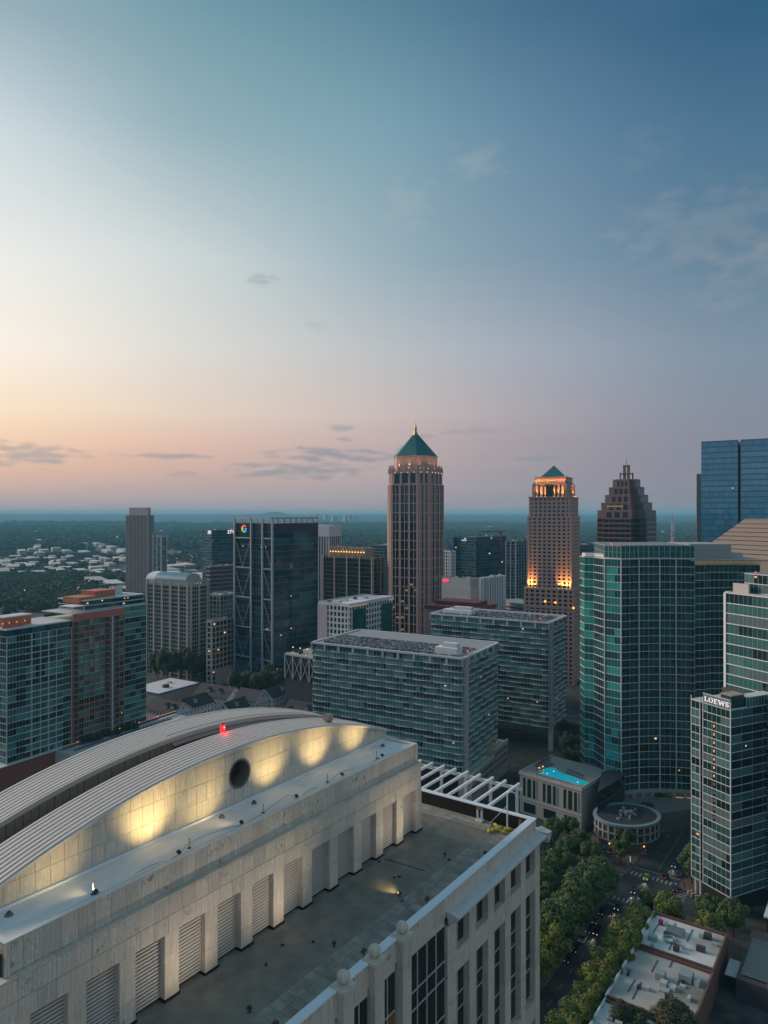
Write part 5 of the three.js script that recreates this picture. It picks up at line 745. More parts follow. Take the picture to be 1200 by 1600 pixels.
  // brick podium and its sun deck
  block(g, 'brick_podium', M.brick, -30, 96, 0, y0 - 0.4, -D - 6, 1.4); block(g, 'podium_ledge', M.pale, -30, 60, y0 - 0.4, y0 - 0.02, -D, 2.2); block(g, 'deck', std(0.5, 0.5, 0.5), 26, 110, 0, y0 - 1.2, 1.6, 14); block(g, 'deck_wall', M.pale, 26, 26.4, y0 - 1.2, y0 - 0.3, 2.3, 14); block(g, 'deck_rail', M.pale, 26, 110, y0 - 1.2, y0 - 0.2, 13.7, 14); block(g, 'red_curb', std(0.25, 0.06, 0.04), 30, 110, y0 - 0.7, y0 + 0.5, 2.3, 2.8); block(g, 'curb_cap', M.pale, 30, 110, y0 + 0.5, y0 + 0.8, 2.2, 3);
  g.updateMatrixWorld(); const ch = new Geo().box(-0.35, 0.35, 0.3, 0.42, -0.9, 0.6).box(-0.33, 0.33, 0, 0.3, -0.5, -0.4).box(-0.33, 0.33, 0, 0.3, 0.3, 0.4).quad([-0.35, 0.42, 0.6], [0.35, 0.42, 0.6], [0.35, 0.95, 1.1], [-0.35, 0.95, 1.1]).build(), blue = std(0.03, 0.075, 0.13);
  for (let i = 0; i < 44; i++) { const q = new THREE.Vector3(33 + i * 1.55, y0 - 1.2, 8.5 + (i % 2) * 0.15).applyMatrix4(g.matrixWorld); solo('deck_lounger', 'blue lounger in the long row on the pale sun deck', 'lounger', ch, blue, q.x, q.y, q.z, g.rotation.y + PI, 'blue loungers on the sun deck'); }
  for (const x of [38, 52, 66, 80, 94]) lampAt(g, 'curb_lamp', x, y0 + 1.2, 3.4, rgb(1, 0.5, 0.14), 10, 0.2, 2.2);
}
// ---------------------------------------------------------------- beige condominium with the blue barrel roof
{
  const d = 600, p = plot(31, 297, d, 229, 327), g = thing('barrel_roof_condo', 'beige condominium with blue barrel roof and stepped fin towers', 'apartment block', p.x, 0, p.z, p.turn), { lu, lv } = p, yt = hy(917, d), n = 22;
  storeys(g, rect(lu, lv), { n, fh: yt / n, bay: 2.6, pal: [...GL.dusk, [0.05, 0.06, 0.065]], run: 0.4, band: M.beige, bandH: 0.8, out: 0.12, mull: M.beige, mullW: 0.35, mullOut: 0.1, pier: std(0.47, 0.43, 0.39), pierW: 1.5, pierOut: 0.9, pierEvery: 4, over: 4, lit: 0.002 }); part(g, 'roof', slab(rect(lu, lv), 0.5), M.roofGrey, 0, yt, 0);
  const v = new THREE.CylinderGeometry(9, 9, lv * 0.72, 28, 1, false, 0, PI); v.rotateX(PI / 2); v.rotateZ(PI / 2 + PI); part(g, 'barrel_roof', v.clone().scale(1, 0.75, 1), std(0.05, 0.19, 0.27, 0.5), 0, yt + 3.5, 0).rotation.z = PI; const cap = new THREE.CircleGeometry(9.2, 26, 0, PI); part(g, 'gable_end', cap.scale(1, 0.75, 1), M.beige, 0, yt + 3.5, lv * 0.36 + 0.05); block(g, 'attic', M.beige, -9.2, 9.2, yt, yt + 3.5, -lv * 0.36, lv * 0.36); for (let i = 0; i < 5; i++) lampAt(g, 'attic_lamp', -7 + i * 3.5, yt + 1.6, lv * 0.36 + 1, AMBER, 18, 0.3, 1.6);
  const w = thing('white_vault_hall', 'hall with white barrel roof behind the beige condominium', 'hall', sx(268, 820), 0, -820, PI / 2 - 0.54); const vg = new THREE.CylinderGeometry(15, 15, 52, 24, 1, false, 0, PI).rotateX(PI / 2).rotateZ(-PI / 2).scale(1, 0.6, 1); part(w, 'vault', vg, std(0.66, 0.68, 0.7), 0, hy(906, 820), 0).rotation.z = PI; block(w, 'wall', M.pale, -15, 15, 0, hy(906, 820), -26, 26); part(w, 'gable_end', new THREE.CircleGeometry(15, 20, 0, PI).scale(1, 0.6, 1), M.beige, 0, hy(906, 820), 26.05);
}
// ---------------------------------------------------------------- dark glass office tower with outside columns and bracing
{
  const d = 560, p = plot(38, 428, d, 368, 497), g = thing('braced_glass_office', 'dark teal glass office tower with silver outside columns, bracing and coloured G sign', 'office tower', p.x, 0, p.z, p.turn), { lu, lv } = p, A = -lu / 2, B = lv / 2, yt = hy(832, d), yc = hy(822, d), n = 25, fh = yt / n, sil = std(0.34, 0.33, 0.36, 0.5, { metalness: 0.25 });
  storeys(g, rect(lu, lv), { n, fh, bays: { 0: 9, 3: 8 }, bay: 5, metal: true, pal: [[0.012, 0.065, 0.1], [0.018, 0.09, 0.13], [0.01, 0.045, 0.075], [0.03, 0.14, 0.15], [0.008, 0.035, 0.055]], run: 0.35, band: std(0.06, 0.12, 0.14, 0.4), bandH: 0.45, out: 0.1, mull: std(0.08, 0.14, 0.16, 0.4), mullW: 0.14, mullOut: 0.1, sub: 2, lit: 0.022, litSides: [0, 3], litW: 1.6, litH: 0.7 });
  block(g, 'top_screen', std(0.008, 0.028, 0.055, 0.3), A - 0.1, lu / 2 + 0.1, yt, yc + 2, -B - 0.1, B + 0.1); block(g, 'roof', M.roofGrey, A + 0.5, lu / 2 - 0.5, yc + 2, yc + 2.2, -B + 0.5, B - 0.5);
  const zf = [-B + 0.3, -B + lv * 0.45, -B + lv * 0.74, B - 0.6], yr = hy(808.5, d);
  for (const z of zf) block(g, 'mega_column', sil, A - 1.9, A - 0.6, 0, yr, z - 0.7, z + 0.7);
  for (let k = 1; k < 6; k++) for (const [i, j] of [[0, 1], [2, 3]]) { block(g, 'tie_beam', sil, A - 1.6, A - 1.0, yt * k / 5.2 - 0.5, yt * k / 5.2 + 0.5, zf[i], zf[j]); }
  const bar = (z0, y0, z1, y1) => { const L = Math.hypot(z1 - z0, y1 - y0), m = part(g, 'diagonal_brace', unit, std(0.2, 0.22, 0.25, 0.5), A - 1.2, y0, z0); m.scale.set(0.45, L, 0.45); m.rotation.x = Math.atan2(z1 - z0, y1 - y0); };
  for (let k = 0; k < 5; k++) { const ya = yt * k / 5.2 + 0.5, yb = yt * (k + 1) / 5.2 - 0.5, mz = (zf[0] + zf[1]) / 2; bar(mz, ya, zf[0] + 0.6, yb); bar(mz, ya, zf[1] - 0.6, yb); bar(zf[3] - 0.8, ya, zf[2] + 0.7, yb); }
  block(g, 'roof_rail', sil, A - 1.9, A - 1.2, yr - 1.2, yr, -B, B); block(g, 'roof_rail', sil, A - 1.9, lu / 2, yr - 1.2, yr, B - 0.4, B + 0.3); for (let i = 0; i < 7; i++) block(g, 'roof_post', std(0.34, 0.26, 0.25), A + 4 + i * lu / 7.6, A + 5.2 + i * lu / 7.6, yc + 2, yr - 1.2, B - 0.5, B + 0.2); for (const z of [-B + lv * 0.2, -B + lv * 0.6]) block(g, 'roof_post', sil, A - 1.8, A - 1.2, yc + 2, yr - 1.2, z, z + 0.6);
  // coloured round letter on the top screen
  const sg = new THREE.Group(); sg.name = 'sign_letter'; sg.position.set(A - 0.5, hy(827, d), -B + lv * 0.25); sg.rotation.y = -PI / 2; g.add(sg); const ri = 1.9, ro = 3.1;
  for (const [c, a0, a1] of [[[0.9, 0.08, 0.04], 0.72, 2.5], [[1, 0.55, 0.02], 2.5, 3.75], [[0.06, 0.55, 0.12], 3.75, 5.5], [[0.05, 0.2, 0.9], 5.5, 6.283]]) { const s = new THREE.Shape(); s.absarc(0, 0, ro, a0, a1); s.absarc(0, 0, ri, a1, a0, true); part(sg, 'letter_stroke', new THREE.ExtrudeGeometry(s, { depth: 0.3, bevelEnabled: false, curveSegments: 16 }), glow(...c, 1.1)); }
  part(sg, 'letter_bar', boxGeo(0.1, 3.08, -0.6, 0.55, 0.01, 0.31), glow(0.05, 0.2, 0.9, 1.1));
  // low braced garage with a planted roof beside it
  const q = plot(36, 497, 452, 446, -30), w = thing('braced_garage', 'dark garage with white X bracing and a lamp-lit roof garden', 'garage', q.x, 0, q.z, q.turn), h = hy(1024, 462); const a = -q.lu / 2, b = q.lv / 2; block(w, 'wall', std(0.03, 0.04, 0.05), a, q.lu / 2, 0, h - 1, -b, b); block(w, 'roof', M.conc, a - 0.4, q.lu / 2, h - 1, h, -b - 0.4, b + 0.4);
  const bays = 4; for (let i = 0; i <= bays; i++) block(w, 'truss_post', std(0.4, 0.42, 0.45), a - 0.7, a - 0.1, h - 16, h - 1, -b + q.lv * i / bays - 0.3, -b + q.lv * i / bays + 0.3); for (let i = 0; i < bays; i++) for (const s of [0, 1]) { const z0 = -b + q.lv * (i + s) / bays, z1 = -b + q.lv * (i + 1 - s) / bays, L = Math.hypot(z1 - z0, 15), m = part(w, 'cross_brace', unit, std(0.4, 0.42, 0.45), a - 0.4 - s * 0.02, h - 16, z0); m.scale.set(0.3, L, 0.3); m.rotation.x = Math.atan2(z1 - z0, 15); }
  for (let i = 0; i < 5; i++) { const z = -b + 2 + i * (q.lv - 3) / 4; block(w, 'lamp_pole', M.dark, a + 5, a + 5.15, h, h + 3.4, z, z + 0.15); lampAt(w, 'globe_lamp', a + 5.07, h + 3.6, z + 0.07, rgb(1, 0.5, 0.25), 40, 0.36, 2.2); }
  for (let i = 0; i < 12; i++) { const s = new THREE.IcosahedronGeometry(rr(0.8, 1.7), 2), pp = s.attributes.position; for (let k = 0; k < pp.count; k++) { const f = 1 + 0.3 * N3.noise(pp.getX(k) * 2 + i, pp.getY(k) * 2, pp.getZ(k) * 2); pp.setXYZ(k, pp.getX(k) * f, pp.getY(k) * f, pp.getZ(k) * f); } s.computeVertexNormals(); part(w, 'roof_shrub', s, std(0.03, 0.045, 0.02), a + rr(3, 14), h + 0.9, rr(-b + 2, b - 2)); }
  block(w, 'garage_entry', glow(1, 0.6, 0.15, 0.5), a - 0.08, a, 2, 6, b - 6, b - 1);
}
// ---------------------------------------------------------------- remaining towers: one generic builder, each with its own look
function slabTower(name, label, cat, th, c, d, l, r, topPy, o) {
  const p = plot(th, c, d, l, r), g = thing(name, label, cat, p.x, 0, p.z, p.turn), yt = hy(topPy, d), poly = rect(p.lu, p.lv), n = o.n ?? round(yt / 3.8);
  storeys(g, poly, { n, fh: yt / n, bay: 4, ...o }); roofOf(g, poly, yt, { par: o.par ?? 0.8, units: o.units ?? 4, mat: o.roofMat ?? M.roofGrey, parMat: o.band ?? M.pale, unitMax: 5 });
  return { g, ...p, yt };
}
const text = async () => {}; const sans = await new FontLoader().loadAsync('fonts/droid/droid_sans_bold.typeface.json');
const sign = (g, s, size, x, y, z, turn, mat) => { const t = new TextGeometry(s, { font: sans, size, depth: 0.3, curveSegments: 3 }); t.center(); const m = part(g, 'sign_letter', t, mat, x, y, z); m.rotation.y = turn; return m; };
{
  { const t = slabTower('white_grid_condo', 'white condominium with green glass corners and square windows', 'apartment block', 34, 545, 470, 498, 612, 947, { n: 20, bay: 3.2, pal: [...GL.black, [0.02, 0.09, 0.085], [0.015, 0.06, 0.06]], run: 0.8, band: std(0.56, 0.55, 0.56), bandH: 1.3, out: 0.2, pier: std(0.56, 0.55, 0.56), pierW: 1.3, pierOut: 0.22, roofMat: M.roofPale, par: 1.6, units: 9, lit: 0.003 });
    const { g, lu, lv, yt } = t, A = -lu / 2, B = lv / 2, gr = [[0.01, 0.075, 0.07], [0.012, 0.09, 0.085], [0.02, 0.11, 0.1]];
    const strip = (P) => { const s = new THREE.Group(); s.name = 'green_glass_bay'; g.add(s); storeys(s, P, { n: 18, fh: (yt - 3) / 18, bay: 2, pal: gr, bandH: 0.1, mull: M.dark, mullW: 0.06, mullOut: 0.05, band: M.dark, out: 0.03 }); };
    strip([[A + lu * 0.08, B + 0.8], [A + lu * 0.36, B + 0.8], [A + lu * 0.36, B - 1], [A + lu * 0.08, B - 1]]); strip([[A + lu * 0.74, B + 0.8], [lu / 2 - 0.2, B + 0.8], [lu / 2 - 0.2, B - 1], [A + lu * 0.74, B - 1]]);
    for (let k = 1; k < 19; k++) { block(g, 'balcony', M.pale, A - 1.2, A + 2, k * yt / 20, k * yt / 20 + 0.25, B - 3.5, B + 1.5); block(g, 'balcony', M.pale, lu / 2 - 1, lu / 2 + 1.4, k * yt / 20, k * yt / 20 + 0.25, B - 2, B + 1.4); }
    block(g, 'blank_wall', std(0.42, 0.39, 0.39), A - 0.5, A + 8, 0, yt - 0.5, -B - 0.6, -B + lv * 0.3); block(g, 'roof_eave', M.white, A - 1.4, A + lu * 0.4, yt - 0.4, yt + 1.8, B - 6, B + 1.5); block(g, 'eave_light', glow(1, 0.6, 0.25, 0.6), A - 1.45, A + lu * 0.38, yt - 0.7, yt - 0.42, B + 1.2, B + 1.45); block(g, 'roof_eave', M.white, lu / 2 - 6, lu / 2 + 1.2, yt - 0.4, yt + 1.8, B - 8, B + 1.2); block(g, 'eave_light', glow(1, 0.6, 0.25, 0.6), lu / 2 - 5.5, lu / 2 + 1.1, yt - 0.7, yt - 0.42, B + 0.9, B + 1.15);
    lampAt(g, 'red_beacon', A + 9, hy(1000, 470), B + 2.2, rgb(1, 0.1, 0.2), 25, 0.5, 1.5); }
  { const t = slabTower('lantern_crown_tower', 'dark brown tower with tan piers and a ring of orange lights on top', 'tower', 33, 582, 700, 504, 600, 874, { n: 22, bay: 7.5, pal: GL.black, band: std(0.16, 0.135, 0.12), bandH: 0.5, out: 0.1, sub: 2, mull: M.dark, mullW: 0.1, mullOut: 0.05, pier: std(0.42, 0.34, 0.28), pierW: 1.5, pierOut: 0.7, pierEvery: 2, over: 3, lit: 0.0 });
    const { g, lu, lv, yt } = t; block(g, 'crown', std(0.3, 0.24, 0.2), -lu / 2 + 4, lu / 2 - 4, yt, hy(857, 700), -lv / 2 + 5, lv / 2 - 9); for (let i = 0; i < 14; i++) { const z = -lv / 2 + 6.5 + i * (lv - 17) / 13; block(g, 'crown_pier', std(0.36, 0.29, 0.24), -lu / 2 + 3.2, -lu / 2 + 4, yt, hy(856, 700), z - 0.5, z + 0.5); if (i < 13) lampAt(g, 'crown_lamp', -lu / 2 + 2.6, hy(864, 700), z + (lv - 17) / 26, rgb(1, 0.45, 0.1), 260, 0.6, 3); } beacon(g, -lu / 2 + 5, hy(854, 700), -lv / 2 + 16, 0.5); }
  { const t = slabTower('white_pier_tower', 'slim white-piered tower standing behind the braced glass office', 'tower', 34, 514, 760, 482, 533, 840, { n: 34, bay: 3.6, pal: GL.navy, band: M.dark, bandH: 0.4, out: 0.05, pier: std(0.5, 0.5, 0.52), pierW: 1.3, pierOut: 0.4, lit: 0.003 }); const { g, lu, lv, yt } = t; block(g, 'crown_wall', std(0.54, 0.54, 0.56), -lu / 2 - 0.2, lu / 2 + 0.2, yt + 0.9, hy(821, 760), -lv / 2, lv / 2 + 0.2); beacon(g, -lu / 2, hy(820, 760), 2, 0.5); }
  slabTower('green_strip_tower', 'green striped glass tower showing between two granite-brown towers', 'tower', 34, 602, 830, 580, 650, 853, { n: 30, bay: 4, pal: [[0.015, 0.06, 0.065], [0.02, 0.075, 0.08]], band: std(0.14, 0.24, 0.25), bandH: 1.0, out: 0.1, lit: 0.001 });
  { const t = slabTower('dark_numbered_tower', 'dark blue office tower with lit 271 numerals at its top corners', 'office tower', 50, 331, 980, 316, 372, 829, { n: 28, bay: 4, pal: GL.navy, band: std(0.05, 0.09, 0.12), bandH: 0.9, out: 0.08, lit: 0.004 }); const { g, lu, lv, yt } = t, wm = glow(1, 0.95, 0.98, 1.0); sign(g, '271', 4.6, -lu / 2 - 0.3, yt - 2.6, lv / 2 - 7, -PI / 2, wm); sign(g, '271', 4.6, lu / 2 - 12, yt - 2.2, lv / 2 + 0.3, 0, wm); }
  slabTower('red_band_office', 'low red-brown banded office below the dark numbered tower', 'office', 45, 328, 900, 322, 372, 886, { n: 14, bay: 4, pal: GL.dusk, band: std(0.26, 0.13, 0.13), bandH: 1.8, out: 0.15, lit: 0.01 });
  slabTower('grey_glass_block', 'grey glass block with pale roof slab left of the braced office', 'office', 33, 344, 640, 318, 374, 932, { n: 16, bay: 4, pal: GL.tealGrey, band: M.conc, bandH: 0.7, out: 0.15, pier: M.conc, pierW: 0.7, pierOut: 0.3, roofMat: M.roofPale, par: 1.5 });
  { const t = slabTower('beige_grid_block', 'beige gridded office with lit windows beside the braced office', 'office', 30, 331, 575, 323, 372, 972, { n: 12, bay: 4.4, pal: GL.dusk, band: M.beige, bandH: 1.1, out: 0.2, pier: M.beige, pierW: 1.1, pierOut: 0.25, roofMat: M.roofPale, par: 1.4, lit: 0.05, litW: 2, litH: 1.4 }); block(t.g, 'blank_base', std(0.4, 0.36, 0.32), -t.lu / 2 + 4, t.lu / 2, 0, 14, -t.lv / 2, t.lv / 2 + 1); }
  { const t = slabTower('grey_pier_tower', 'tall grey tower with pale vertical piers far beyond the trees', 'tower', 33, 231, 1150, 197, 240.5, 806, { n: 34, bay: 3.4, pal: GL.dusk, band: std(0.14, 0.125, 0.13), bandH: 1.0, out: 0.1, pier: std(0.36, 0.32, 0.31), pierW: 1.3, pierOut: 0.7, lit: 0 }); const { g, lu, lv, yt } = t; block(g, 'crown', std(0.4, 0.34, 0.33), -lu / 2 + 3, lu / 2 - 3, yt + 0.4, hy(793, 1150), -lv / 2 + 4, lv / 2 - 4); }
  slabTower('thin_glass_tower', 'thin pale glass tower tucked beside the tall grey tower', 'tower', 33, 252, 1120, 239, 261, 840, { n: 30, bay: 3.4, pal: GL.tealGrey, band: M.conc, bandH: 0.6, out: 0.1, pier: M.pale, pierW: 1.2, pierOut: 0.5, pierEvery: 3, over: 4 });
  { const t = slabTower('blue_edged_tower', 'teal tower under construction with blue edges and lit floors', 'tower', 45, 744, 930, 711, 791, 840, { n: 27, bay: 4, pal: [[0.01, 0.06, 0.08], [0.02, 0.09, 0.1], [0.05, 0.06, 0.05], [0.01, 0.03, 0.04]], run: 0.7, band: std(0.06, 0.09, 0.1), bandH: 0.7, out: 0.1, lit: 0.02, litW: 3, litH: 1.6 }); const { g, lu, lv, yt } = t; for (const [x, z] of [[lu / 2, lv / 2], [-lu / 2, -lv / 2]]) block(g, 'blue_edge', std(0.01, 0.07, 0.32, 0.3), x - 4, x + 0.3, 0, yt, z - 1, z + 0.4); const m = part(g, 'blue_sign', boxGeo(-4, 4, -1, 1, 0, 0.3), glow(0.25, 0.3, 1, 1.2), -lu / 2 - 0.4, yt - 4, -2); m.rotation.y = -PI / 2;
    const cr = thing('tower_crane', 'red tower crane above the teal tower under construction', 'crane', sx(786, 930), 0, -950); block(cr, 'mast', std(0.3, 0.05, 0.06), -0.9, 0.9, 0, hy(830, 930), -0.9, 0.9); block(cr, 'jib', std(0.3, 0.05, 0.06), -26, 8, hy(832, 930), hy(830.6, 930), -0.6, 0.6); block(cr, 'cab', M.dark, -1.5, 1.5, hy(834, 930), hy(832, 930), -1, 1); block(cr, 'counterweight', M.conc, 6, 9, hy(834.5, 930), hy(832, 930), -1, 1); }
  slabTower('grey_striped_tower', 'grey striped tower with white rooftop plant beside the construction', 'tower', 40, 806, 900, 790, 832, 846, { n: 26, bay: 3.4, pal: GL.navy, band: std(0.16, 0.18, 0.2), bandH: 0.6, out: 0.1, pier: std(0.34, 0.36, 0.38), pierW: 1, pierOut: 0.4, pierEvery: 2, units: 8, lit: 0.004 });
  { const t = slabTower('white_blank_hall', 'white windowless block with a glowing red oval sign', 'building', 40, 735, 640, 690, 748, 906, { n: 10, bay: 40, pal: [[0.45, 0.45, 0.46]], run: 0, band: M.pale, bandH: 0.3, out: 0.05, lit: 0 }); const m = part(t.g, 'red_oval_sign', new THREE.SphereGeometry(1, 20, 12).scale(3.6, 1.5, 0.4), glow(1, 0.03, 0.1, 1.3), -t.lu / 2 - 0.3, t.yt - 2.2, -t.lv / 2 + 5); m.rotation.y = -PI / 2; }
  slabTower('white_slit_block', 'white block with dark vertical slits among trees beyond the condominiums', 'building', 40, 752, 720, 742, 790, 905, { n: 8, bay: 4.6, pal: GL.black, band: M.white, bandH: 0.2, out: 0.02, pier: std(0.62, 0.62, 0.62), pierW: 3.4, pierOut: 0.4, roofMat: M.roofPale });
  slabTower('white_notched_tower', 'small white tower just beside the tallest pyramid tower', 'tower', 40, 704, 900, 688, 712, 862, { n: 22, bay: 4, pal: GL.navy, band: std(0.6, 0.6, 0.6), bandH: 1.2, out: 0.2, pier: std(0.6, 0.6, 0.6), pierW: 1.6, pierOut: 0.3 });
  slabTower('dark_glass_office', 'dark teal office showing between granite tower and stepped dark tower', 'office', 40, 918, 930, 898, 945, 852, { n: 24, bay: 4, pal: GL.navy, band: std(0.05, 0.1, 0.11), bandH: 0.8, out: 0.1, units: 6 });
  // truncated tan pyramid roof by the picture edge
  { const d = 430, g = thing('tan_pyramid_tower', 'tower with broad tan pyramid roof in front of the blue glass tower', 'tower', sx(1225, d), 0, -d - 20, 0.5), y0 = hy(872, d), y1 = hy(812, d), R = 30, r = 9; block(g, 'wall', std(0.25, 0.21, 0.18), -R, R, 0, y0, -R, R); const G = [new Geo(), new Geo()]; const c = [[-1, 1], [1, 1], [1, -1], [-1, -1]]; for (let e = 0; e < 4; e++) { const a = c[e], b = c[(e + 1) % 4]; for (let k = 0; k < 9; k++) { const f0 = k / 9, f1 = (k + 0.82) / 9, q0 = mix(R, r, f0), q1 = mix(R, r, f1), h0 = mix(y0, y1, f0), h1 = mix(y0, y1, f1); part(g, 'roof_course', new Geo().quad([a[0] * q0, h0, a[1] * q0], [b[0] * q0, h0, b[1] * q0], [b[0] * q1, h1, b[1] * q1], [a[0] * q1, h1, a[1] * q1]), std(0.26, 0.2, 0.165)); } } part(g, 'roof_core', (() => { const q = new Geo(); for (let e = 0; e < 4; e++) { const a = c[e], b = c[(e + 1) % 4]; q.quad([a[0] * (R - 0.5), y0 - 0.3, a[1] * (R - 0.5)], [b[0] * (R - 0.5), y0 - 0.3, b[1] * (R - 0.5)], [b[0] * r, y1 - 0.5, b[1] * r], [a[0] * r, y1 - 0.5, a[1] * r]); } return q; })(), std(0.12, 0.09, 0.08)); block(g, 'roof_cap', std(0.24, 0.19, 0.16), -r, r, y1 - 0.6, y1 + 0.4, -r, r); }
  // broadcast mast
  { const d = 1500, g = thing('broadcast_mast', 'red and white lattice broadcast mast on the horizon', 'mast', sx(1051, d), 0, -d), yt = hy(800, d); for (const [x, z] of [[-2, -2], [2, -2], [2, 2], [-2, 2]]) { const m = part(g, 'leg', unit, std(0.5, 0.44, 0.44), x, 0, z); m.scale.set(0.8, yt - 22, 0.8); } for (let k = 0; k < 14; k++) block(g, 'lattice_ring', k % 4 < 2 ? std(0.4, 0.12, 0.12) : M.pale, -2.4, 2.4, 4 + k * 7.5, 5.4 + k * 7.5, -2.4, 2.4); block(g, 'spike', std(0.4, 0.12, 0.12), -0.4, 0.4, yt - 22, yt, -0.4, 0.4); }
}
// ---------------------------------------------------------------- terrain out to the ridge on the horizon
const relief = (x, z) => {
  const r = Math.hypot(x, z), az = Math.atan2(x, -z) * 180 / PI, n = fbm(x * 0.0006, z * 0.0006, 4, 4), roll = sstep(1700, 4200, r) * (26 * n + 6 * fbm(x * 0.003, z * 0.003, 8, 2));
  let y = roll + 94 * sstep(4500, 15500, r) + 16 * sstep(9000, 15000, r) * fbm(az * 0.11 + 3, r * 0.0002, 2, 4);
  const hill = (a, w, h, r0) => h * exp(-(((az - a) / w) ** 2) - ((r - r0) / 900) ** 2);
  y += hill(-8.6, 0.9, 84, 14600) + hill(-10.6, 1.7, 48, 14300) + hill(-28.6, 1.6, 52, 14600) + hill(-4.5, 2.2, 16, 14800) + hill(9, 3, 12, 14600) + hill(-16, 3, 12, 14800);
  return y * sstep(1500, 1900, r);
};
{
  const az = []; for (let a = -180; a < -36; a += 6) az.push(a); for (let a = -36; a <= 36; a += 0.4) az.push(a); for (let a = 42; a <= 180; a += 6) az.push(a);
  const rs = [0, 400, 1000, 1500]; for (let r = 1600; r < 16500; r *= 1.035) rs.push(r); rs.push(16600);
  const pos = [], col = [], uv = [], idx = [];
  for (const r of rs) for (const a of az) {
    const x = sin(a * PI / 180) * r, z = -cos(a * PI / 180) * r, y = relief(x, z); pos.push(x, y, z); uv.push(x, z);
    const wood = r < 900 ? 0.1 : 0.75 + 0.9 * fbm(x * 0.0011, z * 0.0011, 12, 4) + 0.3 * fbm(x * 0.006, z * 0.006, 2, 2), t = clamp(wood);
    col.push(mix(0.12, 0.022, t), mix(0.118, 0.04, t), mix(0.11, 0.026, t));
  }
  const w = az.length; for (let i = 0; i < rs.length - 1; i++) for (let j = 0; j < w - 1; j++) { const a = i * w + j, b = a + 1, c = a + w, d = c + 1; idx.push(a, b, d, a, d, c); }
  const g = new THREE.BufferGeometry(); g.setAttribute('position', new THREE.Float32BufferAttribute(pos, 3)); g.setAttribute('color', new THREE.Float32BufferAttribute(col, 3)); g.setAttribute('uv', new THREE.Float32BufferAttribute(uv, 2)); g.setIndex(idx); g.computeVertexNormals();
  const leafN = tile((u, v) => fbm(u * 30, v * 30, 41, 4)), tmap = canvasNoise(512, (u, v) => { const k = 0.72 + 0.8 * leafN(u, v); return [k, k, k]; });
  struct('terrain', g, new THREE.MeshStandardMaterial({ vertexColors: true, roughness: 1, map: uvScale(tmap, 160), side: THREE.DoubleSide }));
}
// ---------------------------------------------------------------- streets: s runs up the avenue, t across it to the near side
const I0 = [96, 265], US = [sin(TH), cos(TH)], VS = [cos(TH), -sin(TH)];
const st = (s, t) => [I0[0] + s * US[0] + t * VS[0], -(I0[1] + s * US[1] + t * VS[1])], ST = PI / 2 - TH;
const sheet = (name, s0, s1, t0, t1, y, mat, h = 0) => { const [x, z] = st((s0 + s1) / 2, (t0 + t1) / 2); const m = struct(name, new Geo().box(-(s1 - s0) / 2, (s1 - s0) / 2, h ? 0 : -0.02, h, -(t1 - t0) / 2, (t1 - t0) / 2), mat, x, y, z, ST); return m; };
{
  const asph = new THREE.MeshStandardMaterial({ color: rgb(0.085, 0.088, 0.092), map: uvScale(gravelMap, 11), roughness: 0.85 }), walk = new THREE.MeshStandardMaterial({ color: rgb(0.26, 0.19, 0.165), map: uvScale(gravelMap, 6), roughness: 0.9 }), grassy = std(0.05, 0.06, 0.03, 1);
  sheet('lawn', -190, -9, -44, -17, 0.016, grassy);
  sheet('avenue', -220, -12, -8, 5, 0.03, asph); sheet('avenue', -12, 620, -8, 10.5, 0.03, asph); sheet('cross_street', -8.5, 8.5, -260, -8, 0.032, asph); sheet('cross_street', -8.5, 8.5, 10.5, 160, 0.032, asph);
  for (const [a, b] of [[-220, -8.5], [8.5, 420]]) { sheet('pavement', a, b, -15, -8, 0, walk, 0.15); sheet('pavement', a, b < 0 ? -13.5 : b, b < 0 ? 5 : 10.5, b < 0 ? 11.4 : 17.5, 0, walk, 0.15); }
  for (const [a, b] of [[-120, -15], [17.5, 120]]) { sheet('pavement', 8.5, 14, a, b, 0, walk, 0.152); sheet('pavement', -13.5, -8.5, a, b, 0, walk, 0.152); }
  sheet('plaza', 14, 34, -30, -15, 0, walk, 0.148); sheet('plaza', -30, -13.5, 17.5, 60, 0, walk, 0.146);
  const bar = (s0, s1, t0, t1) => sheet('road_marking', s0, s1, t0, t1, 0.038, M.paint);
  for (let i = 0; i < 11; i++) { bar(9.5, 12.5, -7.2 + i * 1.6, -6.5 + i * 1.6); if (i < 8) bar(-12.5, -9.5, -7.2 + i * 1.6, -6.5 + i * 1.6); } for (let i = 0; i < 9; i++) { bar(-7.6 + i * 1.8, -6.9 + i * 1.8, -12, -9); bar(-7.6 + i * 1.8, -6.9 + i * 1.8, 11.6, 14.6); }
  bar(-16.3, -15.7, -7.5, 4.6); bar(15.7, 16.3, -7.5, 10); for (let k = 0; k < 12; k++) { bar(-26 - k * 9, -23 - k * 9, -4.4, -4.25); bar(23 + k * 9, 26 + k * 9, -3.4, -3.2); bar(23 + k * 9, 26 + k * 9, 5.2, 5.4); } bar(-140, -18, -1.2, -1.05); bar(18, 140, 0.95, 1.1);
  // further streets between the blocks
  for (const t of [-190, -330, 150]) sheet('side_street', -300, 700, t - 7, t + 7, 0.024, asph); for (const s of [190, 330, 480]) sheet('side_street', s - 7, s + 7, -420, 200, 0.027, asph);
}
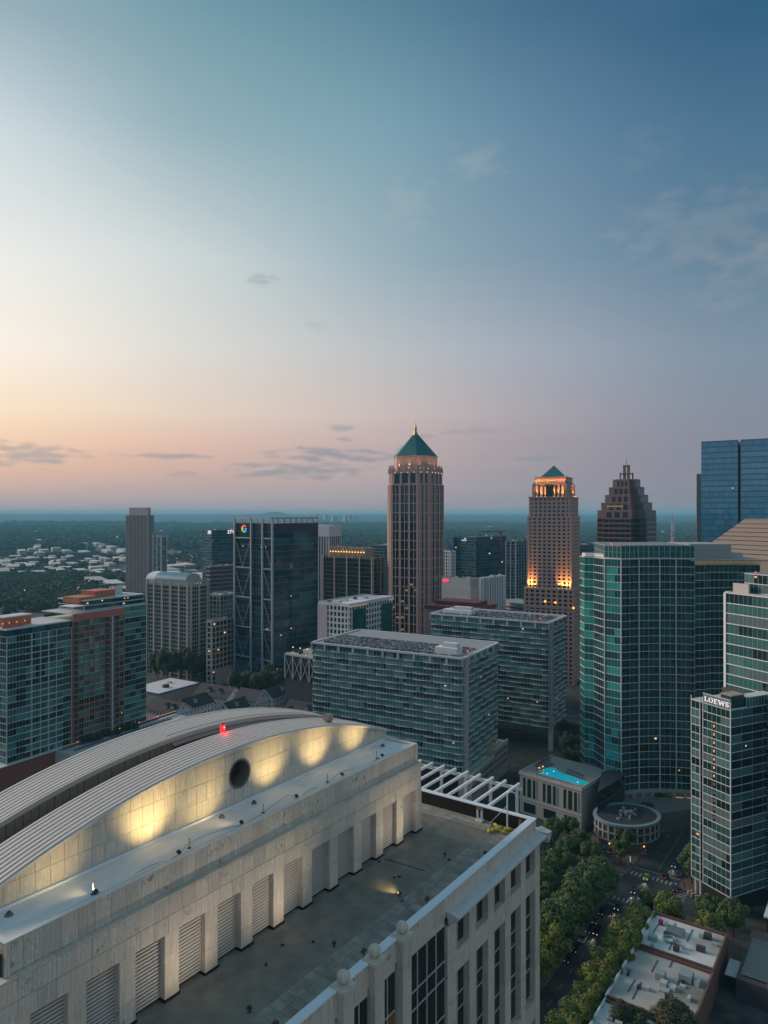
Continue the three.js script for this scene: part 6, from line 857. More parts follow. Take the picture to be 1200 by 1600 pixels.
// ---------------------------------------------------------------- trees
const leafMat = (r, g, b) => new THREE.MeshPhysicalMaterial({ color: rgb(r, g, b), vertexColors: true, roughness: 0.95, transmission: 0.3, thickness: 0, side: THREE.DoubleSide });
function crownGeo(R, H, clumps, per, leaf, y0) {
  const g = new Geo(), V = new THREE.Vector3(), U = new THREE.Vector3(), W = new THREE.Vector3();
  for (let c = 0; c < clumps; c++) {
    let x, y, z; do { x = rr(-1, 1); y = rr(-1, 1); z = rr(-1, 1); } while (x * x + y * y + z * z > 1 || x * x + y * y + z * z < 0.12);
    const wob = rr(0.8, 1.12), cx = x * R * 0.78 * wob, cy = y0 + H / 2 + y * H * 0.4, cz = z * R * 0.78 * wob, cr = R * rr(0.24, 0.4), tint = rr(0.7, 1.25), yel = rr(0, 1) < 0.3 ? 1.2 : 1;
    for (let i = 0; i < per; i++) {
      V.set(rr(-1, 1), rr(-0.75, 1), rr(-1, 1)).normalize(); const q = cr * (0.62 + 0.46 * rnd()), px = cx + V.x * q, py = cy + V.y * q * 0.85, pz = cz + V.z * q;
      U.set(rr(-1, 1), rr(-1, 1), rr(-1, 1)).cross(V).normalize(); W.crossVectors(V, U).addScaledVector(V, rr(-0.7, 0.7)).normalize(); const s = leaf * rr(0.6, 1.3), k = tint * rr(0.75, 1.25), A = (a, b) => [px + U.x * a * s + W.x * b * s, py + U.y * a * s + W.y * b * s, pz + U.z * a * s + W.z * b * s];
      g.quad(A(-0.5, -0.35), A(0.5, -0.5), A(0.4, 0.5), A(-0.45, 0.4), [k * yel, k, k * 0.9], [V.x * 0.8, V.y * 0.8 + 0.35, V.z * 0.8]);
    }
  }
  return g;
}
function trunkGeo(R, H, y0, r = 0.28) { const gs = [new THREE.CylinderGeometry(r * 0.7, r, y0 + H * 0.3, 9).translate(0, (y0 + H * 0.3) / 2, 0)]; for (let i = 0; i < 6; i++) { const a = i * 1.05 + rr(0, 0.5), L = R * rr(0.55, 0.85), c = new THREE.CylinderGeometry(r * 0.16, r * 0.45, L * 1.4, 6).translate(0, L * 0.7, 0).rotateZ(rr(0.5, 0.95)).rotateY(a).translate(0, y0 * rr(0.8, 1.1), 0); gs.push(c); } return mergeGeometries(gs.map(q => q.toNonIndexed())); }
const bark = std(0.06, 0.045, 0.035, 0.95), leafy = [leafMat(0.075, 0.125, 0.02), leafMat(0.135, 0.165, 0.016), leafMat(0.04, 0.07, 0.02), leafMat(0.065, 0.075, 0.024)];
const kinds = [[4.6, 7.5, 3.2, 0], [5.4, 8.5, 3.6, 0], [4.2, 7, 3, 1], [5.0, 7.6, 3.2, 1], [7.5, 11, 4, 2], [6.5, 9, 4, 3]].map(([R, H, y0, m]) => ({ crown: crownGeo(R, H, 44, 210, 0.44, y0).build(), trunk: trunkGeo(R, H, y0), mat: leafy[m], R }));
const trees = [];
function plant(x, z, k, s, label, group) { const K = kinds[k], t = thing('street_tree', label, 'tree', x, 0, z, rr(0, 6.28), group); t.scale.set(s, s * rr(0.9, 1.15), s); part(t, 'trunk', K.trunk, bark); part(t, 'crown', K.crown, K.mat); trees.push([x, z]); return t; }
{
  const L1 = 'leafy tree in the dense belt between marble tower and avenue', G1 = 'trees between the marble tower and the avenue', L2 = 'yellow-green street tree in the row beside the white-roofed shops', G2 = 'street trees beside the white-roofed shops';
  for (let s = -118; s <= -14; s += 8.5) { const [x, z] = st(s + rr(-1.5, 1.5), -10.5 + rr(-1, 1)); plant(x, z, s > -60 ? 1 : 3, rr(1.2, 1.45), L1, G1); const [x2, z2] = st(s + rr(-3, 3), -23 + rr(-2, 2)); plant(x2, z2, pick([0, 1, 3]), rr(1.2, 1.45), L1, G1); if (s > -80) { const [x3, z3] = st(s + rr(-3, 3), -33 + rr(-2, 2)); plant(x3, z3, pick([0, 4]), rr(0.85, 1.1), L1, G1); } }
  for (const [s, t, k] of [[2, -18, 0], [12, -26, 0], [2, -27, 1], [-8, -40, 0], [4, -38, 1], [14, -38, 0], [22, -34, 0]]) { const [x, z] = st(s, t - 2); plant(x, z, k, 1, 'dark tree at the foot of the pool podium', 'trees below the pool podium'); }
  for (let s = -112; s <= -30; s += 8) { const [x, z] = st(s, 7.6 + rr(-0.6, 0.6)); plant(x, z, 3, rr(1.0, 1.2), L2, G2); } { const [x, z] = st(-19, 8); plant(x, z, 0, 0.85, 'small dark tree at the crossing, first in its street row', G2); }
  for (const [s, t, k, z0, l] of [[-22, 15, 3, 1.15, 'round yellow-green tree at the far corner of the white-roofed shops'], [-25, 28, 2, 1.2, 'bright yellow-green tree behind the white-roofed shops'], [-10, 25, 0, 1.0, 'dark tree at the near corner of the lettered hotel'], [-13, 33, 0, 1.05, 'dark tree against the black base of the lettered hotel'], [-77, 29, 5, 1.0, 'large brownish tree in front of the white-roofed shops'], [-82, 19.5, 4, 0.7, 'small dark tree beside the brownish tree at the picture foot'], [-34, 62, 0, 0.9, 'dark tree by the drive at the picture edge'], [-88, 36, 5, 0.85, 'brownish tree at the very bottom edge by the shops']]) { const [x, z] = st(s, t); plant(x, z, k, z0, l); }
  for (let s = 16; s <= 92; s += 8.5) for (const t of [-13, 14]) { const [x, z] = st(s + rr(-1, 1), t); plant(x, z, 0, rr(0.85, 1.1), 'dark street tree lining the avenue beyond the crossing', 'street trees beyond the crossing'); }
  for (const [px, d, k, s, l] of [[246, 548, 4, 1.1, 1], [262, 540, 4, 1.25, 1], [284, 548, 4, 1.3, 1], [303, 540, 4, 1.2, 1], [320, 545, 4, 1.05, 1], [372, 500, 4, 1.1, 2], [388, 505, 5, 1.35, 2], [404, 498, 5, 1.25, 2], [420, 505, 4, 1.2, 2], [436, 500, 4, 1.2, 2], [478, 470, 4, 0.9, 2]]) plant(sx(px, d + (l === 1 ? 50 : 28)), -d - (l === 1 ? 50 : 28), k, s, l === 1 ? 'big dark tree in the clump before the beige condominium' : 'big dark tree in the clump before the braced office', l === 1 ? 'trees before the beige condominium' : 'trees before the braced office').scale.y *= 1.5;
  for (const [px, d] of [[652, 560], [664, 552], [640, 545], [782, 600], [796, 610], [770, 605], [806, 625], [758, 640], [890, 430], [897, 400], [893, 372]]) plant(sx(px, d), -d, 4, rr(0.9, 1.2), 'dark tree in the gap behind the wavy condominiums', 'trees behind the wavy condominiums');
  // shrubs on the brick podium terrace
  for (let i = 0; i < 9; i++) { const c = Math.cos(PI / 6), s = 0.5, u = 42 + i * 4.2, o = 5 + (i % 3) * 1.2, x = sx(10, 354) + s * u + c * (o - 2), d = 354 + c * u - s * (o - 2); const b = plant(x, -d, 4, 0.34, 'dark shrub on the podium terrace before the terracotta wall', 'shrubs on the podium terrace'); b.position.y = 13.2; b.name = numbered('terrace_shrub'); }
}
// woods and gardens between the far blocks: one mass
scene.updateMatrixWorld(true);
const taboo = []; scene.children.forEach(o => { if (o.isGroup && !/tree|shrub|vent|flood|post|bag|lounger|parasol/.test(o.name)) { const b = new THREE.Box3().setFromObject(o); if (b.max.y > 8) taboo.push([b.min.x - 5, b.max.x + 5, b.min.z - 5, b.max.z + 5]); } });
const free = (x, z) => !taboo.some(b => x > b[0] && x < b[1] && z > b[2] && z < b[3]);
const lowBlocks = [];
{
  const mats = [std(0.5, 0.45, 0.42), std(0.42, 0.36, 0.33), std(0.56, 0.54, 0.53), std(0.34, 0.25, 0.22), std(0.3, 0.28, 0.28)], dk = paneMat([0.03, 0.035, 0.04], 0);
  const low = (px, d, w, l, h, label, group, m, turn = 0.55) => { const x = sx(px, d), z = -d, y = relief(x, z) - 1; if (!free(x, z)) return; const g = thing('low_block', label, 'building', x, y, z, turn, group); block(g, 'wall', m, -w / 2, w / 2, 0, h, -l / 2, l / 2); block(g, 'roof', pick([M.roofPale, M.conc, M.pale]), -w / 2 - 0.4, w / 2 + 0.4, h, h + 0.8, -l / 2 - 0.4, l / 2 + 0.4); for (let k = 0; k < floor((h - 1) / 3.6); k++) { block(g, 'window_strip', dk, -w / 2 - 0.06, w / 2 + 0.06, 1.4 + k * 3.6, 3 + k * 3.6, -l / 2 - 0.06, l / 2 + 0.06); } taboo.push([x - l / 2 - 6, x + l / 2 + 6, z - l / 2 - 6, z + l / 2 + 6]); lowBlocks.push(g); };
  const LA = 'long pale low building in the built-up patch beyond the woods', GA = 'pale low buildings beyond the woods';
  for (let i = 0; i < 110; i++) low(rr(-10, 215), rr(1600, 2250), rr(14, 30), rr(26, 70), rr(7, 13), LA, GA, pick(mats));
  for (let i = 0; i < 34; i++) low(rr(0, 200), rr(2250, 3300), rr(16, 30), rr(40, 130), rr(10, 24), 'larger white block in the farther built-up patch', 'white blocks in the farther built-up patch', pick([mats[0], mats[2]]));
  for (let i = 0; i < 18; i++) low(rr(255, 330), rr(1150, 1700), rr(18, 34), rr(30, 80), rr(10, 26), 'low commercial block among lights near the dark numbered tower', 'commercial blocks near the dark numbered tower', pick(mats));
  for (let i = 0; i < 40; i++) low(rr(-10, 1100), rr(3400, 6500), rr(20, 50), rr(40, 160), rr(10, 26), 'tiny pale building far off in the hazy woods', 'far buildings in the hazy woods', pick([mats[0], mats[2]]));
  for (let i = 0; i < 16; i++) low(rr(480, 560), rr(8000, 11500), 40, 60, rr(40, 110), 'minute tower on the hazy skyline', 'skyline specks', mats[0]);
  for (const [px, d, w, l, h] of [[150, 1420, 30, 90, 12], [178, 1330, 24, 80, 14], [205, 1250, 30, 60, 12], [235, 1210, 26, 70, 14], [292, 1010, 30, 70, 16], [310, 950, 24, 60, 18], [1030, 1250, 40, 90, 66], [950, 1300, 30, 60, 70], [700, 760, 30, 50, 40], [820, 760, 30, 60, 46], [765, 850, 24, 40, 30]]) low(px, d, w, l, h, 'pale mid-distance block half hidden among the towers', 'pale mid-distance blocks', pick(mats));
  // crowns: leaf faces on rounded lumps
  const kindsF = [0, 1, 2].map(i => crownGeo(5, 7.5, 9, 42, 2.0, 0.2).build());
  const put3 = [[], [], []], m4 = new THREE.Matrix4(), q = new THREE.Quaternion(), Y = new THREE.Vector3(0, 1, 0);
  const add = (x, z, s) => { if (!free(x, z)) return; q.setFromAxisAngle(Y, rr(0, 6.28)); m4.compose(new THREE.Vector3(x, relief(x, z) - 1, z), q, new THREE.Vector3(s * rr(0.85, 1.2), s * rr(0.8, 1.2), s)); pick(put3).push([m4.clone(), rr(0.6, 1.25)]); };
  const thin = (x, z) => fbm(x * 0.0022, z * 0.0022, 12, 3) + 0.28;
  for (let i = 0; i < 26000; i++) { const d = sqrt(mix(640 ** 2, 2600 ** 2, rnd())), x = sx(rr(-60, 1260), d), z = -d; if (d < 980 && x < -140 && d > 600 && thin(x, z) < 0.3) continue; if (thin(x, z) < 0.08 + 0.1 * rnd()) continue; add(x, z, rr(0.9, 1.7)); }
  for (let i = 0; i < 16000; i++) { const d = sqrt(mix(1060 ** 2, 1560 ** 2, rnd())), x = sx(rr(-40, 236), d), z = -d; add(x, z, rr(1.0, 1.9)); if (i > 5200) break; }
  for (let i = 0; i < 26000; i++) { const d = sqrt(mix(2600 ** 2, 8000 ** 2, rnd())), x = sx(rr(-60, 1260), d), z = -d; if (thin(x * 0.6, z * 0.6) < 0.06) continue; add(x, z, rr(2.2, 4.2)); }
  const wm = leafMat(0.045, 0.075, 0.026);
  put3.forEach((list, i) => { const im = new THREE.InstancedMesh(kindsF[i], wm, list.length); im.name = numbered('woodland'); im.userData = { kind: 'stuff', label: 'dark green woodland between the towers and the horizon', category: 'woodland' }; list.forEach(([m, c], k) => { im.setMatrixAt(k, m); im.setColorAt(k, rgb(c, c * rr(0.92, 1.08), c)); }); im.castShadow = im.receiveShadow = true; scene.add(im); });
  // small lamps in the distance
  const lampG = new THREE.SphereGeometry(0.9, 6, 5), lm = [glow(1, 0.6, 0.25, 1.2), glow(1, 0.75, 0.45, 1.1), glow(1, 0.12, 0.1, 1.2)];
  for (let i = 0; i < 46; i++) { const d = rr(950, 2300), px = i < 26 ? rr(262, 330) : rr(0, 330), x = sx(px, d); solo('distant_lamp', 'pinpoint warm lamp among the distant low buildings', 'lamp', lampG, pick([lm[0], lm[0], lm[1], lm[2]]), x, rr(12, 20), -d, 0, 'pinpoint lamps in the distance'); }
}
// ---------------------------------------------------------------- slate-roofed town houses below the vault
{
  const wallM = std(0.55, 0.55, 0.57), trim = std(0.6, 0.61, 0.64), slateT = tile((u, v) => fbm(u * 20, v * 44, 61, 3)), sm = new THREE.MeshStandardMaterial({ color: rgb(0.075, 0.077, 0.088), map: uvScale(canvasNoise(256, (u, v) => { const k = 0.75 + 0.6 * slateT(u, v); return [k, k, k]; }), 5), roughness: 0.85 });
  const house = (px, d, w, l, h, th, label, o = {}) => {
    const g = thing('slate_house', label, 'town house', sx(px, d), 0, -d, PI / 2 - th * PI / 180, 'slate-roofed town houses'), rh = w * 0.36, W2 = w / 2, L2 = l / 2;
    block(g, 'wall', wallM, -W2, W2, 0, h, -L2, L2);
    for (const s of [-1, 1]) { part(g, 'gable', s > 0 ? new Geo().tri([-W2, h, L2], [W2, h, L2], [0, h + rh, L2]) : new Geo().tri([W2, h, -L2], [-W2, h, -L2], [0, h + rh, -L2]), wallM);
      const e = 0.7, x0 = s * (W2 + e), y0 = h - e * rh / W2; const G = new Geo(); s > 0 ? G.quad([x0, y0, L2 + e], [x0, y0, -L2 - e], [0, h + rh, -L2 - e], [0, h + rh, L2 + e]) : G.quad([x0, y0, -L2 - e], [x0, y0, L2 + e], [0, h + rh, L2 + e], [0, h + rh, -L2 - e]); s > 0 ? G.quad([0, h + rh - 0.3, L2 + e], [0, h + rh - 0.3, -L2 - e], [x0, y0 - 0.3, -L2 - e], [x0, y0 - 0.3, L2 + e]) : G.quad([0, h + rh - 0.3, -L2 - e], [0, h + rh - 0.3, L2 + e], [x0, y0 - 0.3, L2 + e], [x0, y0 - 0.3, -L2 - e]); const r = part(g, 'roof_slope', G, sm);
      const vb = part(r, 'verge_board', new Geo().quad([x0, y0 - 0.35, L2 + e + 0.02], [0, h + rh - 0.35, L2 + e + 0.02], [0, h + rh + 0.15, L2 + e + 0.02], [x0, y0 + 0.15, L2 + e + 0.02]), trim); vb.material.side = THREE.DoubleSide; }
    // small gabled dormers on the slopes
    for (const [s, z] of o.dormers ?? []) { const D = new THREE.Group(); D.name = 'dormer'; D.position.set(s * W2 * 0.55, h + rh * 0.32, z); D.rotation.y = s > 0 ? 0 : PI; g.add(D); part(D, 'dormer_wall', new Geo().box(-1.2, 1.2, 0, 1.5, -1.1, 1.1), trim); part(D, 'dormer_roof', new Geo().quad([1.5, 1.35, 1.5], [-2.6, 1.35, 1.5], [-2.6, 2.7, 0], [1.5, 2.7, 0]).quad([-2.6, 1.35, -1.5], [1.5, 1.35, -1.5], [1.5, 2.7, 0], [-2.6, 2.7, 0]).quad([1.5, 2.6, 0], [-2.6, 2.6, 0], [-2.6, 1.25, 1.5], [1.5, 1.25, 1.5]), sm); part(D, 'dormer_gable', new Geo().tri([1.21, 1.5, 1.1], [1.21, 1.5, -1.1], [1.21, 2.55, 0]), trim); part(D, 'dormer_window', new Geo().quad([1.23, 0.4, 0.5], [1.23, 0.4, -0.5], [1.23, 1.4, -0.5], [1.23, 1.4, 0.5]), paneMat([0.02, 0.022, 0.025], 0)); }
    // windows
    for (let k = 0; k < floor(h / 3.4); k++) for (let j = 0; j < floor(l / 3); j++) for (const s of [-1, 1]) { const f = part(g, 'window', boxGeo(-0.06, 0.06, 0, 1.7, -0.55, 0.55), trim, s * W2, 0.9 + k * 3.3, -L2 + 1.6 + j * 3); part(f, 'pane', boxGeo(-0.09, 0.09, 0.15, 1.55, -0.42, 0.42), paneMat([0.02, 0.022, 0.026], 0)); }
    for (let k = 0; k < floor(h / 3.4); k++) for (let j = 0; j < floor(w / 3); j++) { const f = part(g, 'window', boxGeo(-0.55, 0.55, 0, 1.7, -0.06, 0.06), trim, -W2 + 1.6 + j * 3, 0.9 + k * 3.3, L2); part(f, 'pane', boxGeo(-0.42, 0.42, 0.15, 1.55, -0.09, 0.09), paneMat([0.02, 0.022, 0.026], 0)); }
    part(g, 'attic_window', new THREE.CylinderGeometry(0.7, 0.7, 0.2, 14).rotateX(PI / 2), paneMat([0.02, 0.022, 0.026], 0), 0, h + rh * 0.35, L2);
    return g;
  };
  house(264, 462, 15, 26, 14, 30, 'slate-roofed house with two white dormers nearest the sea-green block', { dormers: [[-1, 2], [-1, 8], [1, 6]] });
  house(303, 474, 14, 22, 14, 120, 'slate-roofed house set crosswise behind the twin-dormer house', { dormers: [[1, 3], [-1, -4]] });
  house(342, 492, 16, 30, 16, 30, 'slate-roofed house with pale stepped side wall in mid terrace', { dormers: [[-1, 5], [1, 8], [-1, -5]] });
  house(366, 462, 13, 20, 15, 120, 'low slate roof directly behind the crest of the vault', { dormers: [[1, 2]] });
  house(394, 474, 15, 18, 18, 30, 'slate-roofed house with tall white front gable and arched window', { dormers: [[1, 0]] });
  house(430, 486, 13, 22, 18, 120, 'slate-roofed house with bright white verge beside the tall gable', { dormers: [[1, -3]] });
  house(478, 455, 14, 24, 15, 30, 'slate-roofed house beside the nearer wavy condominium', { dormers: [[-1, 4], [1, 6]] });
  house(450, 452, 12, 18, 13, 120, 'small slate roof between vault crest and the wavy condominium', { dormers: [[1, 3]] });
  // flat white roof with a blue edge
  const d = 545, g = thing('blue_edged_shop', 'flat white-roofed shop with blue fascia behind the town houses', 'shop', sx(258, d), 0, -d, PI / 2 - 0.55); block(g, 'wall', std(0.3, 0.24, 0.22), -20, 20, 0, 8, -16, 16); block(g, 'fascia', std(0.03, 0.12, 0.28), -20.4, 20.4, 7.6, 8.6, -16.4, 16.4); block(g, 'roof', std(0.6, 0.58, 0.57), -19.5, 19.5, 8.6, 8.75, -15.5, 15.5); block(g, 'roof_unit', M.dark, -6, -2, 8.75, 11, 4, 7); block(g, 'roof_unit', M.unit, 6, 8, 8.75, 10, -4, -1);
  const b = thing('terrace_cafe', 'small café with an orange awning between the clumps of trees', 'café', sx(352, 545), 0, -545, 0.5); block(b, 'wall', M.pale, -9, 9, 0, 5, -6, 6); block(b, 'awning', std(0.4, 0.1, 0.05), -10, 10, 5, 5.6, 4, 9); block(b, 'roof', M.roofPale, -9.3, 9.3, 5.6, 6, -6.3, 5); lampAt(b, 'awning_lamp', 0, 4.2, 9.5, AMBER, 60, 0.3, 2);
}
// ---------------------------------------------------------------- white-roofed shops on the avenue
const atST = (o, s, t, turn = 0, y = 0) => { const [x, z] = st(s, t); o.position.set(x, y, z); o.rotation.y = ST + turn; return o; };
{
  const roofN = tile((u, v) => fbm(u * 8, v * 8, 71, 5)), rt = canvasNoise(512, (u, v) => { const b = roofN(u, v), w = sstep(0.12, 0.3, b) * 0.4 + sstep(0.1, 0.35, -b) * 0.25; const k = 0.95 + 0.12 * fineN(u, v) - w; return [k, k * 0.985, k * 0.96]; }), rm = new THREE.MeshStandardMaterial({ color: rgb(0.7, 0.72, 0.74), map: uvScale(rt, 14), roughness: 0.8 }), rm2 = new THREE.MeshStandardMaterial({ color: rgb(0.46, 0.45, 0.43), map: uvScale(rt, 12), roughness: 0.85 }), br = std(0.15, 0.075, 0.06, 0.9);
  const shop = (name, label, s0, s1, t0, t1, h, roof, n) => {
    const g = atST(thing(name, label, 'shop'), (s0 + s1) / 2, (t0 + t1) / 2), a = (s1 - s0) / 2, b = (t1 - t0) / 2; block(g, 'wall', br, -a, a, 0, h, -b, b); block(g, 'roof', roof, -a + 0.5, a - 0.5, h, h + 0.08, -b + 0.5, b - 0.5);
    for (const [x0, x1, z0, z1] of [[-a, a, b - 0.5, b], [-a, a, -b, -b + 0.5], [-a, -a + 0.5, -b + 0.5, b - 0.5], [a - 0.5, a, -b + 0.5, b - 0.5]]) block(g, 'parapet', z0 < -b + 0.1 && z1 < 0 ? white : br, x0, x1, h, h + 0.9, z0, z1);
    for (let i = 0; i < n; i++) { const w = rr(0.6, 2.2), l = rr(0.6, 2.6), x = rr(-a + 2, a - 2), z = rr(-b + 2, b - 2), u = block(g, 'roof_unit', pick([M.unit, M.dark, M.unit, std(0.3, 0.36, 0.35)]), x - w / 2, x + w / 2, h + 0.09, h + rr(0.5, 1.7), z - l / 2, z + l / 2); }
    for (let i = 0; i < n / 3; i++) { const x = rr(-a + 2, a - 4), z = rr(-b + 2, b - 2); block(g, 'roof_pipe', M.dark, x, x + rr(3, 9), h + 0.12, h + 0.28, z, z + 0.16); }
    for (let i = 0; i < floor(a * 2 / 4.5); i++) { block(g, 'shop_window', paneMat([0.015, 0.018, 0.02], 0), -a + 1 + i * 4.5, -a + 4.2 + i * 4.5, 0.6, 3.6, -b - 0.05, -b + 0.1); } return g; };
  const g1 = shop('white_roof_shop', 'flat white-roofed shop with ducts, nearest the crossing', -50, -29, 11.6, 34, 8.4, rm, 11); block(g1, 'magenta_unit', std(0.3, 0.02, 0.16), 4.5, 5.7, 8.5, 10, -8, -6.8);
  for (let k = 0; k < 4; k++) block(g1, 'duct', std(0.22, 0.3, 0.3, 0.5, { metalness: 0.2 }), 1 + k * 1.1, 1.7 + k * 1.1, 8.6, 9.6, -5, 0);
  { const c = new THREE.TorusGeometry(1.8, 0.35, 8, 24).rotateX(PI / 2); part(g1, 'duct_ring', c, std(0.2, 0.27, 0.27, 0.5), -2, 8.9, -3); }
  const g2 = shop('grey_roof_shop', 'flat grey-roofed shop with square ventilators, behind the brownish tree', -78, -50.3, 11.6, 34, 7.8, rm2, 14); block(g2, 'ventilator', std(0.25, 0.3, 0.3), 2, 4.6, 7.9, 9.8, -2, 0.4); block(g2, 'ventilator', std(0.25, 0.3, 0.3), 5, 8.6, 7.9, 10, 3.5, 7);
  shop('corner_shop', 'white-roofed shop with dark roof plant at the picture foot', -100, -78.4, 11.6, 34, 7.2, rm, 12);
  // gold-screened restaurant and glass-roofed yard
  const g3 = atST(thing('gold_screen_restaurant', 'low restaurant with golden slatted screens and glass-roofed yard', 'restaurant'), -28, 53); block(g3, 'wall', std(0.05, 0.05, 0.055), -18, 12, 0, 6.5, -14, 18); block(g3, 'roof', std(0.3, 0.27, 0.23), -17, 11.5, 6.5, 6.7, -4, 18);
  for (let i = 0; i < 22; i++) block(g3, 'gold_slat', std(0.36, 0.26, 0.08, 0.6), -17.5, -17.2, 2.2, 7.6, -6 + i * 1.05, -5.2 + i * 1.05); for (let i = 0; i < 20; i++) block(g3, 'gold_slat', std(0.36, 0.26, 0.08, 0.6), 11.8, 12.1, 4.6, 8, -4 + i * 1.05, -3.2 + i * 1.05);
  for (let i = 0; i < 10; i++) block(g3, 'glass_roof_panel', std(0.09, 0.13, 0.14, 0.2), -16 + i * 2.2, -13.9 + i * 2.2, 6.9, 7.0, -13, -4.2); for (let i = 0; i < 9; i++) { const x = rr(-14, 8), z = rr(0, 14); block(g3, 'roof_unit', pick([M.unit, M.pale, M.dark]), x, x + rr(1, 2.6), 6.7, 6.7 + rr(0.6, 1.8), z, z + rr(1, 2.6)); }
  block(g3, 'side_canopy', M.pale, -15, -6, 4.6, 4.8, -17.5, -14.2);
  const g4 = atST(thing('white_canopy', 'broad white canopy with warm light beneath at the hotel drive', 'canopy'), 3, 48); block(g4, 'roof', M.white, -9, 8, 6, 6.5, -7, 10); for (const [x, z] of [[-8, -6], [7, -6], [-8, 9], [7, 9]]) block(g4, 'post', M.dark, x - 0.2, x + 0.2, 0, 6, z - 0.2, z + 0.2); lampAt(g4, 'canopy_lamp', -8.5, 5.4, 3, rgb(1, 0.6, 0.2), 90, 0.25, 2);
  const w = atST(thing('curved_sign_wall', 'low curved stone wall with blue plaques at the hotel corner', 'wall'), 6, 22.5); for (let i = 0; i < 9; i++) { const t = -1 + i * 0.25, x = 6 - 8 * cos(t * 0.9), z = 9 * sin(t * 0.9); const m = part(w, 'stone_block', boxGeo(-0.3, 0.3, 0, 1.5, -1.05, 1.05), std(0.4, 0.34, 0.29), x, 0.1, z); m.rotation.y = -t * 0.8; if (i === 2 || i === 4) { const q = part(m, 'blue_plaque', boxGeo(-0.36, -0.31, 0.4, 1.1, -0.8, 0.8), std(0.02, 0.2, 0.3, 0.4)); } }
}
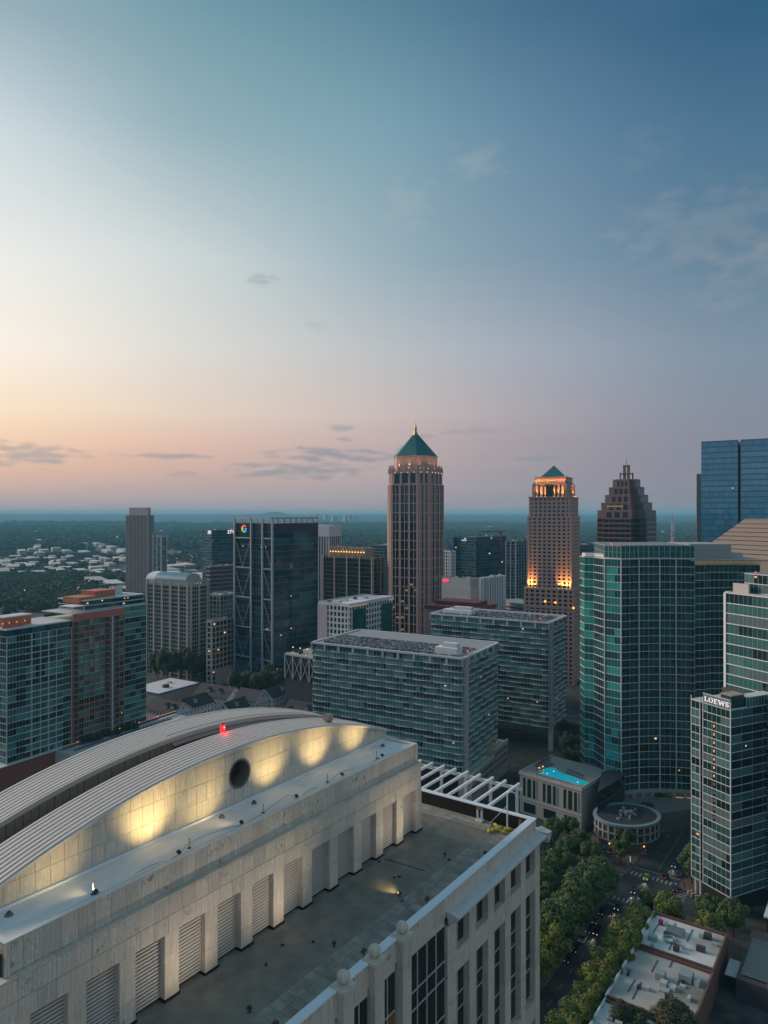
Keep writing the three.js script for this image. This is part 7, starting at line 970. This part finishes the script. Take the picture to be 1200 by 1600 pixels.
// ---------------------------------------------------------------- cars, street lamps, signals, people
{
  const profile = (pts) => { const s = new THREE.Shape(pts.map(q => new THREE.Vector2(...q))); return s; };
  const tyre = std(0.015, 0.015, 0.015, 0.9), rim = std(0.35, 0.35, 0.36, 0.4), glassC = paneMat([0.01, 0.012, 0.015], 0), wheelG = new THREE.CylinderGeometry(0.33, 0.33, 0.24, 18).rotateX(PI / 2), rimG = new THREE.CylinderGeometry(0.2, 0.2, 0.26, 12).rotateX(PI / 2);
  const ex = (s, w) => { const g = new THREE.ExtrudeGeometry(s, { depth: w - 0.16, bevelEnabled: true, bevelSize: 0.07, bevelThickness: 0.08, bevelSegments: 2, curveSegments: 6 }); g.translate(0, 0, -(w - 0.16) / 2); return g; };
  const sedan = { body: ex(profile([[-2.2, 0.32], [2.2, 0.32], [2.25, 0.62], [2.1, 0.84], [1.15, 0.93], [-1.6, 0.97], [-2.2, 0.9], [-2.28, 0.6]]), 1.76), cab: ex(profile([[-1.7, 0.95], [1.05, 0.92], [0.35, 1.4], [-0.95, 1.42]]), 1.5), roof: ex(profile([[-0.92, 1.41], [0.33, 1.4], [0.25, 1.46], [-0.85, 1.47]]), 1.42) };
  const suv = { body: ex(profile([[-2.25, 0.36], [2.2, 0.36], [2.25, 0.75], [2.1, 1.0], [1.2, 1.08], [-2.2, 1.1], [-2.3, 0.7]]), 1.86), cab: ex(profile([[-2.15, 1.08], [1.05, 1.06], [0.45, 1.66], [-2.0, 1.68]]), 1.6), roof: ex(profile([[-1.98, 1.67], [0.42, 1.66], [0.36, 1.73], [-1.9, 1.74]]), 1.52) };
  const head = glow(1, 0.9, 0.8, 2.2), headDim = glow(1, 0.85, 0.7, 0.5), tail = glow(1, 0.05, 0.03, 1.2), tailDim = glow(0.6, 0.03, 0.02, 0.35);
  const car = (s, t, turn, kind, color, label, on = 1, brake = 0) => {
    const g = atST(thing('car', label, 'car'), s, t, turn, 0.035), P = kind === 's' ? sedan : suv, paint = new THREE.MeshPhysicalMaterial({ color: rgb(...color), roughness: 0.35, clearcoat: 0.8, clearcoatRoughness: 0.08 });
    part(g, 'body', P.body, paint); part(g, 'windows', P.cab, glassC).name = 'cabin_glass'; part(g, 'roof_panel', P.roof, paint);
    for (const x of [-1.35, 1.38]) for (const z of [-0.8, 0.8]) { const w = part(g, 'wheel', wheelG, tyre, x, 0.33, z); part(w, 'rim', rimG, rim); }
    const y = kind === 's' ? 0.7 : 0.84; for (const z of [-0.62, 0.62]) { part(g, 'headlight', new THREE.SphereGeometry(0.13, 8, 6).scale(0.6, 0.8, 1.3), on ? head : headDim, 2.24, y, z); part(g, 'tail_light', boxGeo(-0.05, 0.05, -0.09, 0.09, -0.17, 0.17), brake ? tail : tailDim, -2.33, y + 0.04, z); }
    if (on) { g.updateMatrixWorld(); const l = new THREE.SpotLight(rgb(1, 0.88, 0.72), 70, 0, 0.5, 0.7, 2), o = new THREE.Vector3(2.5, 0.7, 0).applyMatrix4(g.matrixWorld), e = new THREE.Vector3(12, 0, 0).applyMatrix4(g.matrixWorld); l.position.copy(o); l.target.position.copy(e); l.castShadow = true; l.shadow.radius = 6; scene.add(l, l.target); }
  };
  car(-36.7, -4.4, PI, 'v', [0.01, 0.01, 0.012], 'black car with headlights on, lowest on the avenue'); car(-17.5, -3.4, PI, 's', [0.012, 0.012, 0.015], 'dark car with headlights on, second up the avenue'); car(-3, -2.2, PI + 0.15, 's', [0.012, 0.016, 0.035], 'dark blue car with white headlights inside the crossing'); car(-9.6, 1.6, 0.1, 's', [0.6, 0.61, 0.62], 'white car with red tail lights entering the crossing', 0, 1);
  car(9.5, -1, PI + 0.1, 's', [0.5, 0.42, 0.1], 'pale yellow taxi stopped on the far crosswalk'); car(14.5, 4.6, 0, 'v', [0.012, 0.035, 0.03], 'dark green van with an orange light past the far crosswalk', 0, 1); car(7.4, 9.9, 0.25, 's', [0.02, 0.035, 0.1], 'blue car with red tail lights by the far kerb', 0, 1); car(26, 5.6, PI, 's', [0.012, 0.012, 0.014], 'dark car with one bright lamp farthest up the avenue'); car(19.5, 8.8, PI, 'v', [0.02, 0.02, 0.022], 'black car waiting beside the hotel kerb', 0); car(-14, 3.6, 0, 's', [0.01, 0.03, 0.09], 'deep blue car half hidden by the small crossing tree', 0);
  car(-58, 2.4, 0, 's', [0.1, 0.1, 0.11], 'grey car under the trees low on the avenue', 0, 1); car(40, 6, 0, 's', [0.05, 0.05, 0.06], 'grey car beyond the hotel on the avenue', 0, 1);
  const darks = [[0.02, 0.02, 0.022], [0.12, 0.12, 0.125], [0.03, 0.03, 0.04], [0.3, 0.3, 0.31], [0.06, 0.015, 0.015], [0.02, 0.03, 0.05]], where = ['nearest the crossing', 'second from the crossing', 'third from the crossing', 'fourth from the crossing', 'fifth from the crossing', 'sixth from the crossing'];
  for (let i = 0; i < 6; i++) { car(-24 - i * 6.4, -6.9, PI, i % 3 ? 's' : 'v', darks[i], `parked car under the tree belt kerb, ${where[i]}`, 0); car(30 + i * 6.6, -6.8, PI, i % 2 ? 's' : 'v', darks[(i + 2) % 6], `parked car by the restaurant side kerb, ${where[i]}`, 0); }
  for (let i = 0; i < 4; i++) car(19 + i * 2.6, -19.5 - i * 0.4, 1.4, i % 2 ? 's' : 'v', darks[(i + 1) % 6], `car drawn up at the restaurant door, ${['first', 'second', 'third', 'last'][i]} in its rank`, 0, i % 2);
  const pole = (s, t, arm, label) => { const g = atST(thing('signal_mast', label, 'traffic signal', 0, 0, 0, 0, 'traffic signal masts at the crossing'), s, t); part(g, 'mast', new THREE.CylinderGeometry(0.09, 0.12, 7, 10), M.dark, 0, 3.6, 0); block(g, 'arm', M.dark, min(0, arm), max(0, arm), 6.4, 6.55, -0.06, 0.06); for (const f of [0.6, 0.95]) { const h = part(g, 'signal_head', boxGeo(-0.17, 0.17, -0.5, 0.5, -0.13, 0.13), M.dark, arm * f, 6, 0); part(h, 'signal_lens', new THREE.SphereGeometry(0.1, 8, 6), glow(1, 0.1, 0.05, 1), 0, 0.3, 0.12); } };
  pole(11.5, -9.6, -6, 'dark traffic signal mast at the restaurant corner'); pole(-11.5, 12, 6, 'dark traffic signal mast beside the small crossing tree'); pole(12, 12, -6, 'dark traffic signal mast at the hotel corner');
  const lamp = (s, t, label) => { const g = atST(thing('street_lamp', label, 'street lamp', 0, 0, 0, 0, 'street lamps'), s, t); part(g, 'post', new THREE.CylinderGeometry(0.07, 0.11, 6, 8), M.dark, 0, 3.1, 0); part(g, 'lamp_globe', new THREE.SphereGeometry(0.28, 10, 8), std(0.5, 0.5, 0.5), 0, 6.3, 0); };
  lamp(22, -10, 'unlit street lamp on the restaurant pavement'); lamp(22, 12.2, 'unlit street lamp on the hotel pavement'); lamp(-30, -9.4, 'unlit street lamp under the tree belt');
  { const k = atST(thing('advert_panel', 'glowing pale street advert panel by the restaurant kerb', 'advert panel'), 17.5, -9.2, 0.4); block(k, 'frame', M.dark, -0.8, 0.8, 0.1, 3.2, -0.15, 0.15); part(k, 'lit_face', boxGeo(-0.68, 0.68, 0.9, 3.0, 0.151, 0.17), glow(0.55, 0.85, 1, 1.0)); part(k, 'lit_face', boxGeo(-0.68, 0.68, 0.9, 3.0, -0.17, -0.151), glow(0.55, 0.85, 1, 1.0)); }
  // pedestrians
  const bones = [[0, 0.95, 0, 0.15, 0, 1.42, 0, 0.17], [0, 1.42, 0, 0.1, 0, 1.55, 0, 0.06], [0, 1.62, 0.01, 0.1, 0, 1.68, 0.01, 0.1], [-0.09, 0.92, 0, 0.1, -0.1, 0.48, 0.06, 0.07], [-0.1, 0.48, 0.06, 0.065, -0.1, 0.06, -0.04, 0.045], [0.09, 0.92, 0, 0.1, 0.1, 0.48, 0.1, 0.07], [0.1, 0.48, 0.1, 0.065, 0.1, 0.06, 0.16, 0.045], [-0.1, 0.04, -0.05, 0.045, -0.1, 0.03, 0.1, 0.035], [0.1, 0.04, 0.16, 0.045, 0.1, 0.03, 0.3, 0.035], [-0.2, 1.4, 0, 0.065, -0.26, 1.1, -0.02, 0.05], [-0.26, 1.1, -0.02, 0.045, -0.25, 0.85, 0.08, 0.035], [0.2, 1.4, 0, 0.065, 0.26, 1.1, 0.02, 0.05], [0.26, 1.1, 0.02, 0.045, 0.25, 0.86, 0.12, 0.035]];
  const dist = (x, y, z) => { let D = 9; for (const [ax, ay, az, ra, bx, by, bz, rb] of bones) { const dx = bx - ax, dy = by - ay, dz = bz - az, h = clamp(((x - ax) * dx + (y - ay) * dy + (z - az) * dz) / (dx * dx + dy * dy + dz * dz)); const q = Math.hypot(x - ax - dx * h, y - ay - dy * h, z - az - dz * h) - mix(ra, rb, h), k = 0.04, e = max(k - abs(D - q), 0) / k; D = min(D, q) - e * e * k * 0.25; } return D; };
  const { MarchingCubes } = await import('three/addons/objects/MarchingCubes.js'); const RES = 56, mc = new MarchingCubes(RES, std(1, 1, 1), false, false, 40000); mc.isolation = 0; for (let z = 0; z < RES; z++) for (let y = 0; y < RES; y++) for (let x = 0; x < RES; x++) mc.field[z * RES * RES + y * RES + x] = -dist((x - RES / 2) / (RES / 2) * 0.95, (y - RES / 2) / (RES / 2) * 0.95 + 0.9, (z - RES / 2) / (RES / 2) * 0.95); mc.update();
  const pg = new THREE.BufferGeometry(), pa = [], na = []; for (let i = 0; i < mc.count * 3; i++) { pa.push(mc.positionArray[i] * 0.95 + (i % 3 === 1 ? 0.9 : 0)); na.push(mc.normalArray[i]); } pg.setAttribute('position', new THREE.Float32BufferAttribute(pa, 3)); pg.setAttribute('normal', new THREE.Float32BufferAttribute(na, 3));
  const cl = []; for (let i = 0; i < pa.length / 3; i++) { const y = pa[i * 3 + 1]; cl.push(...(y > 1.5 ? [0.3, 0.19, 0.14] : y > 0.9 ? [1, 1, 1] : [0.12, 0.12, 0.15])); } pg.setAttribute('color', new THREE.Float32BufferAttribute(cl, 3)); pg.computeVertexNormals();
  const coats = [[0.05, 0.05, 0.06], [0.2, 0.2, 0.21], [0.1, 0.05, 0.05], [0.04, 0.06, 0.1]];
  [[12.5, -14, 1, 'by the restaurant corner'], [13.5, -13, 2.2, 'two steps behind the restaurant corner walker'], [15, -12.2, 0.4, 'beside the glowing advert panel'], [10, 12.8, 3, 'waiting at the hotel corner kerb'], [8, 16.5, 1.4, 'on the brick pavement before the hotel'], [-2, 17, 4, 'walking on the brick pavement by the stone wall'], [12.8, -11, 5, 'at the far crosswalk end']].forEach(([s, t, r, w], i) => { const p = atST(thing('person', `walker in dark clothes ${w}`, 'person'), s, t, r, 0.15); part(p, 'figure', pg, std(...coats[i % 4], 0.9, { vertexColors: true })); part(p, 'hair', new THREE.SphereGeometry(0.115, 12, 8, 0, 2 * PI, 0, PI * 0.55), std(0.03, 0.02, 0.015), 0, 1.68, -0.01); });
}
renderer.render(scene, camera);
